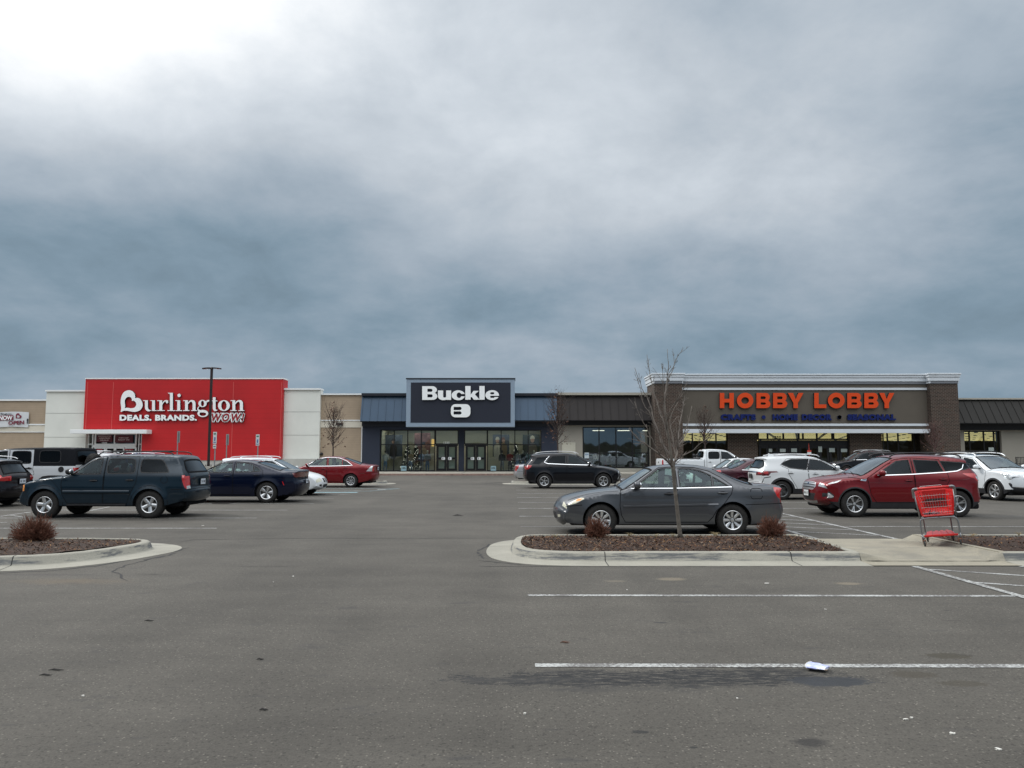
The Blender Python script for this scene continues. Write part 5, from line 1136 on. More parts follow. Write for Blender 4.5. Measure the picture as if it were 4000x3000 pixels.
for a_, b_ in (((-.55, 12.4), (.2, 11.9)), ((-.6, 13.5), (-.45, 12.6)), ((-.4, 14.6), (-.6, 13.6)), ((6.3, 15.5), (9.5, 15.45))): crack([a_, b_], .035, amp=.02)
def concrete(name, col, stain=.5):
    m_ = mat(name, col, .85, var=.12, vscale=1.3, bump=.25, bscale=90); t = NT(m_.node_tree); b = t.t.nodes['Principled BSDF']
    src = b.inputs['Base Color'].links[0].from_socket; c = t.n('ShaderNodeTexCoord').outputs['Object']
    mp = t.n('ShaderNodeMapping'); mp.inputs['Scale'].default_value = (.5, .9, 5); t.l(c, mp.inputs[0]); sp = t.n('ShaderNodeSeparateXYZ'); t.l(c, sp.inputs[0])
    n_ = t.noise(mp.outputs[0], 1.9, 6, .72); fine = t.noise(c, 50, 3, .7)
    # tyre scuffs live on the raised face
    h = t.m('MULTIPLY', t.m('GREATER_THAN', sp.outputs[2], .03), t.m('LESS_THAN', sp.outputs[2], .135))
    k = t.m('MULTIPLY', t.m('MULTIPLY', t.m('SUBTRACT', n_, .46), 10.0, clamp=True), stain); k = t.m('MULTIPLY', k, h)
    cur = t.mix(k, src, (.075, .08, .085)); sc = t.n('ShaderNodeVectorMath', operation='SCALE'); t.l(cur, sc.inputs[0]); t.l(t.m('ADD', .72, t.m('MULTIPLY', fine, .56)), sc.inputs['Scale'])
    t.l(sc.outputs[0], b.inputs['Base Color']); return m_
M_kerb = concrete('kerb_concrete', (.265, .255, .215), .9); M_walkc = concrete('walk_concrete', (.245, .225, .175), .25); M_side = concrete('sidewalk_concrete', (.31, .29, .245), .1)
def offset(pts, d_, closed):
    n_ = len(pts); out = []
    for i in range(n_):
        a = Vector(pts[(i - 1) % n_] if (closed or i > 0) else pts[0]); c = Vector(pts[(i + 1) % n_] if (closed or i < n_ - 1) else pts[-1])
        t_ = (c - a).normalized(); out.append((pts[i][0] + t_.y * d_, pts[i][1] - t_.x * d_))
    return out
def kerb(name, pts, closed=False, gut=.42, h=.15, jx=()):
    """pts run anticlockwise round the bed, so outward is to the right of travel"""
    dens = []
    n_ = len(pts)
    for i in range(n_ if closed else n_ - 1):
        a, b = Vector(pts[i]), Vector(pts[(i + 1) % n_]); k = max(1, int((b - a).length / .15))
        for j in range(k): dens.append(tuple(a + (b - a) * j / k))
    if not closed: dens.append(pts[-1])
    pts = dens; prof = [(gut, -.02), (gut, .006), (.03, .018), (.0, .030), (-.035, .120), (-.06, .145), (-.09, h), (-.18, h), (-.19, h - .05)]
    mb = MB(); m_ = len(pts); vs = []
    rings = [offset(pts, o, closed) for o, _ in prof]
    for (o, z), r_ in zip(prof, rings): vs += [(a, b, z + (rng.normal(0, .0015) if z > .03 else 0)) for a, b in r_]
    fs = []
    for k in range(len(prof) - 1):
        for i in range(m_ if closed else m_ - 1):
            j = (i + 1) % m_; fs.append((k * m_ + i, k * m_ + j, (k + 1) * m_ + j, (k + 1) * m_ + i))
    mb.add(vs, fs, M_kerb)
    # contraction joints
    L_ = 0
    for i in range(1, m_ - 1):
        L_ += math.dist(pts[i], pts[i - 1])
        if L_ > 2.9:
            L_ = 0; a = Vector(pts[i]); t_ = (Vector(pts[i + 1]) - Vector(pts[i - 1])).normalized() * .007; out = Vector((t_.y, -t_.x)).normalized(); vj = []
            for (o, z) in prof[1:8]:
                p = a + out * (o + (.002 if o < .02 else 0)); vj += [(p.x - t_.x, p.y - t_.y, z + .002), (p.x + t_.x, p.y + t_.y, z + .002)]
            mb.add(vj, [(2 * q, 2 * q + 1, 2 * q + 3, 2 * q + 2) for q in range(6)], M_crack)
    o = mb.build(name, smooth=True, angle=50); return tag(o, kind='structure'), rings[-1]
M_soil = mat('mulch_soil', (.030, .014, .007), .95, var=.45, vscale=9, bump=.8, bscale=40)
M_ch = [mat('mulch_chip_%s' % n, c, .9, var=.3, vscale=30) for n, c in (('brown', (.066, .026, .011)), ('dark', (.024, .011, .006)), ('tan', (.19, .10, .04)), ('grey', (.14, .105, .075)))]
def mulch(name, loop, n_, zb=.115):
    loop = [tuple(p) for p in loop]; a = np.array(loop); x0, y0 = a.min(0); x1, y1 = a.max(0)
    gp = np.array([(x, y) for x in np.arange(x0, x1, .12) for y in np.arange(y0, y1, .12)]) + rng.normal(0, .02, (len(np.arange(x0, x1, .12)) * len(np.arange(y0, y1, .12)), 2)); gp = gp[inpoly(gp, loop)]
    P_, T = triang([loop], gp); c = P_[T].mean(1); T = T[inpoly(c, loop)]
    ar = np.cross(P_[T][:, 1] - P_[T][:, 0], P_[T][:, 2] - P_[T][:, 0]); T[ar < 0] = T[ar < 0][:, ::-1]
    Lp = np.array(loop)
    def zz(x, y):
        d_ = min(1, max(0, min(y - y0, y1 - y) / .5)); return zb + .045 * d_ + .012 * math.sin(x * 5.1 + y * 3) * math.sin(y * 7.3)
    mb = MB(); mb.add([(p[0], p[1], zz(*p)) for p in P_], [tuple(t) for t in T], M_soil)
    q = rng.uniform((x0, y0), (x1, y1), (n_ * 2, 2)); q = q[inpoly(q, loop)][:n_]
    for (x, y) in q:
        l_ = rng.uniform(.014, .048) * .5; w_ = l_ * rng.uniform(.2, .5); an = rng.uniform(0, math.pi); ti = rng.normal(0, .45); r_ = rng.normal(0, .5)
        c_, s_ = math.cos(an), math.sin(an); z = zz(x, y) + .006; k = rng.choice(4, p=[.46, .32, .15, .07])
        u = Vector((c_, s_, math.sin(ti))) * l_; v = Vector((-s_, c_, math.sin(r_))) * w_; p = Vector((x, y, z + abs(math.sin(ti)) * l_))
        mb.add([p - u - v, p + u - v * .6, p + u + v, p - u + v * .7], [(0, 1, 2, 3)], M_ch[k])
    return tag(mb.build(name), 'dark brown bark mulch', kind='stuff')
# right island with the bare tree
KR = [(5.45, 15.0), (.75, 15.0)] + chaikin([(.75, 15.0), (.28, 14.98), (.04, 14.6), (-.03, 13.9), (-.02, 13.2), (.12, 12.6), (.55, 12.26), (1.15, 12.2)], 2, False)[1:-1] + [(1.15, 12.2), (5.45, 12.2)]
_, inr = kerb('kerb', KR); mulch('mulch_bed', inr + [(5.40, 12.38), (5.40, 14.8)], 9000)
KRR = [(14.5, 15.0), (7.7, 15.0)]; _, i1 = kerb('kerb', KRR); KRF = [(7.7, 12.2), (14.5, 12.2)]; _, i2 = kerb('kerb', KRF)
mulch('mulch_bed', [(7.80, 12.38), (14.4, 12.38), (14.4, 14.82), (7.80, 14.82)], 3500)
# left island
KL = [(-13.5, 14.42), (-8.4, 14.40)] + chaikin([(-8.4, 14.40), (-6.95, 14.34), (-6.42, 14.0), (-6.30, 13.55), (-6.42, 13.0), (-6.62, 12.4), (-7.05, 11.85), (-7.8, 11.66), (-9, 11.55)], 2, False)[1:-1] + [(-9, 11.55), (-13.5, 11.5)]
_, inl = kerb('kerb', KL[::-1], gut=.48); mulch('mulch_bed', inl, 6500)
# concrete walk cutting through the island
def walkz(x, y):
    r_ = .012 + .085 * min(1, max(0, min((y - 12.15) / .8, (15.1 - y) / .8)))
    e = min(1, max(0, min((y - 12.16) / .09, (15.04 - y) / .09))); hl = .15 * max(0, 1 - max(0, x - 5.45) / .65); hr = .15 * max(0, 1 - max(0, 7.7 - x) / .35)
    return max(r_, hl * e, hr * e)
mb = MB(); xs = np.linspace(5.45, 7.7, 46); ys = np.concatenate([[11.78], np.linspace(12.1, 12.35, 8), np.linspace(12.45, 14.8, 24), np.linspace(14.88, 15.42, 10)]); vs = [(x, y, walkz(x, y)) for y in ys for x in xs]
mb.add(vs, [(j * 46 + i, j * 46 + i + 1, (j + 1) * 46 + i + 1, (j + 1) * 46 + i) for j in range(len(ys) - 1) for i in range(45)], M_walkc)
tag(mb.build('concrete_walk', smooth=True), kind='structure')
mb = MB(); mb.box(5.36, 12.36, .05, 5.45, 14.86, .158, M_kerb, bev=.01); mb.box(7.68, 12.30, .03, 7.80, 14.92, .152, M_walkc)
tag(mb.build('bed_edging'), kind='structure')
crack([(5.5, 12.18), (7.2, 12.18), (7.75, 12.2)], .018, 'walk_joint', amp=.003).location.z = .028
# islands at the far end of the rows
for (x0, x1, lab_) in ((-18.5, -7.0, 'l'), (-.05, 19.0, 'r')):
    lp = chaikin([(x0, 42.6), (x0 + .8, 42.5), (x1 - .8, 42.5), (x1, 42.6), (x1 + .05, 43.2), (x1, 43.8), (x1 - .8, 43.95), (x0 + .8, 43.95), (x0, 43.8), (x0 - .05, 43.2)], 2)
    _, ii = kerb('kerb', lp, True, .45); mulch('mulch_bed', ii, 400)
# pavement along the stores
Z0 = .15
mb = MB(); mb.box(-90, 59.3, -.05, 90, 66.5, Z0, M_side); o = tag(mb.build('sidewalk'), kind='structure')
mb = MB(); M_red_k = mat('kerb_paint_red', (.26, .17, .14), .8, var=.3); mb.box(-12, 59.22, -.05, 3.5, 59.298, Z0 - .02, M_red_k)
for k in range(44): mb.box(-90 + 4.1 * k, 59.3, Z0 + .002, -90 + 4.1 * k + .04, 66.0, Z0 + .004, M_crack)
tag(mb.build('sidewalk_kerb'), kind='structure')
# ------------------------------------------------------------------ stores
def lined(name, col, pitch, width=.03, dark=.75, rough=.75, axis=2, **kw):
    """coloured wall with shallow horizontal (axis 2) or vertical (axis 0) grooves"""
    m_ = mat(name, col, rough, **kw); t = NT(m_.node_tree); b = t.t.nodes['Principled BSDF']; inp = b.inputs['Base Color']
    src = inp.links[0].from_socket; sp = t.n('ShaderNodeSeparateXYZ'); t.l(t.n('ShaderNodeTexCoord').outputs['Object'], sp.inputs[0])
    fr = t.m('FRACT', t.m('DIVIDE', sp.outputs[axis], pitch)); g_ = t.m('LESS_THAN', fr, width / pitch)
    sc = t.n('ShaderNodeVectorMath', operation='SCALE'); t.l(src, sc.inputs[0]); t.l(t.m('SUBTRACT', 1.0, t.m('MULTIPLY', g_, 1 - dark)), sc.inputs['Scale']); t.l(sc.outputs[0], inp); return m_
def brick_mat():
    m_ = bpy.data.materials.new('brick'); m_.use_nodes = True; t = NT(m_.node_tree); b = t.t.nodes['Principled BSDF']; c = t.n('ShaderNodeTexCoord').outputs['Object']
    sp = t.n('ShaderNodeSeparateXYZ'); t.l(c, sp.inputs[0]); cm = t.n('ShaderNodeCombineXYZ'); t.l(t.m('ADD', sp.outputs[0], sp.outputs[1]), cm.inputs[0]); t.l(sp.outputs[2], cm.inputs[1])
    br = t.n('ShaderNodeTexBrick'); t.l(cm.outputs[0], br.inputs['Vector']); br.inputs['Scale'].default_value = 1; br.inputs['Brick Width'].default_value = .30; br.inputs['Row Height'].default_value = .115; br.inputs['Mortar Size'].default_value = .014; br.inputs['Mortar Smooth'].default_value = .2
    br.inputs['Color1'].default_value = (.046, .024, .017, 1); br.inputs['Color2'].default_value = (.018, .012, .009, 1); br.inputs['Mortar'].default_value = (.15, .125, .10, 1); br.inputs['Bias'].default_value = -.1
    n_ = t.noise(c, 3.5, 4, .6); sc = t.n('ShaderNodeVectorMath', operation='SCALE'); t.l(br.outputs[0], sc.inputs[0]); t.l(t.m('ADD', .7, t.m('MULTIPLY', n_, .6)), sc.inputs['Scale']); t.l(sc.outputs[0], b.inputs['Base Color']); b.inputs['Roughness'].default_value = .85
    return m_
M_tan = lined('split_face_tan', (.36, .28, .20), .20, .02, .86, var=.07, vscale=1.5); M_cream = mat('stucco_cream', (.62, .58, .49), .85, var=.04, vscale=.8)
M_offw = mat('panel_off_white', (.68, .69, .64), .8, var=.05, vscale=.5); M_trimw = mat('trim_white', (.78, .80, .80), .6, var=.04)
M_redw = lined('red_panel', (.47, .007, .010), .42, .02, .78, .5, var=.10, vscale=.35); M_redj = mat('red_joint', (.62, .10, .09), .5, var=0)
M_navyw = mat('wall_navy', (.018, .025, .045), .75, var=.08, vscale=1.0); M_blue = mat('metal_panel_blue', (.035, .066, .108), .42, .3, 0, .5, var=.06, vscale=.8); M_dkn = mat('navy_trim', (.008, .010, .018), .5, var=0)
M_frameb = mat('sign_frame_blue_grey', (.24, .31, .39), .6, var=.04); M_signn = mat('sign_navy', (.010, .014, .028), .7, var=.05)
M_brnp = mat('metal_panel_brown', (.034, .030, .029), .6, 0, 0, .2, var=.06, vscale=.8); M_brnp2 = mat('metal_panel_olive', (.021, .020, .018), .6, 0, 0, .2, var=.06, vscale=.8)
M_taupe = mat('stucco_taupe', (.31, .29, .25), .85, var=.04, vscale=.9); M_brown = mat('stucco_brown', (.098, .084, .067), .85, var=.05, vscale=.8); M_beige = mat('coping_beige', (.38, .36, .31), .7, var=.04)
M_corn = mat('cornice_white', (.60, .64, .68), .6, var=.04, vscale=.7); M_brick = brick_mat(); M_mull = mat('mullion_black', (.010, .010, .012), .45, .3, var=0); M_mullw = mat('mullion_white', (.80, .82, .82), .5, var=.03)
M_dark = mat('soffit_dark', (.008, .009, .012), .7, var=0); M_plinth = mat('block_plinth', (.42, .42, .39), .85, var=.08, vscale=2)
G_store = glass('storefront_glass', (.62, .70, .68), .07); G_refl = glass('storefront_glass_reflective', (.50, .56, .52), .20, .02); G_dk = glass('storefront_glass_dark', (.40, .43, .42), .07)
M_white = mat('letter_white', (.90, .92, .92), .4, var=0); M_lside = mat('letter_side_dark', (.02, .022, .03), .5, var=0); M_orange = mat('letter_orange', (.66, .062, .008), .45, var=0, spec=.3)
M_dblue = mat('letter_blue', (.006, .015, .105), .5, var=0, spec=.2); M_cream2 = mat('interior_cream', (.50, .49, .38), .8, var=.05); M_floor = mat('interior_floor', (.06, .05, .045), .5, var=.1)
M_lamp = mat('interior_lamp', (1, 1, 1), .5, var=0, emit=(1, .93, .80), estr=10.0); M_lampy = mat('ceiling_strip_light', (1, .9, .5), .5, var=0, emit=(1, .84, .36), estr=1.5)
_t = NT(M_lampy.node_tree); _sp = _t.n('ShaderNodeSeparateXYZ'); _t.l(_t.n('ShaderNodeTexCoord').outputs['Object'], _sp.inputs[0])
_f = _t.m('FRACT', _t.m('ADD', _t.m('DIVIDE', _sp.outputs[0], 3.3), _t.m('MULTIPLY', _sp.outputs[1], .087))); _t.l(_t.m('MULTIPLY', _t.m('LESS_THAN', _f, .87), 1.5), _t.t.nodes['Principled BSDF'].inputs['Emission Strength'])
def px(p, Y, py=1640): return AT(p, py, Y)[0]
def parts(name, parent, boxes):
    for q in boxes: bxo(name, parent, q[0], q[3], q[1], q[4], q[2], q[5], q[6])
def wallobj(name, parent, ops, Yf, Yb, m_, side=None):
    mb = MB(); extrude2d(mb, ops, lambda a, b, k: (a, Yf if k == 0 else Yb, b), m_, side, back=False); return mb.build(name, parent)
def bxo(name, parent, x0, x1, y0, y1, z0, z1, m_, bev=0): mb = MB(); mb.box(x0, y0, z0, x1, y1, z1, m_, bev=bev); return mb.build(name, parent)
def seams(parent, name, x0, x1, Yb, Yt, z0, z1, m_, pitch=.68, off=0.0):
    """standing-seam metal mansard, leaning back from (Yb, z0) to (Yt, z1)"""
    mb = MB(); mb.add([(x0, Yb, z0), (x1, Yb, z0), (x1, Yt, z1), (x0, Yt, z1), (x0, Yt, z0), (x1, Yt, z0)], [(0, 1, 2, 3), (0, 3, 4), (1, 5, 2), (0, 4, 5, 1)], m_)
    x = x0 + off
    while x < x1:
        e = .05; mb.add([(x - .018, Yb - e, z0), (x + .018, Yb - e, z0), (x + .018, Yt - e, z1), (x - .018, Yt - e, z1), (x - .018, Yb, z0), (x + .018, Yb, z0), (x + .018, Yt, z1), (x - .018, Yt, z1)], [(0, 1, 2, 3), (4, 0, 3, 7), (1, 5, 6, 2), (0, 4, 5, 1)], m_); x += pitch
    return mb.build(name, parent)
def mull(parent, xs, zs, Y, m_, w_=.07, name='window_frame'):
    mb = MB(); x0, x1, z0, z1 = xs[0], xs[-1], zs[0], zs[-1]
    for i, z in enumerate(zs): mb.box(x0 - w_ / 2, Y - .06, z - w_ / 2, x1 + w_ / 2, Y + .06, z + w_ / 2, m_)
    for x in xs:
        for a, b in zip(zs[:-1], zs[1:]): mb.box(x - w_ / 2, Y - .055, a + w_ / 2, x + w_ / 2, Y + .055, b - w_ / 2, m_)
    return mb.build(name, parent)
def window(parent, xs, zs, Y, fm, gm, w_=.07):
    o = mull(parent, xs, zs, Y, fm, w_, 'window'); g_ = MB(); g_.add([(xs[0], Y, zs[0]), (xs[-1], Y, zs[0]), (xs[-1], Y, zs[-1]), (xs[0], Y, zs[-1])], [(0, 1, 2, 3)], gm); g_.build('pane', o); return o
YW = 66.0
def LW(Y): return lambda a, b, k, Y=Y: (a, Y if k == 0 else Y + .12, b)

# (a) beige wing on the far left
b = thing('store_building', 'beige striped wing with white bands at the far left behind the banner', 'building', (px(100, YW), YW, 0)); OX, OY = 0, 0
def child_fix(root):
    """parts are modelled in world metres: give the root its place without moving them"""
    inv = Matrix.Translation(-root.location)
    for c in root.children: c.matrix_parent_inverse = inv
z = lambda p, Y=YW: PZ(p, Y)
xa0, xa1 = px(-700, YW), px(186, YW)
wallobj('wall', b, [('+', RC(xa0, 0, xa1, z(1563)))], YW, YW + .4, M_tan)
bxo('coping', b, xa0, xa1, YW - .12, YW + .5, z(1566), z(1560), M_trimw); bxo('trim_band', b, xa0, xa1, YW - .10, YW - .003, z(1661), z(1656), M_trimw); bxo('stucco_band', b, xa0, xa1, YW - .05, YW - .003, z(1686), z(1661.3), M_cream); bxo('trim_band', b, xa0, xa1, YW - .08, YW - .003, z(1689), z(1686.3), M_trimw)
child_fix(b)
def wall_lamp(x, zc, Y, label):
    mb = MB(); mb.box(x - .28, Y - .25, zc - .12, x + .28, Y - .003, zc + .12, mat('fixture_bronze', (.03, .026, .022), .5, var=.1), bev=.03); mb.box(x - .22, Y - .24, zc - .135, x + .22, Y - .05, zc - .118, M_hl)
    return tag(mb.build('wall_light'), label, 'wall light')
# banner
t = thing('banner', 'white cloth banner reading NOW OPEN with a maroon heart, hung on the beige wing', 'banner', (px(50, YW), YW - .2, z(1640)))
M_cloth = mat('banner_cloth', (.62, .64, .66), .7, var=.06, vscale=1.2); M_mar = mat('banner_maroon', (.17, .012, .035), .7, var=0)
mb = MB(); x0, x1 = px(-175, YW), px(116, YW); n_ = 24
vs = [(x0 + (x1 - x0) * i / n_, YW - .16 - .03 * math.sin(i * 1.3), zz_ + .04 * math.sin(i * .26 * math.pi / 2)) for zz_ in (z(1669), z(1610)) for i in range(n_ + 1)]
mb.add(vs, [(i, i + 1, n_ + 2 + i, n_ + 1 + i) for i in range(n_)], M_cloth); mb.build('cloth', t)
Yb_ = YW - .22; m2 = lambda a, b, k: (px(a, Yb_), Yb_ + (.0 if k == 0 else .02), z(b, Yb_))
mb = MB(); extrude2d(mb, [('+', [(-100, 1629), (50, 1621), (52, 1640), (-100, 1649)])], m2, M_mar); 
text_to(mb, 'NOW', lambda a, b, k: (px(a, Yb_ - .03), Yb_ - .03 + .02 * k, z(b, Yb_ - .03)), (-4, 1641, 48, 1624), M_white, bold=.03)
text_to(mb, 'OPEN', lambda a, b, k: (px(a, Yb_ - .03), Yb_ - .03 + .02 * k, z(b, Yb_ - .03)), (33, 1660, 94, 1645), M_mar, bold=.03, slope=-3)
text_to(mb, '!', m2, (104, 1654, 110, 1635), M_lside, bold=.03)
text_to(mb, 'Burlington', m2, (-20, 1622, 43, 1613), M_lside, bold=.0)
HB = [(258, 628), (268, 600), (272, 560), (264, 520), (262, 480), (265, 435), (280, 380), (305, 340), (340, 318), (385, 308), (430, 322), (462, 355), (474, 400), (471, 428), (500, 418), (540, 430), (568, 465), (582, 515), (574, 560), (545, 598), (500, 618), (450, 624), (400, 614), (340, 604), (300, 608)]
HI = [(318, 572), (330, 540), (322, 500), (322, 450), (345, 415), (380, 402), (412, 412), (426, 440), (422, 468), (450, 460), (478, 478), (490, 510), (480, 545), (455, 565), (415, 572), (375, 565), (345, 562)]
hb = lambda L_: [((q[0] - 258) / 325 * 23 + 60, (q[1] - 308) / 320 * 21 + 1614) for q in chaikin(L_, 2)]
extrude2d(mb, [('+', hb(HB)), ('-', hb(HI))], m2, M_mar); mb.build('lettering', t); child_fix(t)

# (b) red and white department store
b = thing('store_building', 'red and off-white department store with white canopy over its entrance', 'building', (px(700, YW), YW, 0))
YR = 65.2; xw0, xw1 = px(186, YW), px(1253, YW); xr0, xr1 = px(327, YR), px(1102, YR)
xd0, xd1 = px(345, YR, 1740), px(553, YR, 1740)
wallobj('wall', b, [('+', RC(xw0, 0, xr0 - .003, z(1531)))], YW - .35, YW + .6, M_offw); wallobj('wall', b, [('+', RC(xr1 + .003, 0, xw1, z(1524)))], YW - .35, YW + .6, M_offw)
bxo('coping', b, xw0 - .05, xr0 - .003, YW - .5, YW + .7, z(1531), z(1525), M_trimw); bxo('coping', b, xr1 + .003, xw1 + .05, YW - .5, YW + .7, z(1524.5), z(1518), M_trimw)
PB = []
for (a, c, p) in ((xw0, xr0 - .01, 1615), (xw0, xr0 - .01, 1708), (xr1 + .01, xw1, 1609.6), (xr1 + .01, xw1, 1700)): PB.append((a, YW - .36, z(p) - .012, c, YW - .352, z(p) + .012, mat('panel_joint', (.25, .25, .23), .8, var=0)))
parts('panel_joint', b, PB)
zt = z(1481, YR); zc_ = z(1677, YR)
wallobj('red_wall', b, [('+', RC(xr0, zc_, xr1, zt)), ('+', RC(xd1, 1.1, xr1, zc_ + .01))], YR, YW + .6, M_redw)
bxo('coping', b, xr0 - .04, xr1 + .04, YR - .05, YW + .6, zt + .003, zt + .10, M_trimw)
PB = []
for p, za in ((437, zc_), (908, 1.1), (1097, 1.1), (336, zc_)): PB.append((px(p, YR) - .02, YR - .012, za, px(p, YR) + .02, YR - .002, zt - .25, M_redj))
parts('panel_joint', b, PB)
bxo('plinth', b, xd1 + .02, xw1, YR + .06, YW - .36, 0, z(1792), M_plinth); bxo('plinth', b, xw0, xd0 - 1.2, YW - .5, YW - .352, 0, 1.0, M_plinth)
cx0, cx1 = px(275, 64.2), px(574, 64.2); bxo('canopy', b, cx0, cx1, 64.2, 65.19, z(1694, 64.2), z(1678, 64.2), M_trimw, .02)
# entrance vestibule
YD = 66.1; zT = z(1697, YD) + .3
xs = [px(p, YD, 1740) for p in (345, 362)]; window(b, xs, [1.0, z(1735, YD), zT], YD, M_mullw, G_dk, .09)
xs = [px(p, YD, 1740) for p in (372, 448, 531)]; window(b, xs, [z(1736, YD), zT - .25], YD, M_mullw, G_dk, .12)
bxo('fascia', b, px(368, YD), px(536, YD), YD - .08, YD + .1, z(1748, YD), z(1737.5, YD), M_mullw)
dx0, dx1 = px(415, YD, 1760), px(487, YD, 1760)
for i, (a, c) in enumerate(((dx0, (dx0 + dx1) / 2), ((dx0 + dx1) / 2, dx1))):
    d_ = mull(b, [a + .05, c - .05], [.2, z(1750, YD)], YD - .05, M_mullw, .10, 'door'); g_ = MB(); g_.add([(a, YD - .05, .2), (c, YD - .05, .2), (c, YD - .05, 2.2), (a, YD - .05, 2.2)], [(0, 1, 2, 3)], G_dk); g_.build('pane', d_)
for a, c in ((372, 410), (492, 531)): window(b, [px(a, YD, 1760), px(c, YD, 1760)], [.2, z(1750, YD)], YD, M_mullw, G_dk, .12)
window(b, [px(p, YD, 1740) for p in (543, 553)], [1.0, z(1735, YD), zT], YD, M_mullw, G_dk, .08)
M_int = mat('interior_dim', (.07, .07, .065), .8, var=.2); mb = MB(); x0, x1 = px(330, YD), px(560, YD); mb.box(x0, 72, 0, x1, 72.2, 4.5, M_int); mb.box(x0, YD + .2, 4.2, x1, 72, 4.4, M_int); mb.box(x0, YD + .2, 0, x1, 72, .16, M_floor); mb.box(x0 - .1, YD + .2, 0, x0, 72, 4.4, M_int); mb.box(x1, YD + .2, 0, x1 + .1, 72, 4.4, M_int); mb.build('interior_wall', b)
parts('ceiling_light', b, [(x1 - 1.6, 67.0 + k, 4.12, x1 - .6, 67.06 + k, 4.17, M_lamp) for k in range(4)])
wallobj('wall', b, [('+', RC(px(327, YD), 0, px(344, YD), 3.3))], YD - .3, YD + .1, M_offw)
child_fix(b)
def poster(name, label, cat, x0, x1, z0, z1, Y, bgm, words, wm, group=None, bold=.02):
    t = thing(name, label, cat, ((x0 + x1) / 2, Y, z0), 0, group); mb = MB(); mb.box(x0, Y - .008, z0, x1, Y + .008, z1, bgm); mb.build('board', t)
    mb = MB()
    for (w_, fx0, fz0, fx1, fz1) in words: text_to(mb, w_, lambda a, b, k: (x0 + a * (x1 - x0), Y - (.014 if k == 0 else .009), z0 + b * (z1 - z0)), (fx0, fz0, fx1, fz1), wm, bold=bold)
    mb.build('lettering', t); child_fix(t); return t
M_postr = mat('poster_maroon', (.085, .012, .02), .6, var=.1); M_lett = mat('poster_lettering', (.55, .45, .45), .6, var=0)
poster('poster', 'maroon poster with pale lettering on the left over-door pane of the red store', 'poster', px(384, YD), px(444, YD), z(1727, YD), z(1700, YD), YD - .09, M_postr, [('LOOKING FOR', .1, .78, .9, .93), ('AMAZING', .15, .47, .85, .67), ('DEALS?', .22, .17, .78, .37)], M_lett)
poster('poster', 'maroon poster with pale lettering on the right over-door pane of the red store', 'poster', px(455, YD), px(525, YD), z(1729, YD), z(1700, YD), YD - .09, M_postr, [('THEN STEP', .2, .55, .75, .72), ('RIGHT IN!', .18, .28, .80, .48)], M_lett)
poster('poster', 'small red poster beside the left door leaf of the red store', 'poster', px(376, YD), px(408, YD), z(1790, YD), z(1754, YD), YD - .10, mat('poster_red', (.30, .01, .015), .6, var=.05), [('JOIN OUR TEAM', .1, .7, .9, .85)], M_lett)
poster('poster', 'small red poster beside the right door leaf of the red store', 'poster', px(494, YD), px(527, YD), z(1790, YD), z(1754, YD), YD - .10, mat('poster_red', (.30, .01, .015), .6, var=.05), [('OO', .2, .55, .8, .9)], M_lett)
mb = MB(); text_to(mb, '1325', lambda a, b, k: (a, YD - .10 + .02 * k, b), (px(405, YD), z(1732.5, YD), px(424, YD), z(1727, YD)), M_white, bold=.02); tag(mb.build('address_number'), 'white street number 1325 above the doors of the red store', 'number')

# lettering on the red wall, drawn in the coordinates of an enlarged crop
def ZC(a, b): return (400 + a * .27125, 1440 + b * .27125)
def letters(name, parent, ops, Y, dep, m_, side, conv):
    mb = MB()
    def mp(a, b, k):
        p, q = conv(a, b); X, Zz = AT(p, q, Y); return (X, Y if k == 0 else Y + dep, Zz)
    for op in ops: extrude2d(mb, op, mp, m_, side)
    return mb.build(name, parent)
t = thing('store_sign', 'large white serif lettering with a heart-shaped capital on the red wall', 'sign', (px(720, YR), YR, z(1640)))
sf = lambda x0, x1, y, h=11: ('+', RC(x0, y, x1, y + h))
def nn(o, x): return [sf(x - 26, x + 10, 455), ('+', RC(x, 455, x + 42, 600)), sf(x - 30, x + 64, 598), ('+', chaikin([(x + 40, 492), (x + 62, 464), (x + 92, 450), (x + 128, 456), (x + 148, 478), (x + 152, 512), (x + 108, 512), (x + 104, 486), (x + 88, 474), (x + 66, 484), (x + 42, 518)], 1)), ('+', RC(x + 108, 505, x + 152, 600)), sf(x + 86, x + 172, 598)]
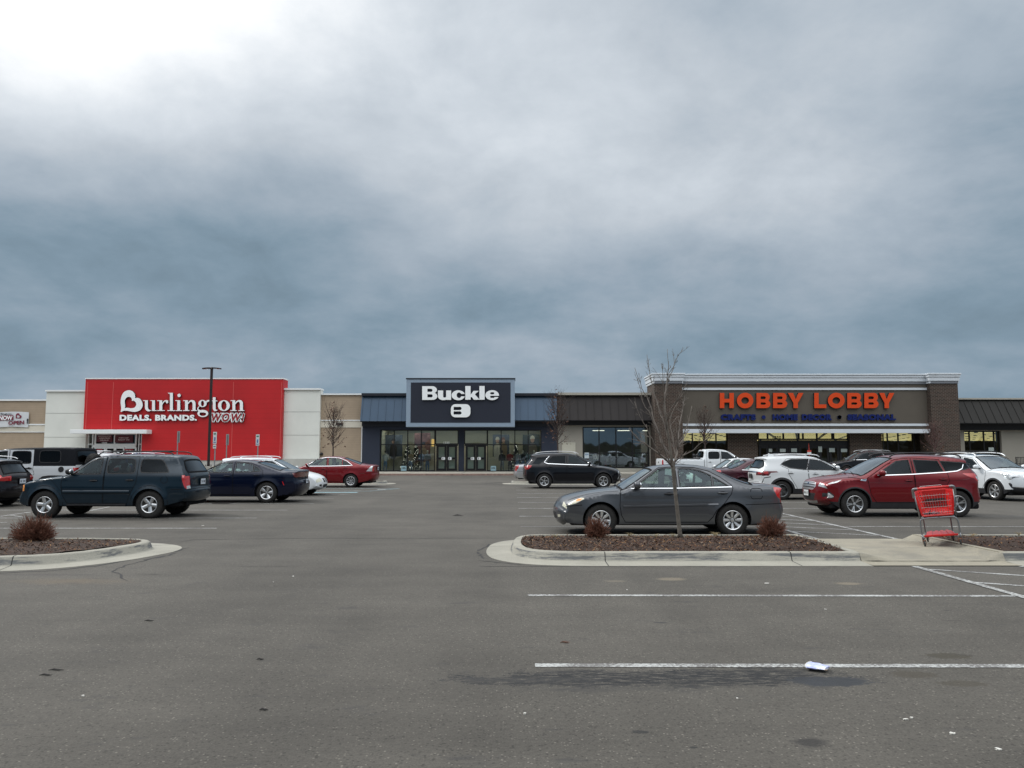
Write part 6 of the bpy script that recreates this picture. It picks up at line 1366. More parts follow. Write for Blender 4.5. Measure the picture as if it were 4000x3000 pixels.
ops = [[('+', chaikin(HB, 2)), ('-', chaikin(HI, 2))],
       [('+', EL(668, 562, 56, 52)), ('-', EL(694, 552, 38, 46)), ('-', RC(600, 500, 720, 556)), sf(588, 655, 455), ('+', RC(612, 455, 655, 565)), sf(692, 757, 455), ('+', RC(715, 455, 757, 600)), sf(715, 780, 598)],
       [sf(790, 862, 455), ('+', RC(820, 455, 862, 600)), sf(790, 896, 598), ('+', chaikin([(860, 500), (880, 466), (915, 450), (945, 458), (950, 475), (925, 468), (895, 476), (872, 505), (860, 530)], 1)), ('+', EL(931, 481, 17, 19))],
       [sf(945, 1015, 348), ('+', RC(972, 348, 1015, 600)), sf(935, 1045, 598)],
       [sf(1050, 1120, 455), ('+', RC(1078, 455, 1120, 600)), sf(1052, 1148, 598)], [('+', EL(1104, 385, 24, 24))], nn(0, 1190),
       [('+', EL(1442, 502, 60, 52)), ('-', EL(1442, 502, 22, 41)), ('+', chaikin([(1488, 476), (1508, 452), (1540, 450), (1546, 470), (1522, 474), (1500, 492)], 1)), ('+', chaikin([(1402, 545), (1380, 565), (1388, 592), (1430, 600), (1490, 600), (1518, 622), (1524, 655), (1500, 640), (1480, 632), (1400, 628), (1368, 600), (1366, 566), (1390, 540)], 1)), ('+', EL(1446, 645, 78, 52)), ('-', EL(1446, 652, 48, 30)), ('+', chaikin([(1375, 600), (1400, 606), (1490, 606), (1522, 634), (1510, 650), (1470, 630), (1400, 630)], 1))],
       [('+', RC(1590, 412, 1630, 578)), ('+', RC(1560, 458, 1655, 470)), ('+', chaikin([(1590, 570), (1600, 604), (1630, 614), (1658, 600), (1652, 590), (1636, 594), (1630, 570)], 1))],
       [('+', EL(1750, 532, 86, 78)), ('-', EL(1750, 532, 38, 65))], nn(0, 1872)]
letters('lettering', t, ops, YR - .22, .2, M_white, M_lside, ZC)
mb = MB(); mp = lambda a, b, k: (AT(*ZC(a, b), YR - .18)[0], YR - .18 + .16 * k, AT(*ZC(a, b), YR - .18)[1])
text_to(mb, 'DEALS. BRANDS.', mp, (247, 750, 1360, 664), M_white, M_lside, bold=.055, space=1.08); mb.build('tagline', t)
mb = MB(); text_to(mb, 'WOW!', mp, (1560, 772, 2052, 632), M_white, M_lside, bold=.15, shear=.25, space=1.22); mb.build('tagline', t); mb = MB()
mp2 = lambda a, b, k: (AT(*ZC(a, b), YR - .23)[0], YR - .23 + .04 * k, AT(*ZC(a, b), YR - .23)[1]); text_to(mb, 'WOW!', mp2, (1572, 761, 2042, 643), mat('letter_red', (.30, .008, .014), .4, var=0), M_lside, bold=.025, shear=.25, space=1.32); mb.build('tagline', t); child_fix(t)

# (c) beige link
b = thing('store_building', 'plain beige wall with a cream band between the white panels and the navy store', 'building', (px(1335, YW), YW, 0))
xc0, xc1 = px(1253, YW) + .003, px(1419, YW)
wallobj('wall', b, [('+', RC(xc0, 0, xc1, z(1541)))], YW, YW + .4, M_tan); bxo('coping', b, xc0, xc1, YW - .15, YW + .5, z(1543), z(1537.5), M_trimw); bxo('trim_band', b, xc0, xc1, YW - .1, YW - .003, z(1644), z(1640), M_trimw); bxo('stucco_band', b, xc0, xc1, YW - .05, YW - .003, z(1670), z(1644.3), M_cream); bxo('corner_trim', b, xc1 - .12, xc1, YW - .12, YW - .06, 0, z(1670), M_trimw); child_fix(b)
wall_lamp(px(1329, YW), z(1657), YW - .05, 'dark box-shaped light on the cream band of the beige wall')
mb = MB(); mb.ell((px(1260, YW), YW - .12, z(1773)), (.14, .12, .12), M_black, 14, 8); mb.box(px(1260, YW) - .1, YW - .1, z(1773) - .1, px(1260, YW) + .1, YW - .003, z(1773) + .1, M_black); tag(mb.build('security_camera'), 'small black dome camera low on the beige wall', 'camera')

# (d) navy store
b = thing('store_building', 'navy storefront with blue metal awnings and a large dark framed sign panel', 'building', (px(1800, YW), YW, 0))
xd0, xd1 = px(1419, YW) + .003, px(2177, YW); YG = 66.0; sc3 = lambda a: 1350 + a * .36166
gx0, gx1 = px(sc3(378), YG, 1760), px(sc3(2112), YG, 1760); gz1 = z(1679, YG); pz = .30
wallobj('wall', b, [('+', RC(xd0, 0, xd1, z(1645))), ('-', RC(gx0 - .02, .16, gx1 + .02, gz1))], YG - .35, YG + .5, M_navyw)
bxo('fascia', b, xd0, xd1, YG - .6, YG - .36, z(1666), z(1644), M_dkn)
sx0, sx1 = px(1586, 63.9), px(2011, 63.9)
seams(b, 'awning', xd0, px(1587, 64.6), 64.6, 65.3, z(1645, 64.6), z(1546, 65.3), M_blue, .665, .12); seams(b, 'awning', px(2010, 64.6), px(2177, 64.6), 64.6, 65.3, z(1642, 64.6), z(1545, 65.3), M_blue, .665, .5)
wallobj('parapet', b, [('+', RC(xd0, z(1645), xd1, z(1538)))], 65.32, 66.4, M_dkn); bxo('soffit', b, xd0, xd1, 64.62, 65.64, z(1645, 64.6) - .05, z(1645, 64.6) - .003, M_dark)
bxo('coping', b, xd0, xd1, 65.0, 66.5, z(1546, 65.3) - .02, z(1537, 65.3), M_dkn)
wallobj('sign_panel', b, [('+', RC(sx0, z(1667, 63.9), sx1, z(1481, 63.9)))], 63.9, 65.9, M_frameb)
bxo('coping', b, sx0 - .05, sx1 + .05, 63.85, 65.9, z(1481, 63.9) + .003, z(1478, 63.9) + .03, M_dkn)
bxo('sign_field', b, px(sc3(703), 63.88, 1570), px(sc3(1782), 63.88, 1570), 63.88, 63.897, z(1651, 63.88), z(1494, 63.88), M_signn)
# glazing: left display, two door bays, right display
zb, zm_, zt2 = .20, z(1737, YG), gz1 - .04
def gl(cols): return [px(sc3(c), YG, 1760) for c in cols]
window(b, gl((380, 522, 670, 818, 962)), [zb, zm_, zt2], YG, M_mull, G_store, .08); window(b, gl((1534, 1680, 1828, 1972, 2108)), [zb, zm_, zt2], YG, M_mull, G_store, .08)
for (c0, c1) in ((972, 1214), (1286, 1528)):
    window(b, gl((c0, c1)), [z(1734, YG), zt2], YG, M_mull, G_store, .08)
    a, c = gl((c0, c1)); m_ = (a + c) / 2; bxo('door_frame', b, a, c, YG - .06, YG + .06, z(1738, YG) - .08, z(1734, YG) - .045, M_mull)
    for (q0, q1) in ((a + .08, m_ - .01), (m_ + .01, c - .08)):
        d_ = mull(b, [q0 + .09, q1 - .09], [.30, z(1791, YG), z(1742, YG)], YG - .04, M_mull, .18, 'door')
        g_ = MB(); g_.add([(q0, YG - .04, .2), (q1, YG - .04, .2), (q1, YG - .04, 2.35), (q0, YG - .04, 2.35)], [(0, 1, 2, 3)], G_store); g_.build('pane', d_)
        lg = MB(); xm = (m_ - .28 if q0 < m_ - .5 else m_ + .28); zz_ = z(1791, YG)
        extrude2d(lg, [('+', RR(xm - .15, zz_ - .12, xm + .15, zz_ + .12, .06)), ('-', RC(xm - .10, zz_ + .015, xm + .02, zz_ + .07)), ('-', RC(xm - .10, zz_ - .07, xm + .02, zz_ - .015))], lambda p, q, k: (p, YG - (.19 if k == 0 else .14), q), M_white, M_lside); lg.build('emblem', d_)
        # roller blind seen through the glass
        bl = MB()
        for k in range(22): bl.box(q0 + .05, YG + .10, .35 + k * .088, q1 - .05, YG + .13, .35 + k * .088 + .052, mat('blind_slat', (.30, .40, .38), .6, var=.1))
        bl.build('blind', d_)
a, c = gl((1214, 1286)); bxo('pillar', b, a + .05, c - .05, YG - .12, YG + .2, .15, gz1, M_navyw)
# display interior
mb = MB(); x0, x1 = gx0, gx1; mb.box(x0, 70, 0, x1, 70.2, 4.2, M_cream2); mb.box(x0, YG + .3, 3.9, x1, 70, 4.1, M_cream2); mb.box(x0, YG + .3, 0, x1, 70, .17, M_floor); mb.box(x0 - .1, YG + .5, 0, x0, 70, 4, M_cream2); mb.box(x1, YG + .5, 0, x1 + .1, 70, 4, M_cream2)
mb.build('interior_wall', b)
for k in range(26):
    mb = MB(); xx = x0 + .5 + (x1 - x0 - 1) * k / 25; mb.lathe([(0, 3.885), (.07, 3.885), (.07, 3.90)], M_lamp, 10, 'Z', Matrix.Translation((xx, 67.0 + (k % 3) * .9, 0))); mb.build('spotlight', b)
for k in range(8):
    xx = x0 + 1 + (x1 - x0 - 2) * k / 7; bxo('ceiling_light', b, xx - .5, xx + .5, 67.4, 67.7, 3.86, 3.895, M_lamp)
child_fix(b)
# sign lettering of the navy store
def Z3(a, b): return (1350 + a * .36166, 1400 + b * .36166)
t = thing('store_sign', 'white rounded heavy lettering over a buckle-shaped emblem on the dark sign panel', 'sign', (px(1800, 63.8), 63.8, z(1570)))
ops = [[('+', RC(827, 300, 935, 448)), ('+', EL(936, 340, 50, 40)), ('+', EL(938, 408, 53, 40)), ('-', RR(884, 328, 938, 361, 15)), ('-', RC(884, 328, 915, 361)), ('-', RR(884, 387, 940, 421, 16)), ('-', RC(884, 387, 915, 421))],
       [('+', RC(997, 346, 1054, 412)), ('+', EL(1058, 410, 61, 41)), ('-', RC(1054, 340, 1086, 412)), ('-', EL(1070, 412, 16, 11)), ('+', RC(1086, 346, 1140, 448))],
       [('+', EL(1217, 398, 72, 54)), ('-', EL(1225, 398, 25, 30)), ('-', RC(1225, 384, 1300, 410)), ('+', RC(1240, 384, 1241, 385))],
       [('+', RC(1293, 298, 1350, 446)), ('+', [(1350, 392), (1382, 350), (1440, 350), (1396, 388), (1448, 446), (1384, 446), (1362, 415), (1350, 424)])],
       [('+', RC(1445, 298, 1502, 446))],
       [('+', EL(1583, 397, 74, 54)), ('-', RR(1562, 365, 1606, 388, 11)), ('-', RC(1562, 404, 1665, 417)), ('-', RR(1562, 404, 1610, 426, 10)), ('+', RC(1606, 385, 1655, 400))]]
letters('lettering', t, ops, 63.72, .15, M_white, M_lside, Z3)
letters('emblem', t, [[('+', RR(1137, 494, 1348, 636, 50, 7)), ('-', RR(1190, 524, 1252, 558, 17)), ('-', RC(1167, 524, 1215, 558)), ('-', RR(1190, 572, 1252, 606, 17)), ('-', RC(1167, 572, 1215, 606))]], 63.72, .15, M_white, M_lside, Z3); child_fix(t)
mb = MB(); text_to(mb, '1335', lambda a, b, k: (a, YG - .10 + .02 * k, b), (px(1734, YG), z(1733, YG), px(1757, YG), z(1725, YG)), M_white, bold=.02); tag(mb.build('address_number'), 'white street number 1335 over the left doors of the navy store', 'number')

# (e) taupe store with brown awning
b = thing('store_building', 'taupe storefront under a dark brown standing-seam awning, left of the brick tower', 'building', (px(2360, YW), YW, 0))
sc4 = lambda a: 1900 + a * .36166; xe0, xe1 = px(2177, YW) + .003, px(2560, YW)
gx0, gx1 = px(sc4(1042), YG, 1760), px(sc4(1752), YG, 1760)
wallobj('wall', b, [('+', RC(xe0, 0, xe1, z(1645))), ('-', RC(gx0 - .05, z(1829), gx1 + .05, z(1667)))], YG - .3, YG + .5, M_taupe)
bxo('fascia', b, xe0, xe1, YG - .7, YG - .31, z(1662), z(1640), M_dark); seams(b, 'awning', xe0, xe1, 64.6, 65.3, z(1641, 64.6), z(1544, 65.3), M_brnp, .69, .3)
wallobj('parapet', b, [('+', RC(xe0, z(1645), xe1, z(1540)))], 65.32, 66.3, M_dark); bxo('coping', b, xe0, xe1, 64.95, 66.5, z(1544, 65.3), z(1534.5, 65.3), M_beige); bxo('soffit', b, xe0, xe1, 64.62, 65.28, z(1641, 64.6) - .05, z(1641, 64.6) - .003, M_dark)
window(b, [px(sc4(c), YG, 1760) for c in (1046, 1218, 1400, 1578, 1748)], [z(1827), z(1770), z(1669)], YG, M_mull, G_refl, .09)
bxo('window_sill', b, gx0 - .1, gx1 + .1, YG - .45, YG - .303, z(1841), z(1830), M_beige)
d_ = bxo('door', b, px(2197, YG, 1780), px(2244, YG, 1780), YG - .36, YG - .303, .15, z(1731), mat('door_cream', (.50, .48, .40), .6, var=.04)); mull(b, [px(2196, YG, 1780), px(2245, YG, 1780)], [.2, z(1730)], YG - .33, mat('door_cream', (.5, .48, .4)), .07, 'door_frame')
mb = MB(); mb.box(gx0, 70, 0, gx1, 70.2, 4, mat('interior_grey', (.14, .145, .125), .8, var=.1)); mb.box(gx0, YG + .5, 3.7, gx1, 70, 3.9, M_dark); mb.box(gx0, YG + .5, 0, gx1, 70, .5, M_floor); mb.build('interior_wall', b); parts('ceiling_light', b, [(gx0 + 1 + 2.2 * k, 67.2, 3.64, gx0 + 2 + 2.2 * k, 67.5, 3.69, mat('goods_fill_lamp', (1, 1, 1), .5, var=0, emit=(1, .93, .8), estr=2.2)) for k in range(3)]); child_fix(b)  # ceiling lamps added to brighten the goods behind the glass

# (f) brick craft store
b = thing('store_building', 'brown stucco and brick store with white stepped cornice and orange sign', 'building', (px(3150, YW), YW, 0))
YB = 64.2; YP = 63.6
lx0, lx1 = px(2558, YP), px(2667, YP); rx0, rx1 = px(3640, YP), px(3748, YP); zt_ = z(1498, YP); zu = z(1692, YB)
for (a, c, d2) in ((lx0, lx1, YP), (rx0, rx1, YP)): bxo('brick_pillar', b, a, c, d2, 67.0, 0, zt_, M_brick)
wallobj('wall', b, [('+', RC(lx1 + .003, zu + .1, rx0 - .003, zt_))], YB, 67.0, M_brown)
def cornice(x0, x1, Y, ret):
    mb = MB(); zz_ = [1498, 1488.5, 1473.5, 1464.5, 1457.5]
    for i in range(4):
        o_ = .07 + .055 * i; mb.box(x0 - (o_ if ret[0] else 0), Y - o_, z(zz_[i], YP) + .008, x1 + (o_ if ret[1] else 0), 67.2, z(zz_[i + 1], YP) - .012, M_corn, bev=.015)
    mb.box(x0 + .01, Y - .08, z(1498, YP), x1, 67.1, z(1458, YP) - .02, mat('cornice_gap', (.16, .17, .19), .8, var=0)); return mb.build('cornice', b)
cornice(lx1 + .003, rx0 - .003, YB, (0, 0)); cornice(lx0, lx1, YP, (1, 1)); cornice(rx0, rx1, YP, (1, 1))
bxo('trim_band', b, lx1 + .003, rx0 - .003, YB - .09, YB - .003, z(1523.6, YB), z(1515, YB), M_corn); bxo('trim_band', b, lx1 + .003, rx0 - .003, YB - .09, YB - .003, z(1664, YB), z(1655, YB), M_corn)
bxo('fascia', b, lx1 + .003, rx0 - .003, YB - .30, YB + .3, z(1692, YB - .3), z(1676.6, YB - .3), M_corn, .02); bxo('soffit', b, lx1 + .003, rx0 - .003, YB + .31, 65.6, zu + .02, zu + .09, M_dark)
YH = 65.6; zhb = z(1692, YH) + .25
for (p0, p1) in ((2844, 2959), (3321, 3446)): bxo('brick_pillar', b, px(p0, YH - .4, 1740), px(p1, YH - .4, 1740), YH - .4, YH + .2, 0, zhb, M_brick)
bxo('header', b, lx1, rx0, YH + .21, YH + .5, zhb - .02, z(1640), M_dark)
def X5(c): return px(2500 + c * .36166, YH, 1710)
def X6(c): return px(3200 + c * .36166, YH, 1710)
window(b, [lx1 + .05, X5(565), X5(690), X5(820), X5(945)], [1.0, zhb], YH, M_mull, G_dk, .10)
window(b, [X6(688), X6(735), X6(850), X6(1020), X6(1180)], [.9, zhb], YH, M_mull, G_dk, .10)
# entrance: transoms over a dark header over the doors
tx = [px(2961, YH, 1710), X5(1378), X5(1548), X5(1715), X5(1760), X5(1910), X5(2090), X6(140), X6(318)]; window(b, tx, [z(1716, YH), zhb], YH, M_mull, G_dk, .13)
bxo('door_header', b, tx[0], tx[-1], YH - .1, YH + .1, z(1742, YH), z(1717, YH) - .05, M_dark)
n_d = 9; xs = [tx[0] + (tx[-1] - tx[0]) * k / n_d for k in range(n_d + 1)]
for k in range(n_d):
    d_ = mull(b, [xs[k] + .11, xs[k + 1] - .11], [.25, z(1743, YH) - .09], YH, M_mull, .18, 'door'); g_ = MB(); g_.add([(xs[k], YH, .2), (xs[k + 1], YH, .2), (xs[k + 1], YH, 2.3), (xs[k], YH, 2.3)], [(0, 1, 2, 3)], G_dk); g_.build('pane', d_)
# big hall behind, with rows of ceiling lights
hx0, hx1 = lx1, 96.0; mb = MB()
mb.box(hx0, 66.2, 4.1, hx1, 150, 4.3, mat('hall_ceiling', (.07, .065, .05), .9, var=.1)); mb.box(hx0 - 40, 150, 0, hx1 + 40, 150.3, 4.3, mat('hall_back', (.16, .13, .09), .9, var=.2)); mb.box(hx0 - .2, 67.2, 0, hx0, 150, 4.3, M_brown); mb.box(hx1, 66.6, 0, hx1 + .2, 150, 4.3, M_brown); mb.box(hx0, 66.2, .0, hx1, 150, .16, M_floor)
mb.build('interior_wall', b)
for k in range(15): bxo('ceiling_light', b, hx0 + .5, hx1 - .5, 70 + 5.0 * k, 70.55 + 5.0 * k, 3.95, 4.0, M_lampy)
r2 = np.random.RandomState(5); cols = [mat('goods_%d' % i, c, .7, var=.3, vscale=8) for i, c in enumerate(((.20, .06, .04), (.24, .15, .05), (.08, .10, .06), (.30, .27, .2), (.10, .05, .04)))]
for k in range(95):
    x = r2.uniform(hx0 + .5, hx1 - .5); y_ = r2.uniform(67.5, 76); h = r2.uniform(.6, 2.1); bxo('display_unit', b, x, x + r2.uniform(.2, 1.0), y_, y_ + .4, .17, h, cols[r2.randint(5)]); child_fix(b)
mb = MB(); text_to(mb, '1350', lambda a, b_, k: (a, YH - .09 + .02 * k, b_), (X5(1430), z(1714, YH), X5(1520), z(1703.5, YH)), M_lside, bold=.02); tag(mb.build('address_number'), 'dark street number 1350 over the entrance of the brick store', 'number')
for i, (c, w_, h_) in enumerate(((2925 + 83, 13, 10), (3056, 22, 10), (3100, 22, 11), (3202, 14, 17), (3248, 22, 12), (3295, 24, 10))):
    kk = ('leftmost', 'second from left', 'third from left', 'tall', 'fifth from left', 'rightmost')[i]
    mb = MB(); a0 = px(c - w_ / 2, YH, 1765); mb.box(a0, YH - .12, z(1766, YH), px(c + w_ / 2, YH, 1765), YH - .10, z(1766 - h_ * 1.3, YH), mat('notice_paper', (.42, .48, .46), .7, var=.15, vscale=12)); tag(mb.build('paper_notice'), kk + ' pale paper notice on the entrance doors of the brick store', 'notice', 'notices on the entrance doors')
# sign of the brick store: geometric capitals
t = thing('store_sign', 'bright orange capital lettering above a dark blue line of smaller capitals on brown stucco', 'sign', (px(3150, YB), YB, z(1600)))
def cap(ch, x0, x1, y0, y1):
    W_, H_ = x1 - x0, y1 - y0; s_ = 17.5
    if ch == 'H': return [('+', RC(x0, y0, x0 + s_, y1)), ('+', RC(x1 - s_, y0, x1, y1)), ('+', RC(x0, y0 + H_ * .39, x1, y0 + H_ * .63))]
    if ch == 'O': return [('+', EL((x0 + x1) / 2, (y0 + y1) / 2, W_ / 2, H_ / 2 + .8, 40)), ('-', EL((x0 + x1) / 2, (y0 + y1) / 2, W_ / 2 - s_, H_ / 2 - s_ + 1, 36))]
    if ch == 'B':
        my = y0 + H_ * .49; return [('+', RC(x0, y0, x1 - 18, y1)), ('+', RR(x0 + 12, y0, x1 - 3, my + 5, 16)), ('+', RR(x0 + 12, my - 2, x1, y1, 18)), ('-', RR(x0 + s_ - 1, y0 + 13.5, x1 - 19, my - 4.5, 5)), ('-', RR(x0 + s_ - 1, my + 8, x1 - 18, y1 - 13.5, 6)), ('-', RC(x0 + s_ - 1, y0 + 13.5, x0 + s_ + 8, my - 4.5)), ('-', RC(x0 + s_ - 1, my + 8, x0 + s_ + 8, y1 - 13.5))]
    if ch == 'Y':
        m_ = (x0 + x1) / 2; return [('+', [(x0, y0), (x0 + s_ * 1.15, y0), (m_, y0 + H_ * .42), (x1 - s_ * 1.15, y0), (x1, y0), (m_ + s_ / 2, y0 + H_ * .66), (m_ + s_ / 2, y1), (m_ - s_ / 2, y1), (m_ - s_ / 2, y0 + H_ * .66)])]
    if ch == 'L': return [('+', RC(x0, y0, x0 + s_, y1)), ('+', RC(x0, y1 - 14.5, x1, y1))]
def q5(c): return 2500 + c * .36166
def q6(c): return 3200 + c * .36166
Y0_, Y1_ = 1350 + 511 * .36166, 1350 + 675 * .36166
row = [('H', q5(862), q5(1014)), ('O', q5(1046), q5(1225)), ('B', q5(1258), q5(1410)), ('B', q5(1437), q5(1592)), ('Y', q5(1598), q5(1766)), ('L', q5(1882), q5(2013)), ('O', q6(94), q6(275)), ('B', q6(303), q6(460)), ('B', q6(487), q6(642)), ('Y', q6(648), q6(812))]
for ch, a0, a1 in row: letters('letter', t, [cap(ch, a0, a1, Y0_, Y1_)], YB - .24, .22, M_orange, M_lside, lambda a, b_: (a, b_))
mp = lambda a, b_, k: (AT(a, b_, YB - .18)[0], YB - .18 + .16 * k, AT(a, b_, YB - .18)[1])
for w_, a0, a1 in (('CRAFTS', q5(872), q5(1252)), ('HOME', q5(1432), q5(1705)), ('DECOR', q5(1748), q6(142)), ('SEASONAL', q6(305), q6(830))):
    mb = MB(); text_to(mb, w_, mp, (a0, 1350 + 806 * .36166, a1, 1350 + 740 * .36166), M_dblue, M_lside, bold=.07, space=1.12); mb.build('word', t)
for c in (q5(1337), q5(2156), q6(222)):
    letters('dot', t, [[('+', EL(c, 1350 + 773 * .36166, 7.5, 7.5))]], YB - .18, .16, M_dblue, M_lside, lambda a, b_: (a, b_))
child_fix(t)

# (g) right wing
b = thing('store_building', 'taupe wing under a sloping dark metal awning at the right edge', 'building', (px(3900, YW), YW, 0))
xg0, xg1 = px(3748, YP) + .003, px(4500, YW); wx0, wx1 = px(3759, YG, 1710), px(3903, YG, 1710)
wallobj('wall', b, [('+', RC(xg0, 0, xg1, z(1652))), ('-', RC(wx0, .8, wx1, z(1683)))], YG - .3, YG + .5, M_taupe); bxo('fascia', b, xg0, xg1, YG - .8, YG - .31, z(1681), z(1650), M_dark)
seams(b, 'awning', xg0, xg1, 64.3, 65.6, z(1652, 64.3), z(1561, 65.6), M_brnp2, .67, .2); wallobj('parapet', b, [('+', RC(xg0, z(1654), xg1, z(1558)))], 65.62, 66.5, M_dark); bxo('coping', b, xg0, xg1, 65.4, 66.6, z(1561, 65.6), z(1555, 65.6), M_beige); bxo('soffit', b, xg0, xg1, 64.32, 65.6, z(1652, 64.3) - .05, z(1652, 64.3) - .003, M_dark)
window(b, [wx0 + .05, px(q6(1620), YG, 1710), px(q6(1775), YG, 1710), px(q6(1885), YG, 1710), wx1 - .05], [.85, z(1684)], YG, M_mull, G_dk, .10); child_fix(b)
mb = MB(); mb.box(px(3859, YG, 1760), YG - .12, z(1762), px(3879, YG, 1760), YG - .10, z(1748), mat('notice_paper', (.4, .45, .43))); tag(mb.build('paper_notice'), 'pale square notice low on the window of the right wing', 'notice')
# ------------------------------------------------------------------ display goods behind the navy store glass
r3 = np.random.RandomState(21)
SK = mat('poster_skin', (.36, .22, .16), .7, var=.1); PG = mat('poster_slate', (.07, .085, .11), .7, var=.25, vscale=2); PGR = mat('poster_red_grey', (.20, .10, .10), .7, var=.3, vscale=2)
KN = mat('poster_knit', (.50, .48, .42), .8, var=.15, vscale=10); DK = mat('poster_dark', (.035, .03, .03), .7, var=.2)
def fig_poster(label, c0, c1, y0, y1, bgm, figs):
    Y = 68.2; X = lambda c: px(sc3(c), Y, 1760); Zf = lambda r_: z(1400 + r_ * .36166, Y); t = thing('display_poster', label, 'poster', (X((c0 + c1) / 2), Y, Zf(y1)), 0, 'fashion posters in the display windows')
    mb = MB(); mb.box(X(c0), Y, Zf(y1), X(c1), Y + .05, Zf(y0), bgm); mb.build('board', t); mb = MB()
    for (cx_, hy, s_, cloth, hat) in figs:
        k = s_; fz = lambda a, b, kk: (X(a), Y - (.012 if kk == 0 else .003), Zf(b))
        extrude2d(mb, [('+', chaikin([(cx_ - 34 * k, hy + 190 * k), (cx_ - 40 * k, hy + 80 * k), (cx_ - 26 * k, hy + 42 * k), (cx_, hy + 30 * k), (cx_ + 28 * k, hy + 44 * k), (cx_ + 42 * k, hy + 90 * k), (cx_ + 36 * k, hy + 190 * k)], 1))], fz, cloth)
        fz2 = lambda a, b, kk: (X(a), Y - (.020 if kk == 0 else .013), Zf(b)); extrude2d(mb, [('+', EL(cx_, hy + 8 * k, 17 * k, 24 * k, 16))], fz2, SK)
        fz3 = lambda a, b, kk: (X(a), Y - (.028 if kk == 0 else .021), Zf(b)); extrude2d(mb, [('+', chaikin([(cx_ - 21 * k, hy + 6 * k), (cx_ - 19 * k, hy - 20 * k), (cx_, hy - 32 * k), (cx_ + 19 * k, hy - 20 * k), (cx_ + 21 * k, hy + 4 * k), (cx_, hy - 6 * k)], 1))], fz3, hat)
    mb.build('printed_figure', t); child_fix(t)
fig_poster('dark display poster of a man holding something, in the left window', 428, 612, 826, 1060, PG, [(515, 890, 1.0, DK, DK)])
fig_poster('reddish display poster of a seated figure left of the doors', 742, 915, 806, 1090, PGR, [(842, 930, 1.0, mat('poster_cloth', (.28, .22, .17), .8), DK)])
fig_poster('display poster of a couple, one in a pale knit hat, right of the doors', 1590, 1768, 822, 1060, PG, [(1640, 880, 1.1, KN, KN), (1705, 880, 1.0, mat('poster_jacket', (.20, .15, .10), .8), mat('poster_hair', (.16, .07, .04), .8))])
fig_poster('display poster of a man in a pale cap with raised arm, in the right window', 1912, 2098, 822, 1060, mat('poster_green', (.04, .05, .045), .7, var=.2), [(2018, 870, 1.25, mat('poster_shirt', (.16, .14, .12), .8), KN)])
shirts = [mat('garment_' + n, c, .85, var=.2, vscale=8) for n, c in (('white', (.48, .48, .45)), ('denim', (.10, .16, .24)), ('black', (.02, .02, .022)), ('red', (.22, .03, .03)), ('grey', (.2, .21, .22)), ('teal', (.10, .17, .18)), ('tan', (.25, .18, .11)))]
def mannequin(x, y, zb_, k, top, low, label):
    t = thing('mannequin', label, 'mannequin', (x, y, zb_), 0, 'dressed mannequins in the display windows'); mb = MB()
    mb.ell((0, 0, .72), (.15, .10, .22), shirts[low], 10, 8, p=.8)
    for s_ in (-1, 1): mb.tube([(s_ * .09, 0, .7), (s_ * .10, 0, .35), (s_ * .10, 0, .02)], [.085, .065, .05], shirts[low], 8)
    mb.build('trousers', t, True); mb = MB()
    mb.ell((0, 0, 1.14), (.21, .13, .33), shirts[top], 12, 10, p=.75)
    for s_ in (-1, 1): mb.tube([(s_ * .19, 0, 1.40), (s_ * .26, .02, 1.12), (s_ * .24, -.06, .88)], [.07, .06, .05], shirts[top], 8)
    mb.build('top', t, True); mb = MB(); mb.tube([(0, 0, 1.42), (0, 0, 1.56)], .05, KN, 8); mb.ell((0, 0, 1.66), (.085, .10, .125), KN if k else DK, 10, 8); mb.build('head', t, True)
    return t
Mq = [(430, 0, 1, 'pale jacket'), (700, 6, 1, 'tan shirt'), (820, 1, 4, 'blue shirt'), (885, 4, 1, 'grey hoodie'), (1690, 2, 4, 'black top'), (1775, 3, 2, 'red top'), (1858, 4, 1, 'grey top'), (1915, 2, 1, 'dark coat'), (1968, 5, 1, 'teal coat'), (2035, 6, 2, 'tan knit')]
for i, (c, a, b_, w_) in enumerate(Mq):
    side_ = 'left' if c < 1100 else 'right'; nxt = ('nearest the doors', 'second from the doors', 'third from the doors', 'fourth from the doors', 'fifth from the doors', 'at the outer end')
    o_ = sorted([abs(q[0] - 1250) for q in Mq if (q[0] < 1100) == (c < 1100)]).index(abs(c - 1250))
    mannequin(px(sc3(c), 67.0, 1760), 67.0 + .15 * (i % 3), .17, i % 2, a, b_, 'mannequin in %s behind the %s display glass, %s' % (w_, side_, nxt[o_]))
M_fir = mat('artificial_fir', (.012, .028, .016), .9, var=.3, vscale=12)
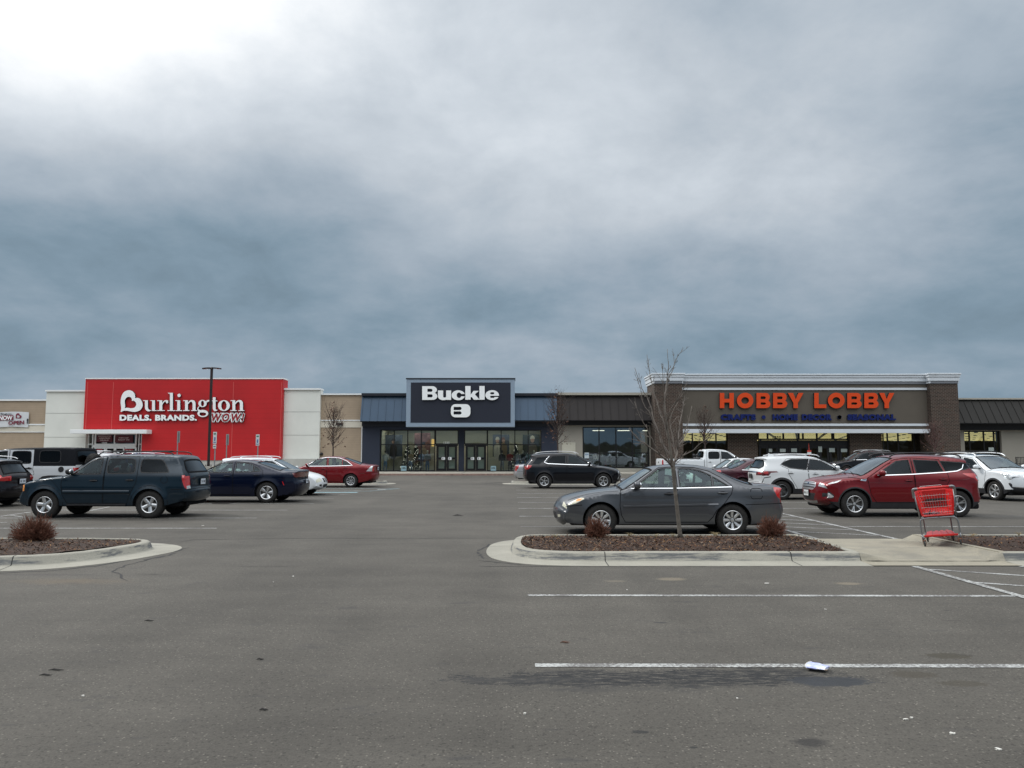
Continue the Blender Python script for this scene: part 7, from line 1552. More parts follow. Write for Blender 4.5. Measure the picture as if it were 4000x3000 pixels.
for (c, lab_) in ((668, 'left'), (760, 'left2'), (1842, 'right')):
    x = px(sc3(c), 67.3, 1760); t = thing('christmas_tree', {'left': 'dark artificial fir with small lights in the left window, farther from the doors', 'left2': 'dark artificial fir with small lights in the left window, nearer the doors', 'right': 'dark artificial fir with small lights in the right window'}[lab_], 'christmas tree', (x, 67.4, .17)); mb = MB()
    for k in range(700):
        h = r3.uniform(.15, 2.3); rad = (2.45 - h) * .28 * r3.uniform(.5, 1); a = r3.uniform(0, 6.28); p = Vector((rad * math.cos(a), rad * math.sin(a), h)); u = Vector(r3.normal(0, .05, 3)); v = Vector(r3.normal(0, .05, 3)); mb.add([p - u, p + v, p + u], [(0, 1, 2)], M_fir)
    mb.tube([(0, 0, 0), (0, 0, 2.3)], .04, M_fir, 6); mb.build('crown', t); mb = MB()
    for k in range(34):
        h = r3.uniform(.2, 2.2); rad = (2.45 - h) * .28; a = r3.uniform(3.3, 6.1); mb.ell((rad * math.cos(a), rad * math.sin(a), h), (.018,) * 3, mat('fairy_light', (1, 1, .9), .5, var=0, emit=(1, .95, .8), estr=2.0), 6, 4)
    mb.build('string_lights', t)
for (c, lab_) in ((629, 'left'), (1597, 'right')):
    poster('sale_sign', 'pale blue 15 percent sale sign standing in the ' + lab_ + ' display window', 'sign', px(sc3(c - 30), YG - .1, 1820), px(sc3(c + 28), YG - .1, 1820), z(1839, YG), z(1820, YG), YG - .10, mat('sale_card', (.30, .45, .50), .6, var=.05), [('15%', .15, .4, .85, .72)], M_lside, bold=.05)
bxp = MB(); bxp.box(px(sc3(928), 67, 1720), 67, z(1400 + 950 * .36166, 67), px(sc3(958), 67, 1720), 67.05, z(1400 + 872 * .36166, 67), mat('light_panel_amber', (.6, .4, .1), .5, var=0, emit=(1, .6, .2), estr=.8)); tag(bxp.build('lit_panel'), 'small amber lit panel beside the left doors of the navy store', 'lit panel')
# taupe store window goods
M_bl = mat('ladder_frame_blue', (.35, .45, .5), .5, var=.1)
t = MB(); xx0, xx1 = px(2484, 66.4, 1780), px(2508, 66.4, 1780)
for k in range(6): t.tube([(xx0 + (xx1 - xx0) * k / 5, 66.5, z(1822, 66.5)), (xx0 + (xx1 - xx0) * k / 5, 66.5, z(1756, 66.5))], .012, M_bl, 4)
for k in range(12): zz_ = z(1822, 66.5) + (z(1756, 66.5) - z(1822, 66.5)) * k / 11; t.tube([(xx0, 66.5, zz_), (xx1, 66.5, zz_)], .014, M_bl, 4)
tag(t.build('grid_rack'), 'tall pale blue wire grid in the taupe store window', 'rack')
poster('window_sign', 'white and blue poster at the left of the taupe store glass', 'poster', px(2284, YG - .2, 1780), px(2301, YG - .2, 1780), z(1790, YG), z(1768, YG), YG - .1, mat('card_white', (.55, .62, .66), .6, var=.05), [('ALPHA', .08, .55, .92, .82)], mat('ink_blue', (.02, .12, .3), .6, var=0))
mb = MB(); text_to(mb, 'YOU', lambda a, b_, k: (a, YG - .03 + .01 * k, b_), (px(2314, YG, 1790), z(1794.5, YG), px(2337, YG, 1790), z(1776, YG)), mat('vinyl_pale', (.4, .44, .42), .6, var=0)); tag(mb.build('window_lettering'), 'pale YOU lettering on the taupe store glass', 'lettering')
names = ('ornament', 'gift_box', 'vase', 'lantern')
ORD = 'first second third fourth fifth sixth seventh eighth ninth tenth eleventh twelfth thirteenth fourteenth fifteenth sixteenth seventeenth eighteenth nineteenth twentieth twenty-first twenty-second'.split()
CN = ('red', 'pale stone', 'dark green', 'tan', 'slate blue', 'light grey')
for i, c in enumerate(sorted(r3.uniform(2290, 2535, 22))):
    c = float(c); x = px(c, 66.8, 1800); y_ = 66.7 + r3.uniform(0, .6); h = r3.uniform(.2, .6); m_ = mat('trinket_%d' % (i % 6), [(.25, .06, .05), (.35, .33, .28), (.06, .12, .10), (.30, .22, .12), (.12, .16, .2), (.4, .4, .38)][i % 6], .6, var=.2)
    if i == 0: mb0 = None
    mb = MB(); zb_ = .5 + (i % 3) * .45
    if i % 4 == 0: mb.ell((x, y_, zb_ + h * .5), (h * .35, h * .35, h * .5), m_, 10, 8)
    elif i % 4 == 1: mb.box(x - h * .4, y_ - .1, zb_, x + h * .4, y_ + .1, zb_ + h * .7, m_, bev=.02); mb.box(x - .015, y_ - .104, zb_, x + .015, y_ + .104, zb_ + h * .7 + .004, shirts[3])
    elif i % 4 == 2: mb.lathe([(0, 0), (.08, 0), (.13, h * .4), (.06, h * .8), (.08, h)], m_, 12, 'Z', Matrix.Translation((x, y_, zb_)))
    else: mb.box(x - .1, y_ - .1, zb_, x + .1, y_ + .1, zb_ + h * .75, m_, bev=.01); mb.lathe([(.12, h * .75), (0, h)], m_, 4, 'Z', Matrix.Translation((x, y_, zb_)))
    tag(mb.build(names[i % 4], smooth=(i % 4 != 1)), 'small %s %s in the taupe store window, %s trinket from the left' % (CN[i % 6], names[i % 4].replace('_', ' '), ORD[i]), 'goods', 'trinkets in the taupe store window')
mb = MB()
for lv in (.5, .95, 1.4): mb.box(px(2282, 67, 1800), 66.6, lv - .04, px(2534, 67, 1800), 67.4, lv - .002, mat('shelf_wood', (.12, .09, .06), .7, var=.2))
for k in range(5):
    x = px(2284 + 62 * k, 67, 1800); mb.box(x - .02, 67.40, .15, x + .02, 67.44, 1.9, M_mull)
tag(mb.build('display_shelf'), 'low wooden display shelving behind the taupe store glass', 'shelf')

# ------------------------------------------------------------------ street furniture
M_pole = mat('pole_bronze', (.030, .020, .020), .5, .3, var=.15)
YL = 47.0; lx = px(814, YL, 1820); zb_ = PZ(1822, YL); zt_ = PZ(1440, YL)
t = thing('light_pole', 'tall dark lot lamp with two flat heads in front of the red store', 'lamp post', (lx, YL, 0))
mb = MB(); mb.lathe([(0, .0), (.32, .0), (.32, zb_ - .02), (.30, zb_), (0, zb_)], mat('base_concrete', (.36, .35, .31), .85, var=.1), 24); mb.build('concrete_base', t, True, 40)
mb = MB(); mb.box(-.16, -.16, zb_, .16, .16, zb_ + .04, M_pole); mb.box(-.065, -.065, zb_ + .04, .065, .065, zt_, M_pole, bev=.01)
for a in (-1, 1):
    for c in (-1, 1): mb.tube([(a * .12, c * .12, zb_ + .03), (a * .12, c * .12, zb_ + .12)], .018, M_pole, 6)
mb.build('pole', t)
mb = MB(); mb.lathe([(0, zt_ + .10), (.06, zt_ + .09), (.09, zt_ + .02), (.09, zt_ - .05)], M_pole, 12); mb.build('cap', t, True)
for s_ in (-1, 1):
    mb = MB(); pts = chaikin([(.05, .10), (.22, .22), (.52, .20), (.60, 0), (.52, -.20), (.22, -.22), (.05, -.10)], 1); n_ = len(pts)
    f = lambda q, dz_: (s_ * q[0], q[1], zt_ + .045 - .05 * (q[0] / .6) + dz_)
    mb.add([f(q, .03) for q in pts] + [f(q, -.03) for q in pts], [tuple(range(n_)), tuple(range(2 * n_ - 1, n_ - 1, -1))] + [(i, (i + 1) % n_, n_ + (i + 1) % n_, n_ + i) for i in range(n_)], M_pole); mb.box(s_ * .35 - .14, -.12, zt_ - .025, s_ * .35 + .14, .12, zt_ - .015, M_hl); mb.build('lamp_head', t)
# accessible parking signs: posts in yellow bollards
M_galv = mat('galvanised_post', (.32, .33, .33), .5, .6, var=.1); M_yel = mat('bollard_yellow', (.55, .38, .10), .6, var=.15); M_sgn = mat('sign_white', (.55, .60, .60), .5, var=.05); M_sgb = mat('sign_blue', (.01, .06, .26), .5, var=0); M_sback = mat('sign_back', (.30, .30, .30), .5, .4, var=.08)
for (p, pt, Y, face, lab_) in ((694, 1684, 41.5, -1, 'grey back of a narrow parking sign on a post, leftmost before the red wall'), (841, 1687, 40.0, 1, 'accessible parking sign with blue symbol and lower plate, just right of the lamp post'), (886, 1696, 43.5, -1, 'grey back of a narrow parking sign on a post, between the two facing signs'), (1008, 1697, 43.0, 1, 'accessible parking sign with blue symbol, rightmost before the red wall')):
    x = px(p, Y, 1730); ztp = PZ(pt, Y); t = thing('parking_sign', lab_, 'sign', (x, Y, 0), R(-34 if face > 0 else -40), 'accessible parking signs')
    mb = MB(); mb.box(-.025, -.02, .9, .025, .02, ztp - .02, M_galv); mb.build('post', t); mb = MB(); mb.lathe([(0, 1.02), (.05, 1.0), (.085, .95), (.085, 0)], M_yel, 16); mb.build('bollard', t, True, 40)
    yy = -.03 if face > 0 else .03; mb = MB(); mb.box(-.15, min(yy, yy * 1.3), ztp - .62, .15, max(yy, yy * 1.3), ztp, M_sgn if face > 0 else M_sback)
    if face > 0:
        mb.box(-.06, yy * 1.3 - .004, ztp - .46, .06, yy * 1.3 - .001, ztp - .28, M_sgb); mb.box(-.10, yy * 1.3 - .004, ztp - .14, .10, yy * 1.3 - .001, ztp - .07, mat('sign_green', (.03, .16, .10), .5, var=0)); mb.box(-.11, yy * 1.3 - .004, ztp - .56, .11, yy * 1.3 - .001, ztp - .52, M_sgb)
        mb.ell((-.01, yy * 1.3 - .005, ztp - .32), (.014, .002, .014), M_sgn, 8, 4); mb.box(-.016, yy * 1.3 - .007, ztp - .40, -.006, yy * 1.3 - .004, ztp - .335, M_sgn); mb.box(-.016, yy * 1.3 - .007, ztp - .41, .03, yy * 1.3 - .004, ztp - .40, M_sgn)
    mb.build('sign_plate', t)
    if p == 841: mb = MB(); mb.box(-.13, -.04, ztp - .86, .13, -.03, ztp - .66, M_sgn); mb.box(-.09, -.044, ztp - .78, .09, -.041, ztp - .74, M_lside); mb.build('lower_plate', t)
# red and white sandwich sign at the entrance
t = thing('entrance_stand', 'small red and white notice on a red stand before the brick store entrance', 'sign', (px(3161, 62.5, 1765), 62.5, .15)); mb = MB()
zr0, zr1 = PZ(1775, 62.5) - .15, PZ(1760, 62.5) - .15; mb.box(-.16, -.01, zr0, .16, .01, zr1, M_sgn); mb.box(-.16, -.012, zr1 - .12, .16, .012, zr1 + .02, mat('notice_red', (.5, .05, .03), .6, var=0)); mb.build('notice_board', t)
mb = MB(); mb.tube([(0, 0.03, 0), (0, .03, zr1 + .1), (-.01, .03, PZ(1731, 62.5) - .15)], [.03, .03, .008], mat('notice_red', (.5, .05, .03)), 8); mb.lathe([(.2, 0), (.2, .03), (0, .05)], M_black, 14); mb.build('stand', t)
# black railing at the right edge
t = thing('railing', 'black metal railing along the taupe wall at the right edge', 'fence', (px(3960, 64.5), 64.5, .15)); mb = MB(); x0_, x1_ = 0, 9.0; zr = PZ(1786, 64.5) - .15
for h in (zr, zr * .55, .12): mb.box(x0_, -.02, h - .025, x1_, .02, h + .02, M_mull)
mb.build('rail', t); mb = MB()
for k in range(76): mb.box(.12 * k - .012, -.012, .12, .12 * k + .012, .012, zr, M_mull)
mb.build('baluster', t); t.children[1]['kind'] = 'thing'
for k in range(5): mb = MB(); mb.box(2.2 * k - .03, -.03, 0, 2.2 * k + .03, .03, zr + .03, M_mull); mb.build('post', t)

# ------------------------------------------------------------------ trees and shrubs
M_bark = mat('bark_grey', (.105, .092, .076), .9, var=.35, vscale=9, bump=.5, bscale=35); M_twig = mat('twig_brown', (.145, .125, .108), .85, var=.3, vscale=5); M_twigd = mat('twig_dark', (.06, .042, .036), .9, var=.25, vscale=6)
M_twr = mat('twig_red_brown', (.12, .046, .026), .85, var=.5, vscale=15); M_leaf = mat('dead_leaf', (.10, .045, .025), .8, var=.35, vscale=20); M_straw = mat('dry_grass', (.30, .24, .13), .85, var=.2)
def grow(mb, p, d_, L_, r_, m_, depth, rs, up=.12, wob=.10, split=3, kids=None):
    """tapering limb with side shoots"""
    n_ = max(3, int(L_ / .12)); pts = [p]; rr = [r_]; cur = d_.normalized()
    for i in range(n_):
        cur = (cur + Vector(rs.normal(0, wob, 3)) * .5 + Vector((0, 0, up)) * .35).normalized(); pts.append(pts[-1] + cur * L_ / n_); rr.append(max(.0028, r_ * (1 - .82 * (i + 1) / n_)))
    mb.tube(pts, rr, m_, 5 if r_ > .01 else 3, cap=False)
    if depth > 0:
        k = kids if kids else max(2, int(L_ * split / .25))
        for j in range(k):
            f = rs.uniform(.2, .97); i = min(n_ - 1, int(f * n_)); a = (pts[i + 1] - pts[i]).normalized(); side_ = a.orthogonal().normalized(); side_.rotate(Matrix.Rotation(rs.uniform(0, 6.28), 3, a))
            q = (a + side_ * rs.uniform(.5, .95)).normalized(); l2 = L_ * rs.uniform(.22, .45) * (1.15 - f * .6); grow(mb, pts[i], q, max(.05, l2), max(.0032, rr[i] * .6), m_, depth - 1, rs, up, wob, split)
# foreground tree, limbs traced from the photograph then given depth
rs = np.random.RandomState(3); TY = 14.26; tx, ty = G(2657, 2094, .15); ty = TY; s7 = lambda a, b_: (2300 + a * .4821, 1340 + b_ * .4821)
t = thing('bare_tree', 'slender leafless young tree standing in the mulch island before the grey sedan', 'tree', (3.12, TY, .13))
def P7(a, b_, dy_=0.0): X, Zz = AT(*s7(a, b_), TY); return Vector((X - 3.12, dy_, Zz - .13))
mb = MB(); mb.tube([P7(742, 1590), P7(738, 1540), P7(722, 1400), P7(700, 1200), P7(688, 1060), P7(683, 1010), P7(670, 940), P7(650, 780), P7(625, 600), P7(612, 470)], [.058, .040, .035, .033, .036, .039, .028, .022, .016, .011], M_bark, 10)
mb.build('trunk', t, True)
mb = MB()
limbs = [([(612, 470), (640, 300), (655, 160), (650, 40)], .011, (0, .1, .1, .15)), ([(683, 1010), (640, 960), (560, 905), (470, 850), (380, 800), (290, 705)], .020, (0, -.1, -.25, -.4, -.5, -.6)),
         ([(690, 1000), (712, 930), (735, 850), (790, 780), (850, 700)], .022, (0, .1, .15, .3, .4)), ([(712, 930), (700, 800), (690, 680), (700, 560), (760, 470)], .013, (.1, .2, .3, .35, .4)), ([(735, 850), (760, 720), (790, 600), (830, 440)], .014, (.15, .3, .45, .6)),
         ([(700, 960), (780, 900), (860, 830), (930, 770)], .012, (0, -.15, -.3, -.4)), ([(660, 960), (610, 880), (560, 760), (500, 640), (420, 480), (370, 290)], .014, (0, -.1, -.2, -.25, -.3, -.3)),
         ([(668, 930), (600, 800), (560, 640), (520, 480), (440, 300), (400, 180)], .014, (0, .15, .25, .35, .4, .4)), ([(650, 780), (610, 640), (560, 460), (520, 300), (490, 80)], .013, (0, .05, .15, .2, .25)), ([(560, 905), (500, 820), (440, 700), (380, 600), (335, 490)], .010, (-.25, -.35, -.45, -.5, -.5)),
         ([(640, 700), (600, 560), (600, 420), (640, 280), (700, 120), (740, 70)], .012, (0, -.15, -.2, -.2, -.2, -.2)), ([(630, 640), (660, 520), (700, 440), (750, 340)], .010, (0, -.2, -.35, -.5)), ([(470, 850), (420, 820), (340, 790)], .008, (-.4, -.5, -.55)), ([(612, 470), (590, 330), (575, 190)], .008, (0, -.15, -.2)),
         ([(730, 860), (725, 740), (745, 620), (770, 430)], .009, (.15, .05, -.05, -.1)), ([(790, 780), (840, 640), (870, 500)], .008, (.3, .35, .35)), ([(700, 980), (760, 950), (820, 880)], .007, (0, .2, .3))]
for (pl, r0, dys) in limbs:
    pts = [P7(a, b_, d2) for (a, b_), d2 in zip(pl, dys)]; fine = []
    for a, b_ in zip(pts[:-1], pts[1:]):
        k = max(2, int((b_ - a).length / .10))
        for j in range(k): fine.append(a + (b_ - a) * j / k + Vector(rs.normal(0, .008, 3)))
    fine.append(pts[-1]); n_ = len(fine); r0 *= 1.12; rr = [max(.004, r0 * (1 - .78 * i / n_)) for i in range(n_)]; mb.tube(fine, rr, M_twig, 6)
    for j in range(int(n_ * .85)):
        i = rs.randint(int(n_ * .15), n_ - 1); a = (fine[i + 1] - fine[i]).normalized(); sd_ = a.orthogonal().normalized(); sd_.rotate(Matrix.Rotation(rs.uniform(0, 6.28), 3, a)); q = (a + sd_ * rs.uniform(.35, .8)).normalized()
        grow(mb, fine[i], q, rs.uniform(.06, .42) * (1.1 - .5 * i / n_), rr[i] * .6, M_twig, 1, rs, .10, .16, 1.3)
mb.build('branches', t, True)
def small_tree(px_, pbase, ptop, pw, Y, label, leaves, seed, m_=M_twigd, low=.36):
    rs = np.random.RandomState(seed); x = px(px_, Y, pbase); zt_ = PZ(ptop, Y); H = zt_ - .15; Wd = pw / 3000 * Y * .5
    t = thing('bare_tree', label, 'tree', (x, Y, .13), 0, 'small trees along the storefront islands'); mb = MB(); mb.tube([(0, 0, 0), (.02, 0, H * .3), (-.02, 0, H * .6), (.02, 0, H * .82)], [.06, .05, .03, .012], m_, 8); mb.build('trunk', t, True); mb = MB(); tips = []
    for k in range(46):
        h = H * (low + (.80 - low) * (k / 46.0) ** .9); a = k * 2.4 + rs.uniform(-.4, .4); f = (k / 46.0); el = .62 + .60 * f; d_ = Vector((math.cos(a) * math.cos(el), math.sin(a) * math.cos(el), math.sin(el)))
        L_ = min(Wd / max(.25, math.cos(el)), (H - h) * 1.02) * rs.uniform(.75, 1.05) * (1 if f > .15 else .95); grow(mb, Vector((0, 0, h)), d_, max(.3, L_), .026 * (1 - .5 * f), m_, 2, rs, .14, .13, 1.0)
    mb.build('branches', t, True)
    if leaves:
        lb = MB()
        for k in range(leaves):
            h = H * rs.uniform(low, .98); rad = Wd * math.sin(min(1, max(.08, (1 - (h / H - low) / (1 - low))) ) * 1.5) * rs.uniform(.3, 1); a = rs.uniform(0, 6.28); p = Vector((rad * math.cos(a), rad * math.sin(a), h)); u = Vector(rs.normal(0, .035, 3)); v = Vector(rs.normal(0, .035, 3)); lb.add([p - u, p + v, p + u, p - v], [(0, 1, 2, 3)], M_leaf)
        lb.build('dead_leaves', t)
small_tree(1300, 1775, 1560, 118, 54, 'leafless small tree with a few brown leaves before the beige wall', 150, 5)
small_tree(2178, 1780, 1512, 140, 52, 'leafless small tree with a few reddish leaves before the navy and taupe stores', 170, 6)
small_tree(2755, 1790, 1575, 120, 55, 'thin leafless tree before the left windows of the brick store', 60, 8, M_twigd, .42)
small_tree(3653, 1790, 1630, 120, 56, 'thin leafless reddish tree before the right brick pillar', 60, 9, mat('twig_red_grey', (.10, .055, .05), .9, var=.25), .40)
def bush(px_, pbase, w_, h_, n_, seed, label):
    rs = np.random.RandomState(seed); x, y = G(px_, pbase, .15); t = thing('bare_shrub', label, 'shrub', (x, y, .13), 0, 'clipped leafless shrubs in the mulch islands'); mb = MB(); lf = MB()
    for k in range(n_):
        a = rs.uniform(0, 6.28); el = math.acos(rs.uniform(.02, 1)) ; ct = Vector((math.cos(a) * math.sin(el), math.sin(a) * math.sin(el), math.cos(el)))
        tip = Vector((ct.x * w_ / 2, ct.y * w_ / 2, .04 + ct.z * h_ * .9 + .04)) * rs.uniform(.6, 1.0) * (1 + .12 * math.sin(a * 3 + seed)); b0 = Vector((rs.normal(0, .05), rs.normal(0, .05), 0)); mid = b0.lerp(tip, .5) + Vector((ct.x, ct.y, 0)) * -.03 + Vector((0, 0, .02))
        j = lambda: Vector(rs.normal(0, .008, 3)); p = [b0, mid + j(), b0.lerp(tip, .8) + j(), tip]; mb.tube(p, [.0065, .005, .0036, .002], M_twr, 3, cap=False)
        for q in range(3):
            s_ = b0.lerp(tip, rs.uniform(.5, .95)) + j(); e_ = s_ + (tip - b0).normalized() * .04 + Vector(rs.normal(0, .03, 3)); mb.tube([s_, e_], [.0032, .0016], M_twr, 3, cap=False)
        if rs.rand() < .8:
            p_ = b0.lerp(tip, rs.uniform(.6, 1)); u = Vector(rs.normal(0, .007, 3)); v = Vector(rs.normal(0, .007, 3)); lf.add([p_ - u, p_ + v, p_ + u, p_ - v], [(0, 1, 2, 3)], M_leaf)
    mb.build('stems', t); lf.build('dead_leaves', t); return t
bush(2330, 2100, .52, .40, 420, 1, 'small round reddish-brown leafless shrub before the front wheel of the grey sedan'); bush(3012, 2096, .62, .40, 470, 2, 'low spreading reddish-brown leafless shrub behind the grey sedan tail'); bush(134, 2112, .82, .47, 800, 4, 'dense clipped reddish-brown leafless shrub on the left island')
for i, (p, q) in enumerate(((2459, 2096), (2630, 2098), (2797, 2094), (2790, 2092), (2560, 2100), (3560 + 240, 2098), (3700 + 280, 2092), (90, 2095), (2170, 2100))):
    x, y = G(p, q, .15); mb = MB(); rs = np.random.RandomState(50 + i)
    for k in range(26): a = rs.uniform(0, 6.28); l_ = rs.uniform(.04, .10); mb.tube([(0, 0, 0), (math.cos(a) * l_ * .4, math.sin(a) * l_ * .4, l_ * .8), (math.cos(a) * l_, math.sin(a) * l_, l_ * .75)], [.0025, .002, .001], M_straw, 3, cap=False)
    o = mb.build('grass_tuft', loc=(x, y, .14)); tag(o, 'dry straw-coloured grass tuft ' + ('between the left shrub and the bare tree', 'just left of the bare tree trunk', 'right of the bare tree trunk, farther one', 'right of the bare tree trunk, nearer one', 'halfway between left shrub and tree', 'beside the shopping cart in the right bed', 'at the right end of the right bed', 'on the left island left of the shrub', 'at the left end of the tree island')[i], 'grass', 'dry grass tufts in the mulch')
# line of woodland and low buildings far behind the camera, seen only in reflections
mb = MB(); rs = np.random.RandomState(9); M_wood = mat('winter_woodland', (.045, .042, .032), .95, var=.5, vscale=.3)
for (R0, Hh) in ((150, 5.5), (175, 7.5)):
    pr = None
    for k in range(401):
        a = math.pi + math.pi * k / 400; x = math.cos(a) * R0 * 1.5; y = math.sin(a) * R0 - 15; h = Hh * rs.uniform(.55, 1.0)
        if pr: mb.add([(pr[0], pr[1], 0), (x, y, 0), (x, y, h), (pr[0], pr[1], pr[2])], [(0, 1, 2, 3)], M_wood); mb.add([(pr[0] * 1.05, pr[1] * 1.05, 0), (x * 1.05, y * 1.05, 0), (x * 1.05, y * 1.05, h * .9), (pr[0] * 1.05, pr[1] * 1.05, pr[2] * .9)], [(3, 2, 1, 0)], M_wood); mb.add([(pr[0], pr[1], pr[2]), (x, y, h), (x * 1.05, y * 1.05, h * .9), (pr[0] * 1.05, pr[1] * 1.05, pr[2] * .9)], [(0, 1, 2, 3)], M_wood)
        pr = (x, y, h)
tag(mb.build('far_woodland'), 'bare winter woodland behind the lot', kind='stuff')

# ------------------------------------------------------------------ shopping cart
def cart():
    Mr = mat('cart_red_plastic', (.52, .009, .007), .38, 0, .2, .5, var=.08, vscale=6); Mg = mat('cart_grey_steel', (.20, .21, .22), .4, .7, var=.1); Mw = mat('cart_wire', (.38, .36, .36), .35, .8, var=.05); Mc = mat('caster_rubber', (.02, .02, .02), .7, var=.1); Mrust = mat('caster_rust', (.16, .07, .04), .7, .3, var=.3)
    x, y = G(3631, 2141, .07); t = thing('shopping_cart', 'red plastic and grey wire shopping cart left tilted on the concrete walk', 'shopping cart', (x - .06, y + .02, walkz(x, y) - .005))
    t.rotation_euler = (R(1), R(-6.5), R(-26))
    W_ = .58; H0, H1 = .50, .99
    # basket: rear face towards the camera, tapering to the front
    x0, x1 = -.02, W_ - .02; mb = MB()
    bt = [(x0 + .05, .0), (x1 - .05, .0)]; rear_b = (x0 + .06, x1 - .06); rear_t = (x0 - .02, x1 + .02); fr_b = (x0 + .13, x1 - .13); fr_t = (x0 + .07, x1 - .07); yb = .80
    def plate(c, m_, th=.012, rows=0):
        a = [Vector(q) for q in c]; n_ = (a[1] - a[0]).cross(a[3] - a[0]).normalized() * th; mb.add([q for q in a] + [q + n_ for q in a], [(0, 1, 2, 3), (7, 6, 5, 4), (0, 4, 5, 1), (1, 5, 6, 2), (2, 6, 7, 3), (3, 7, 4, 0)], m_)
    # perforated side, floor and front panels (real slots)
    def perf(P00, P10, P11, P01, nx, nz, m_):
        A, B_, C_, D_ = map(Vector, (P00, P10, P11, P01)); nr = (B_ - A).cross(D_ - A).normalized() * .008
        ops = [('+', RC(0, 0, 1, 1))]
        for i in range(nx):
            for j in range(nz): ops.append(('-', RC((i + .31) / nx, .06 + (j + .27) / nz * .88, (i + .69) / nx, .06 + (j + .73) / nz * .88)))
        extrude2d(mb, ops, lambda u, v, k: tuple(A.lerp(B_, u).lerp(D_.lerp(C_, u), v) + nr * k), m_, back=True)
    perf((fr_b[0], yb, H0 + .06), (fr_b[1], yb, H0 + .06), (fr_t[1], yb + .06, H1 - .08), (fr_t[0], yb + .06, H1 - .08), 11, 6, Mr)
    for s_ in (0, 1): perf((rear_b[s_], .02, H0), (fr_b[s_], yb, H0 + .06), (fr_t[s_], yb + .06, H1 - .08), (rear_t[s_], .0, H1 - .05), 14, 6, Mr)
    perf((rear_b[0], .02, H0), (rear_b[1], .02, H0), (fr_b[1], yb, H0 + .06), (fr_b[0], yb, H0 + .06), 9, 12, Mr)
    mb.tube([(rear_b[0], 0, H0 + .02), (rear_b[1], 0, H0 + .02)], .018, Mr, 8)
    for s_ in (0, 1): mb.tube([(rear_b[s_], 0, H0 + .02), (rear_t[s_], 0, H1 - .06)], .016, Mr, 8)
    mb.build('basket', t)
    # rear wire flap and child seat
    mb = MB()
    for k in range(13):
        f = k / 12; mb.tube([(rear_b[0] + .03 + (rear_b[1] - rear_b[0] - .06) * f, -.012, H0 + .03), (rear_t[0] + .05 + (rear_t[1] - rear_t[0] - .10) * f, -.005, H1 - .10)], .0028, Mw, 4)
    for h in (.07, .16, .26, .36): mb.tube([(rear_b[0] + .0, -.014, H0 + h), (rear_b[1] - .0, -.014, H0 + h)], .0036, Mw, 4)
    mb.build('wire_flap', t); mb = MB()
    mb.box(x0 + .11, .01, H1 - .20, x1 - .11, .03, H1 - .035, Mr, bev=.006); mb.box(x0 + .11, .10, H0 + .14, x1 - .11, .115, H1 - .09, Mr, bev=.005); mb.box(x0 + .15, .006, H1 - .215, x1 - .15, .009, H1 - .185, Mc)
    for k in range(9):
        for j in range(3): mb.lathe([(0, -.002), (.011, -.002), (.011, .001)], Mc, 8, 'Y', Matrix.Translation((x0 + .15 + .038 * k, .098, H0 + .17 + .05 * j)))
    mb.build('child_seat', t)
    # handle
    mb = MB(); mb.tube([(x0 + .02, -.06, H1 + .005), (x1 - .02, -.06, H1 + .005)], .021, Mr, 10); mb.build('handle', t, True)
    mb = MB()
    for s_, xx in ((-1, x0), (1, x1)): mb = MB(); mb.tube(chaikin([(xx - s_ * .05, -.06, H1 + .005), (xx + s_ * .02, -.06, H1 + .005), (xx + s_ * .03, -.03, H1 - .04), (xx + s_ * .025, .0, H1 - .15)], 2, False), .022, Mg, 8); mb.build('handle_bracket', t, True)
    mb = MB(); mb.tube([(x0 + .08, .02, H1 + .0), (x0 + .10, .03, H1 + .035), (x1 - .16, .03, H1 + .035), (x1 - .14, .02, H1)], .004, Mw, 5); mb.build('wire_loop', t)
    # tubular chassis
    mb = MB()
    for s_, xx in ((-1, x0 + .015), (1, x1 - .015)):
        mb.tube(chaikin([(xx + s_ * .03, -.01, H1 - .05), (xx + s_ * .0, .0, H0 - .01)], 0, False), .013, Mg, 8)
        mb.tube(chaikin([(.28, .0, H0 - .02), (xx - s_ * .03, .0, H0 - .02), (xx + s_ * .012, .0, H0 - .07), (xx + s_ * .015, .02, .18), (xx + s_ * .0, .08, .10), (xx - s_ * .05, .62, .12), (xx - s_ * .06, .70, .16), (xx - s_ * .06, .55, H0 - .01)], 2, False), .013, Mg, 8)
        mb.tube([(xx - s_ * .08, .55, H0 + .0), (xx - s_ * .03, .02, H0 - .02)], .012, Mg, 8)
        mb.tube([(xx + s_ * .012, .015, .20), (xx + s_ * .01, .0, .115)], .014, Mg, 8)
    mb.tube([(x0 + .04, .02, H0 - .015), (x1 - .04, .02, H0 - .015)], .013, Mg, 8); mb.tube([(x0 + .05, .10, .17), (x1 - .05, .10, .17)], .008, Mc, 6)
    mb.build('chassis', t, True)
    # lower tray, ribbed
    mb = MB(); n_ = 9; mb.box(x0 + .03, .05, .150, x1 - .03, .075, .185, Mr, bev=.008)
    for k in range(n_):
        a0 = x0 + .05 + (x1 - x0 - .10) * k / n_; a1 = x0 + .05 + (x1 - x0 - .10) * (k + 1) / n_; mid_ = (x0 + x1) / 2; q = lambda a: mid_ + (a - mid_) * .78
        h = .012 if k % 2 else 0; mb.add([(a0, .07, .165 + h), (a1, .07, .165 + h), (q(a1), .60, .185 + h), (q(a0), .60, .185 + h), (a0, .07, .15), (a1, .07, .15), (q(a1), .60, .17), (q(a0), .60, .17)], [(0, 1, 2, 3), (7, 6, 5, 4), (0, 4, 5, 1), (1, 5, 6, 2), (2, 6, 7, 3), (3, 7, 4, 0)], Mr)
    mb.build('lower_tray', t)
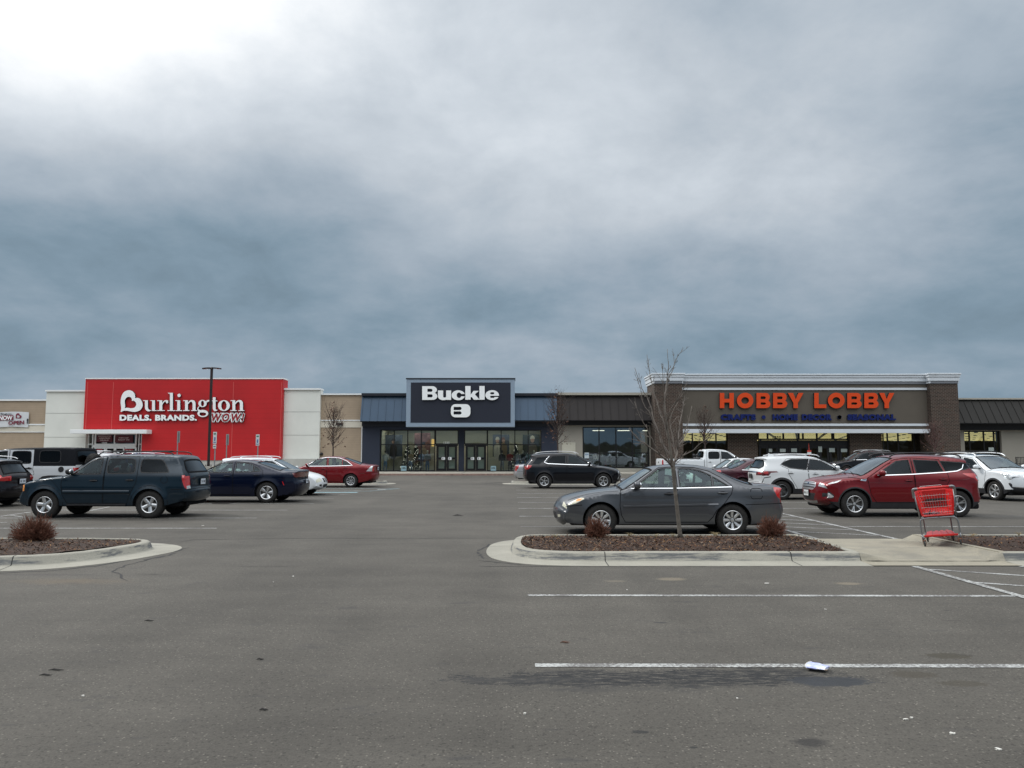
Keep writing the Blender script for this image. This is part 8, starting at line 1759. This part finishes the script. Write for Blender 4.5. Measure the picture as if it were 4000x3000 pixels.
    for i, (xx, yy, lift) in enumerate(((x0 + .02, -.01, 0), (x1 - .02, -.01, 0), (x0 + .09, .62, 0), (x1 - .09, .62, 0))):
        c = MB(); c.box(xx - .028, yy - .03, .085, xx + .028, yy + .03, .115, Mrust, bev=.005)
        for s_ in (-1, 1): c.box(xx + s_ * .024 - .004, yy - .018, .04, xx + s_ * .024 + .004, yy + .022, .10, Mrust)
        w0 = c.build('caster', t); c = MB(); c.lathe([(.0, -.014), (.045, -.014), (.055, -.008), (.055, .008), (.045, .014), (0, .014)], Mc, 18, 'X', Matrix.Translation((xx, yy, .055))); c.build('wheel', w0, True, 40)
    return t
cart()
# crumpled litter caught in the cart
mb = MB(); rs = np.random.RandomState(2); x, y = G(3631, 2141, .07)
for k in range(12):
    p = Vector((x + .04 + rs.uniform(0, .20), y + .06 + rs.uniform(0, .05), .62 + rs.uniform(0, .05))); u, v = Vector(rs.normal(0, .03, 3)), Vector(rs.normal(0, .03, 3)); mb.add([p - u, p + v, p + u, p - v], [(0, 1, 2, 3)], [mat('litter_pale', (.5, .44, .42), .7, var=.2), mat('litter_dark', (.05, .04, .05), .7), mat('litter_mauve', (.25, .16, .2), .7)][k % 3])
tag(mb.build('litter'), 'crumpled pale wrappers lying in the bottom corner of the shopping cart', 'litter')

# ------------------------------------------------------------------ small things on the asphalt
def cup():
    Mb = bpy.data.materials.new('cup_print'); Mb.use_nodes = True; tt = NT(Mb.node_tree); b = tt.t.nodes['Principled BSDF']; c = tt.n('ShaderNodeTexCoord').outputs['Object']; n_ = tt.noise(c, 16, 3, .6); n2_ = tt.noise(c, 30, 2, .6)
    k = tt.ramp(n_, [(0, (.10, .14, .36)), (.44, (.42, .46, .78)), (.56, (.52, .56, .82)), (.62, (.75, .78, .85)), (.70, (.60, .30, .05))]); tt.l(k, b.inputs['Base Color']); b.inputs['Roughness'].default_value = .4
    Mi = mat('cup_paper', (.66, .64, .56), .6, var=.06); x, y = G(3192, 2618); t = thing('paper_cup', 'crushed blue and white paper cup lying on the parking line', 'cup', (x, y, .004), R(-38)); mb = MB(); n_ = 20; rows = []
    for f in (0, .2, .45, .7, 1.0):
        w_ = .075 - .018 * f; h = .020 * (1 - .55 * f) + (.006 if .3 < f < .6 else 0); rows.append([(-.065 + .145 * f + .006 * math.sin(a * 2), w_ * math.cos(a), .024 + h * math.sin(a) * (1.2 if math.sin(a) > 0 else 1)) for a in np.linspace(0, 2 * math.pi, n_ + 1)[:-1]])
    vs = [p for r_ in rows for p in r_]; mb.add(vs, [(i * n_ + k2, i * n_ + (k2 + 1) % n_, (i + 1) * n_ + (k2 + 1) % n_, (i + 1) * n_ + k2) for i in range(4) for k2 in range(n_)] + [tuple(4 * n_ + k2 for k2 in range(n_))], Mb); mb.build('wall', t, True, 50)
    mb = MB(); mb.tube(rows[0] + [rows[0][0]], .0032, Mi, 6); mb.add([(a * .98 + .003, b_ * .95, .024 + (c_ - .024) * .9) for a, b_, c_ in rows[0]] + [(a + .10, b_ * .8, .024 + (c_ - .024) * .3) for a, b_, c_ in rows[0]], [(k2, n_ + k2, n_ + (k2 + 1) % n_, (k2 + 1) % n_) for k2 in range(n_)], Mi); mb.build('rim', t, True)
cup()
rs = np.random.RandomState(77); M_scr = mat('paper_scrap', (.55, .54, .50), .8, var=.1); M_scd = mat('dark_scrap', (.03, .028, .026), .9, var=.2)
for i, (p, q, s_) in enumerate(((2995, 2280, .05), (3540, 2812, .035), (3720, 2868, .03), (3560, 2806, .02), (3225, 2382, .03), (1145, 2252, .03), (1068, 2275, .02), (325, 2720, .028), (3900, 2930, .03), (2050, 2790, .02), (793, 2054, .07), (2450, 2305, .02), (2280, 2330, .02), (3450, 2110, .02), (2880, 2730, .015))):
    x, y = G(p, q); s_ *= .7; mb = MB(); k = 7; vs = [(s_ * rs.uniform(.5, 1.1) * math.cos(6.28 * j / k), s_ * rs.uniform(.35, .8) * math.sin(6.28 * j / k), rs.uniform(.003, .010)) for j in range(k)]; mb.add(vs, [tuple(range(k))], M_scr); mb.add([(a, b_, 0.0) for a, b_, c_ in vs], [tuple(range(k))], M_scr); o = mb.build('paper_scrap', loc=(x, y, .002)); tag(o, 'pale paper scrap on the asphalt, ' + ('between the tree island and the upper parking line', 'at lower right, largest of a cluster', 'at lower right, nearest of the cluster', 'at lower right, smallest of the cluster', 'on the upper parking line right of centre', 'left of the tree island tip', 'farther left of the tree island tip', 'in the left foreground', 'in the bottom right corner', 'in the centre foreground', 'near the line end behind the teal SUV', 'above the upper parking line, left one', 'below the island kerb, left one', 'on the concrete walk before the cart', 'below the near parking line')[i], 'litter', 'paper scraps on the asphalt')
for i, (p, q, s_, l_) in enumerate(((218, 2620, .06, 'dark twig on the asphalt, lower of the pair at the left'), (178, 2640, .05, 'dark twig on the asphalt at the far left'), (582, 2427, .05, 'dark twig on the asphalt left of centre'), (1016, 2578, .03, 'dark leaf on the asphalt near the middle, farther one'), (1029, 2776, .03, 'dark leaf on the asphalt near the middle, nearer one'), (2205, 2512, .04, 'rusty brown leaf on the asphalt above the near parking line'))):
    x, y = G(p, q); mb = MB(); mb.tube([(-s_, 0, .004), (-s_ * .3, .008, .010), (s_ * .4, -.004, .008), (s_, .01, .004)], [.002, .007, .006, .001], M_scd if i < 5 else M_leaf, 5); tag(mb.build('fallen_twig' if i < 3 else 'fallen_leaf', loc=(x, y, .001)), l_, 'twig' if i < 3 else 'leaf')
x, y = G(1790, 2016); mb = MB(); mb.add([(-.18, 0, 0), (.02, -.04, .01), (.16, 0, 0), (.03, .04, .02), (-.02, 0, .05)], [(0, 1, 4), (1, 2, 4), (2, 3, 4), (3, 0, 4)], M_scd); tag(mb.build('crumpled_scrap', loc=(x, y, .003)), 'dark crumpled scrap with a raised point in the middle of the drive aisle', 'litter')
mb = MB(); x, y = G(870, 1966); mb.lathe([(0, .006), (.36, .006), (.36, 0)], mat('cast_iron', (.03, .026, .024), .8, .3, var=.3, vscale=20), 28); tag(mb.build('drain_cover', loc=(x, y, .002)), 'round dark manhole cover behind the teal SUV tail', 'manhole cover')
place_cars()
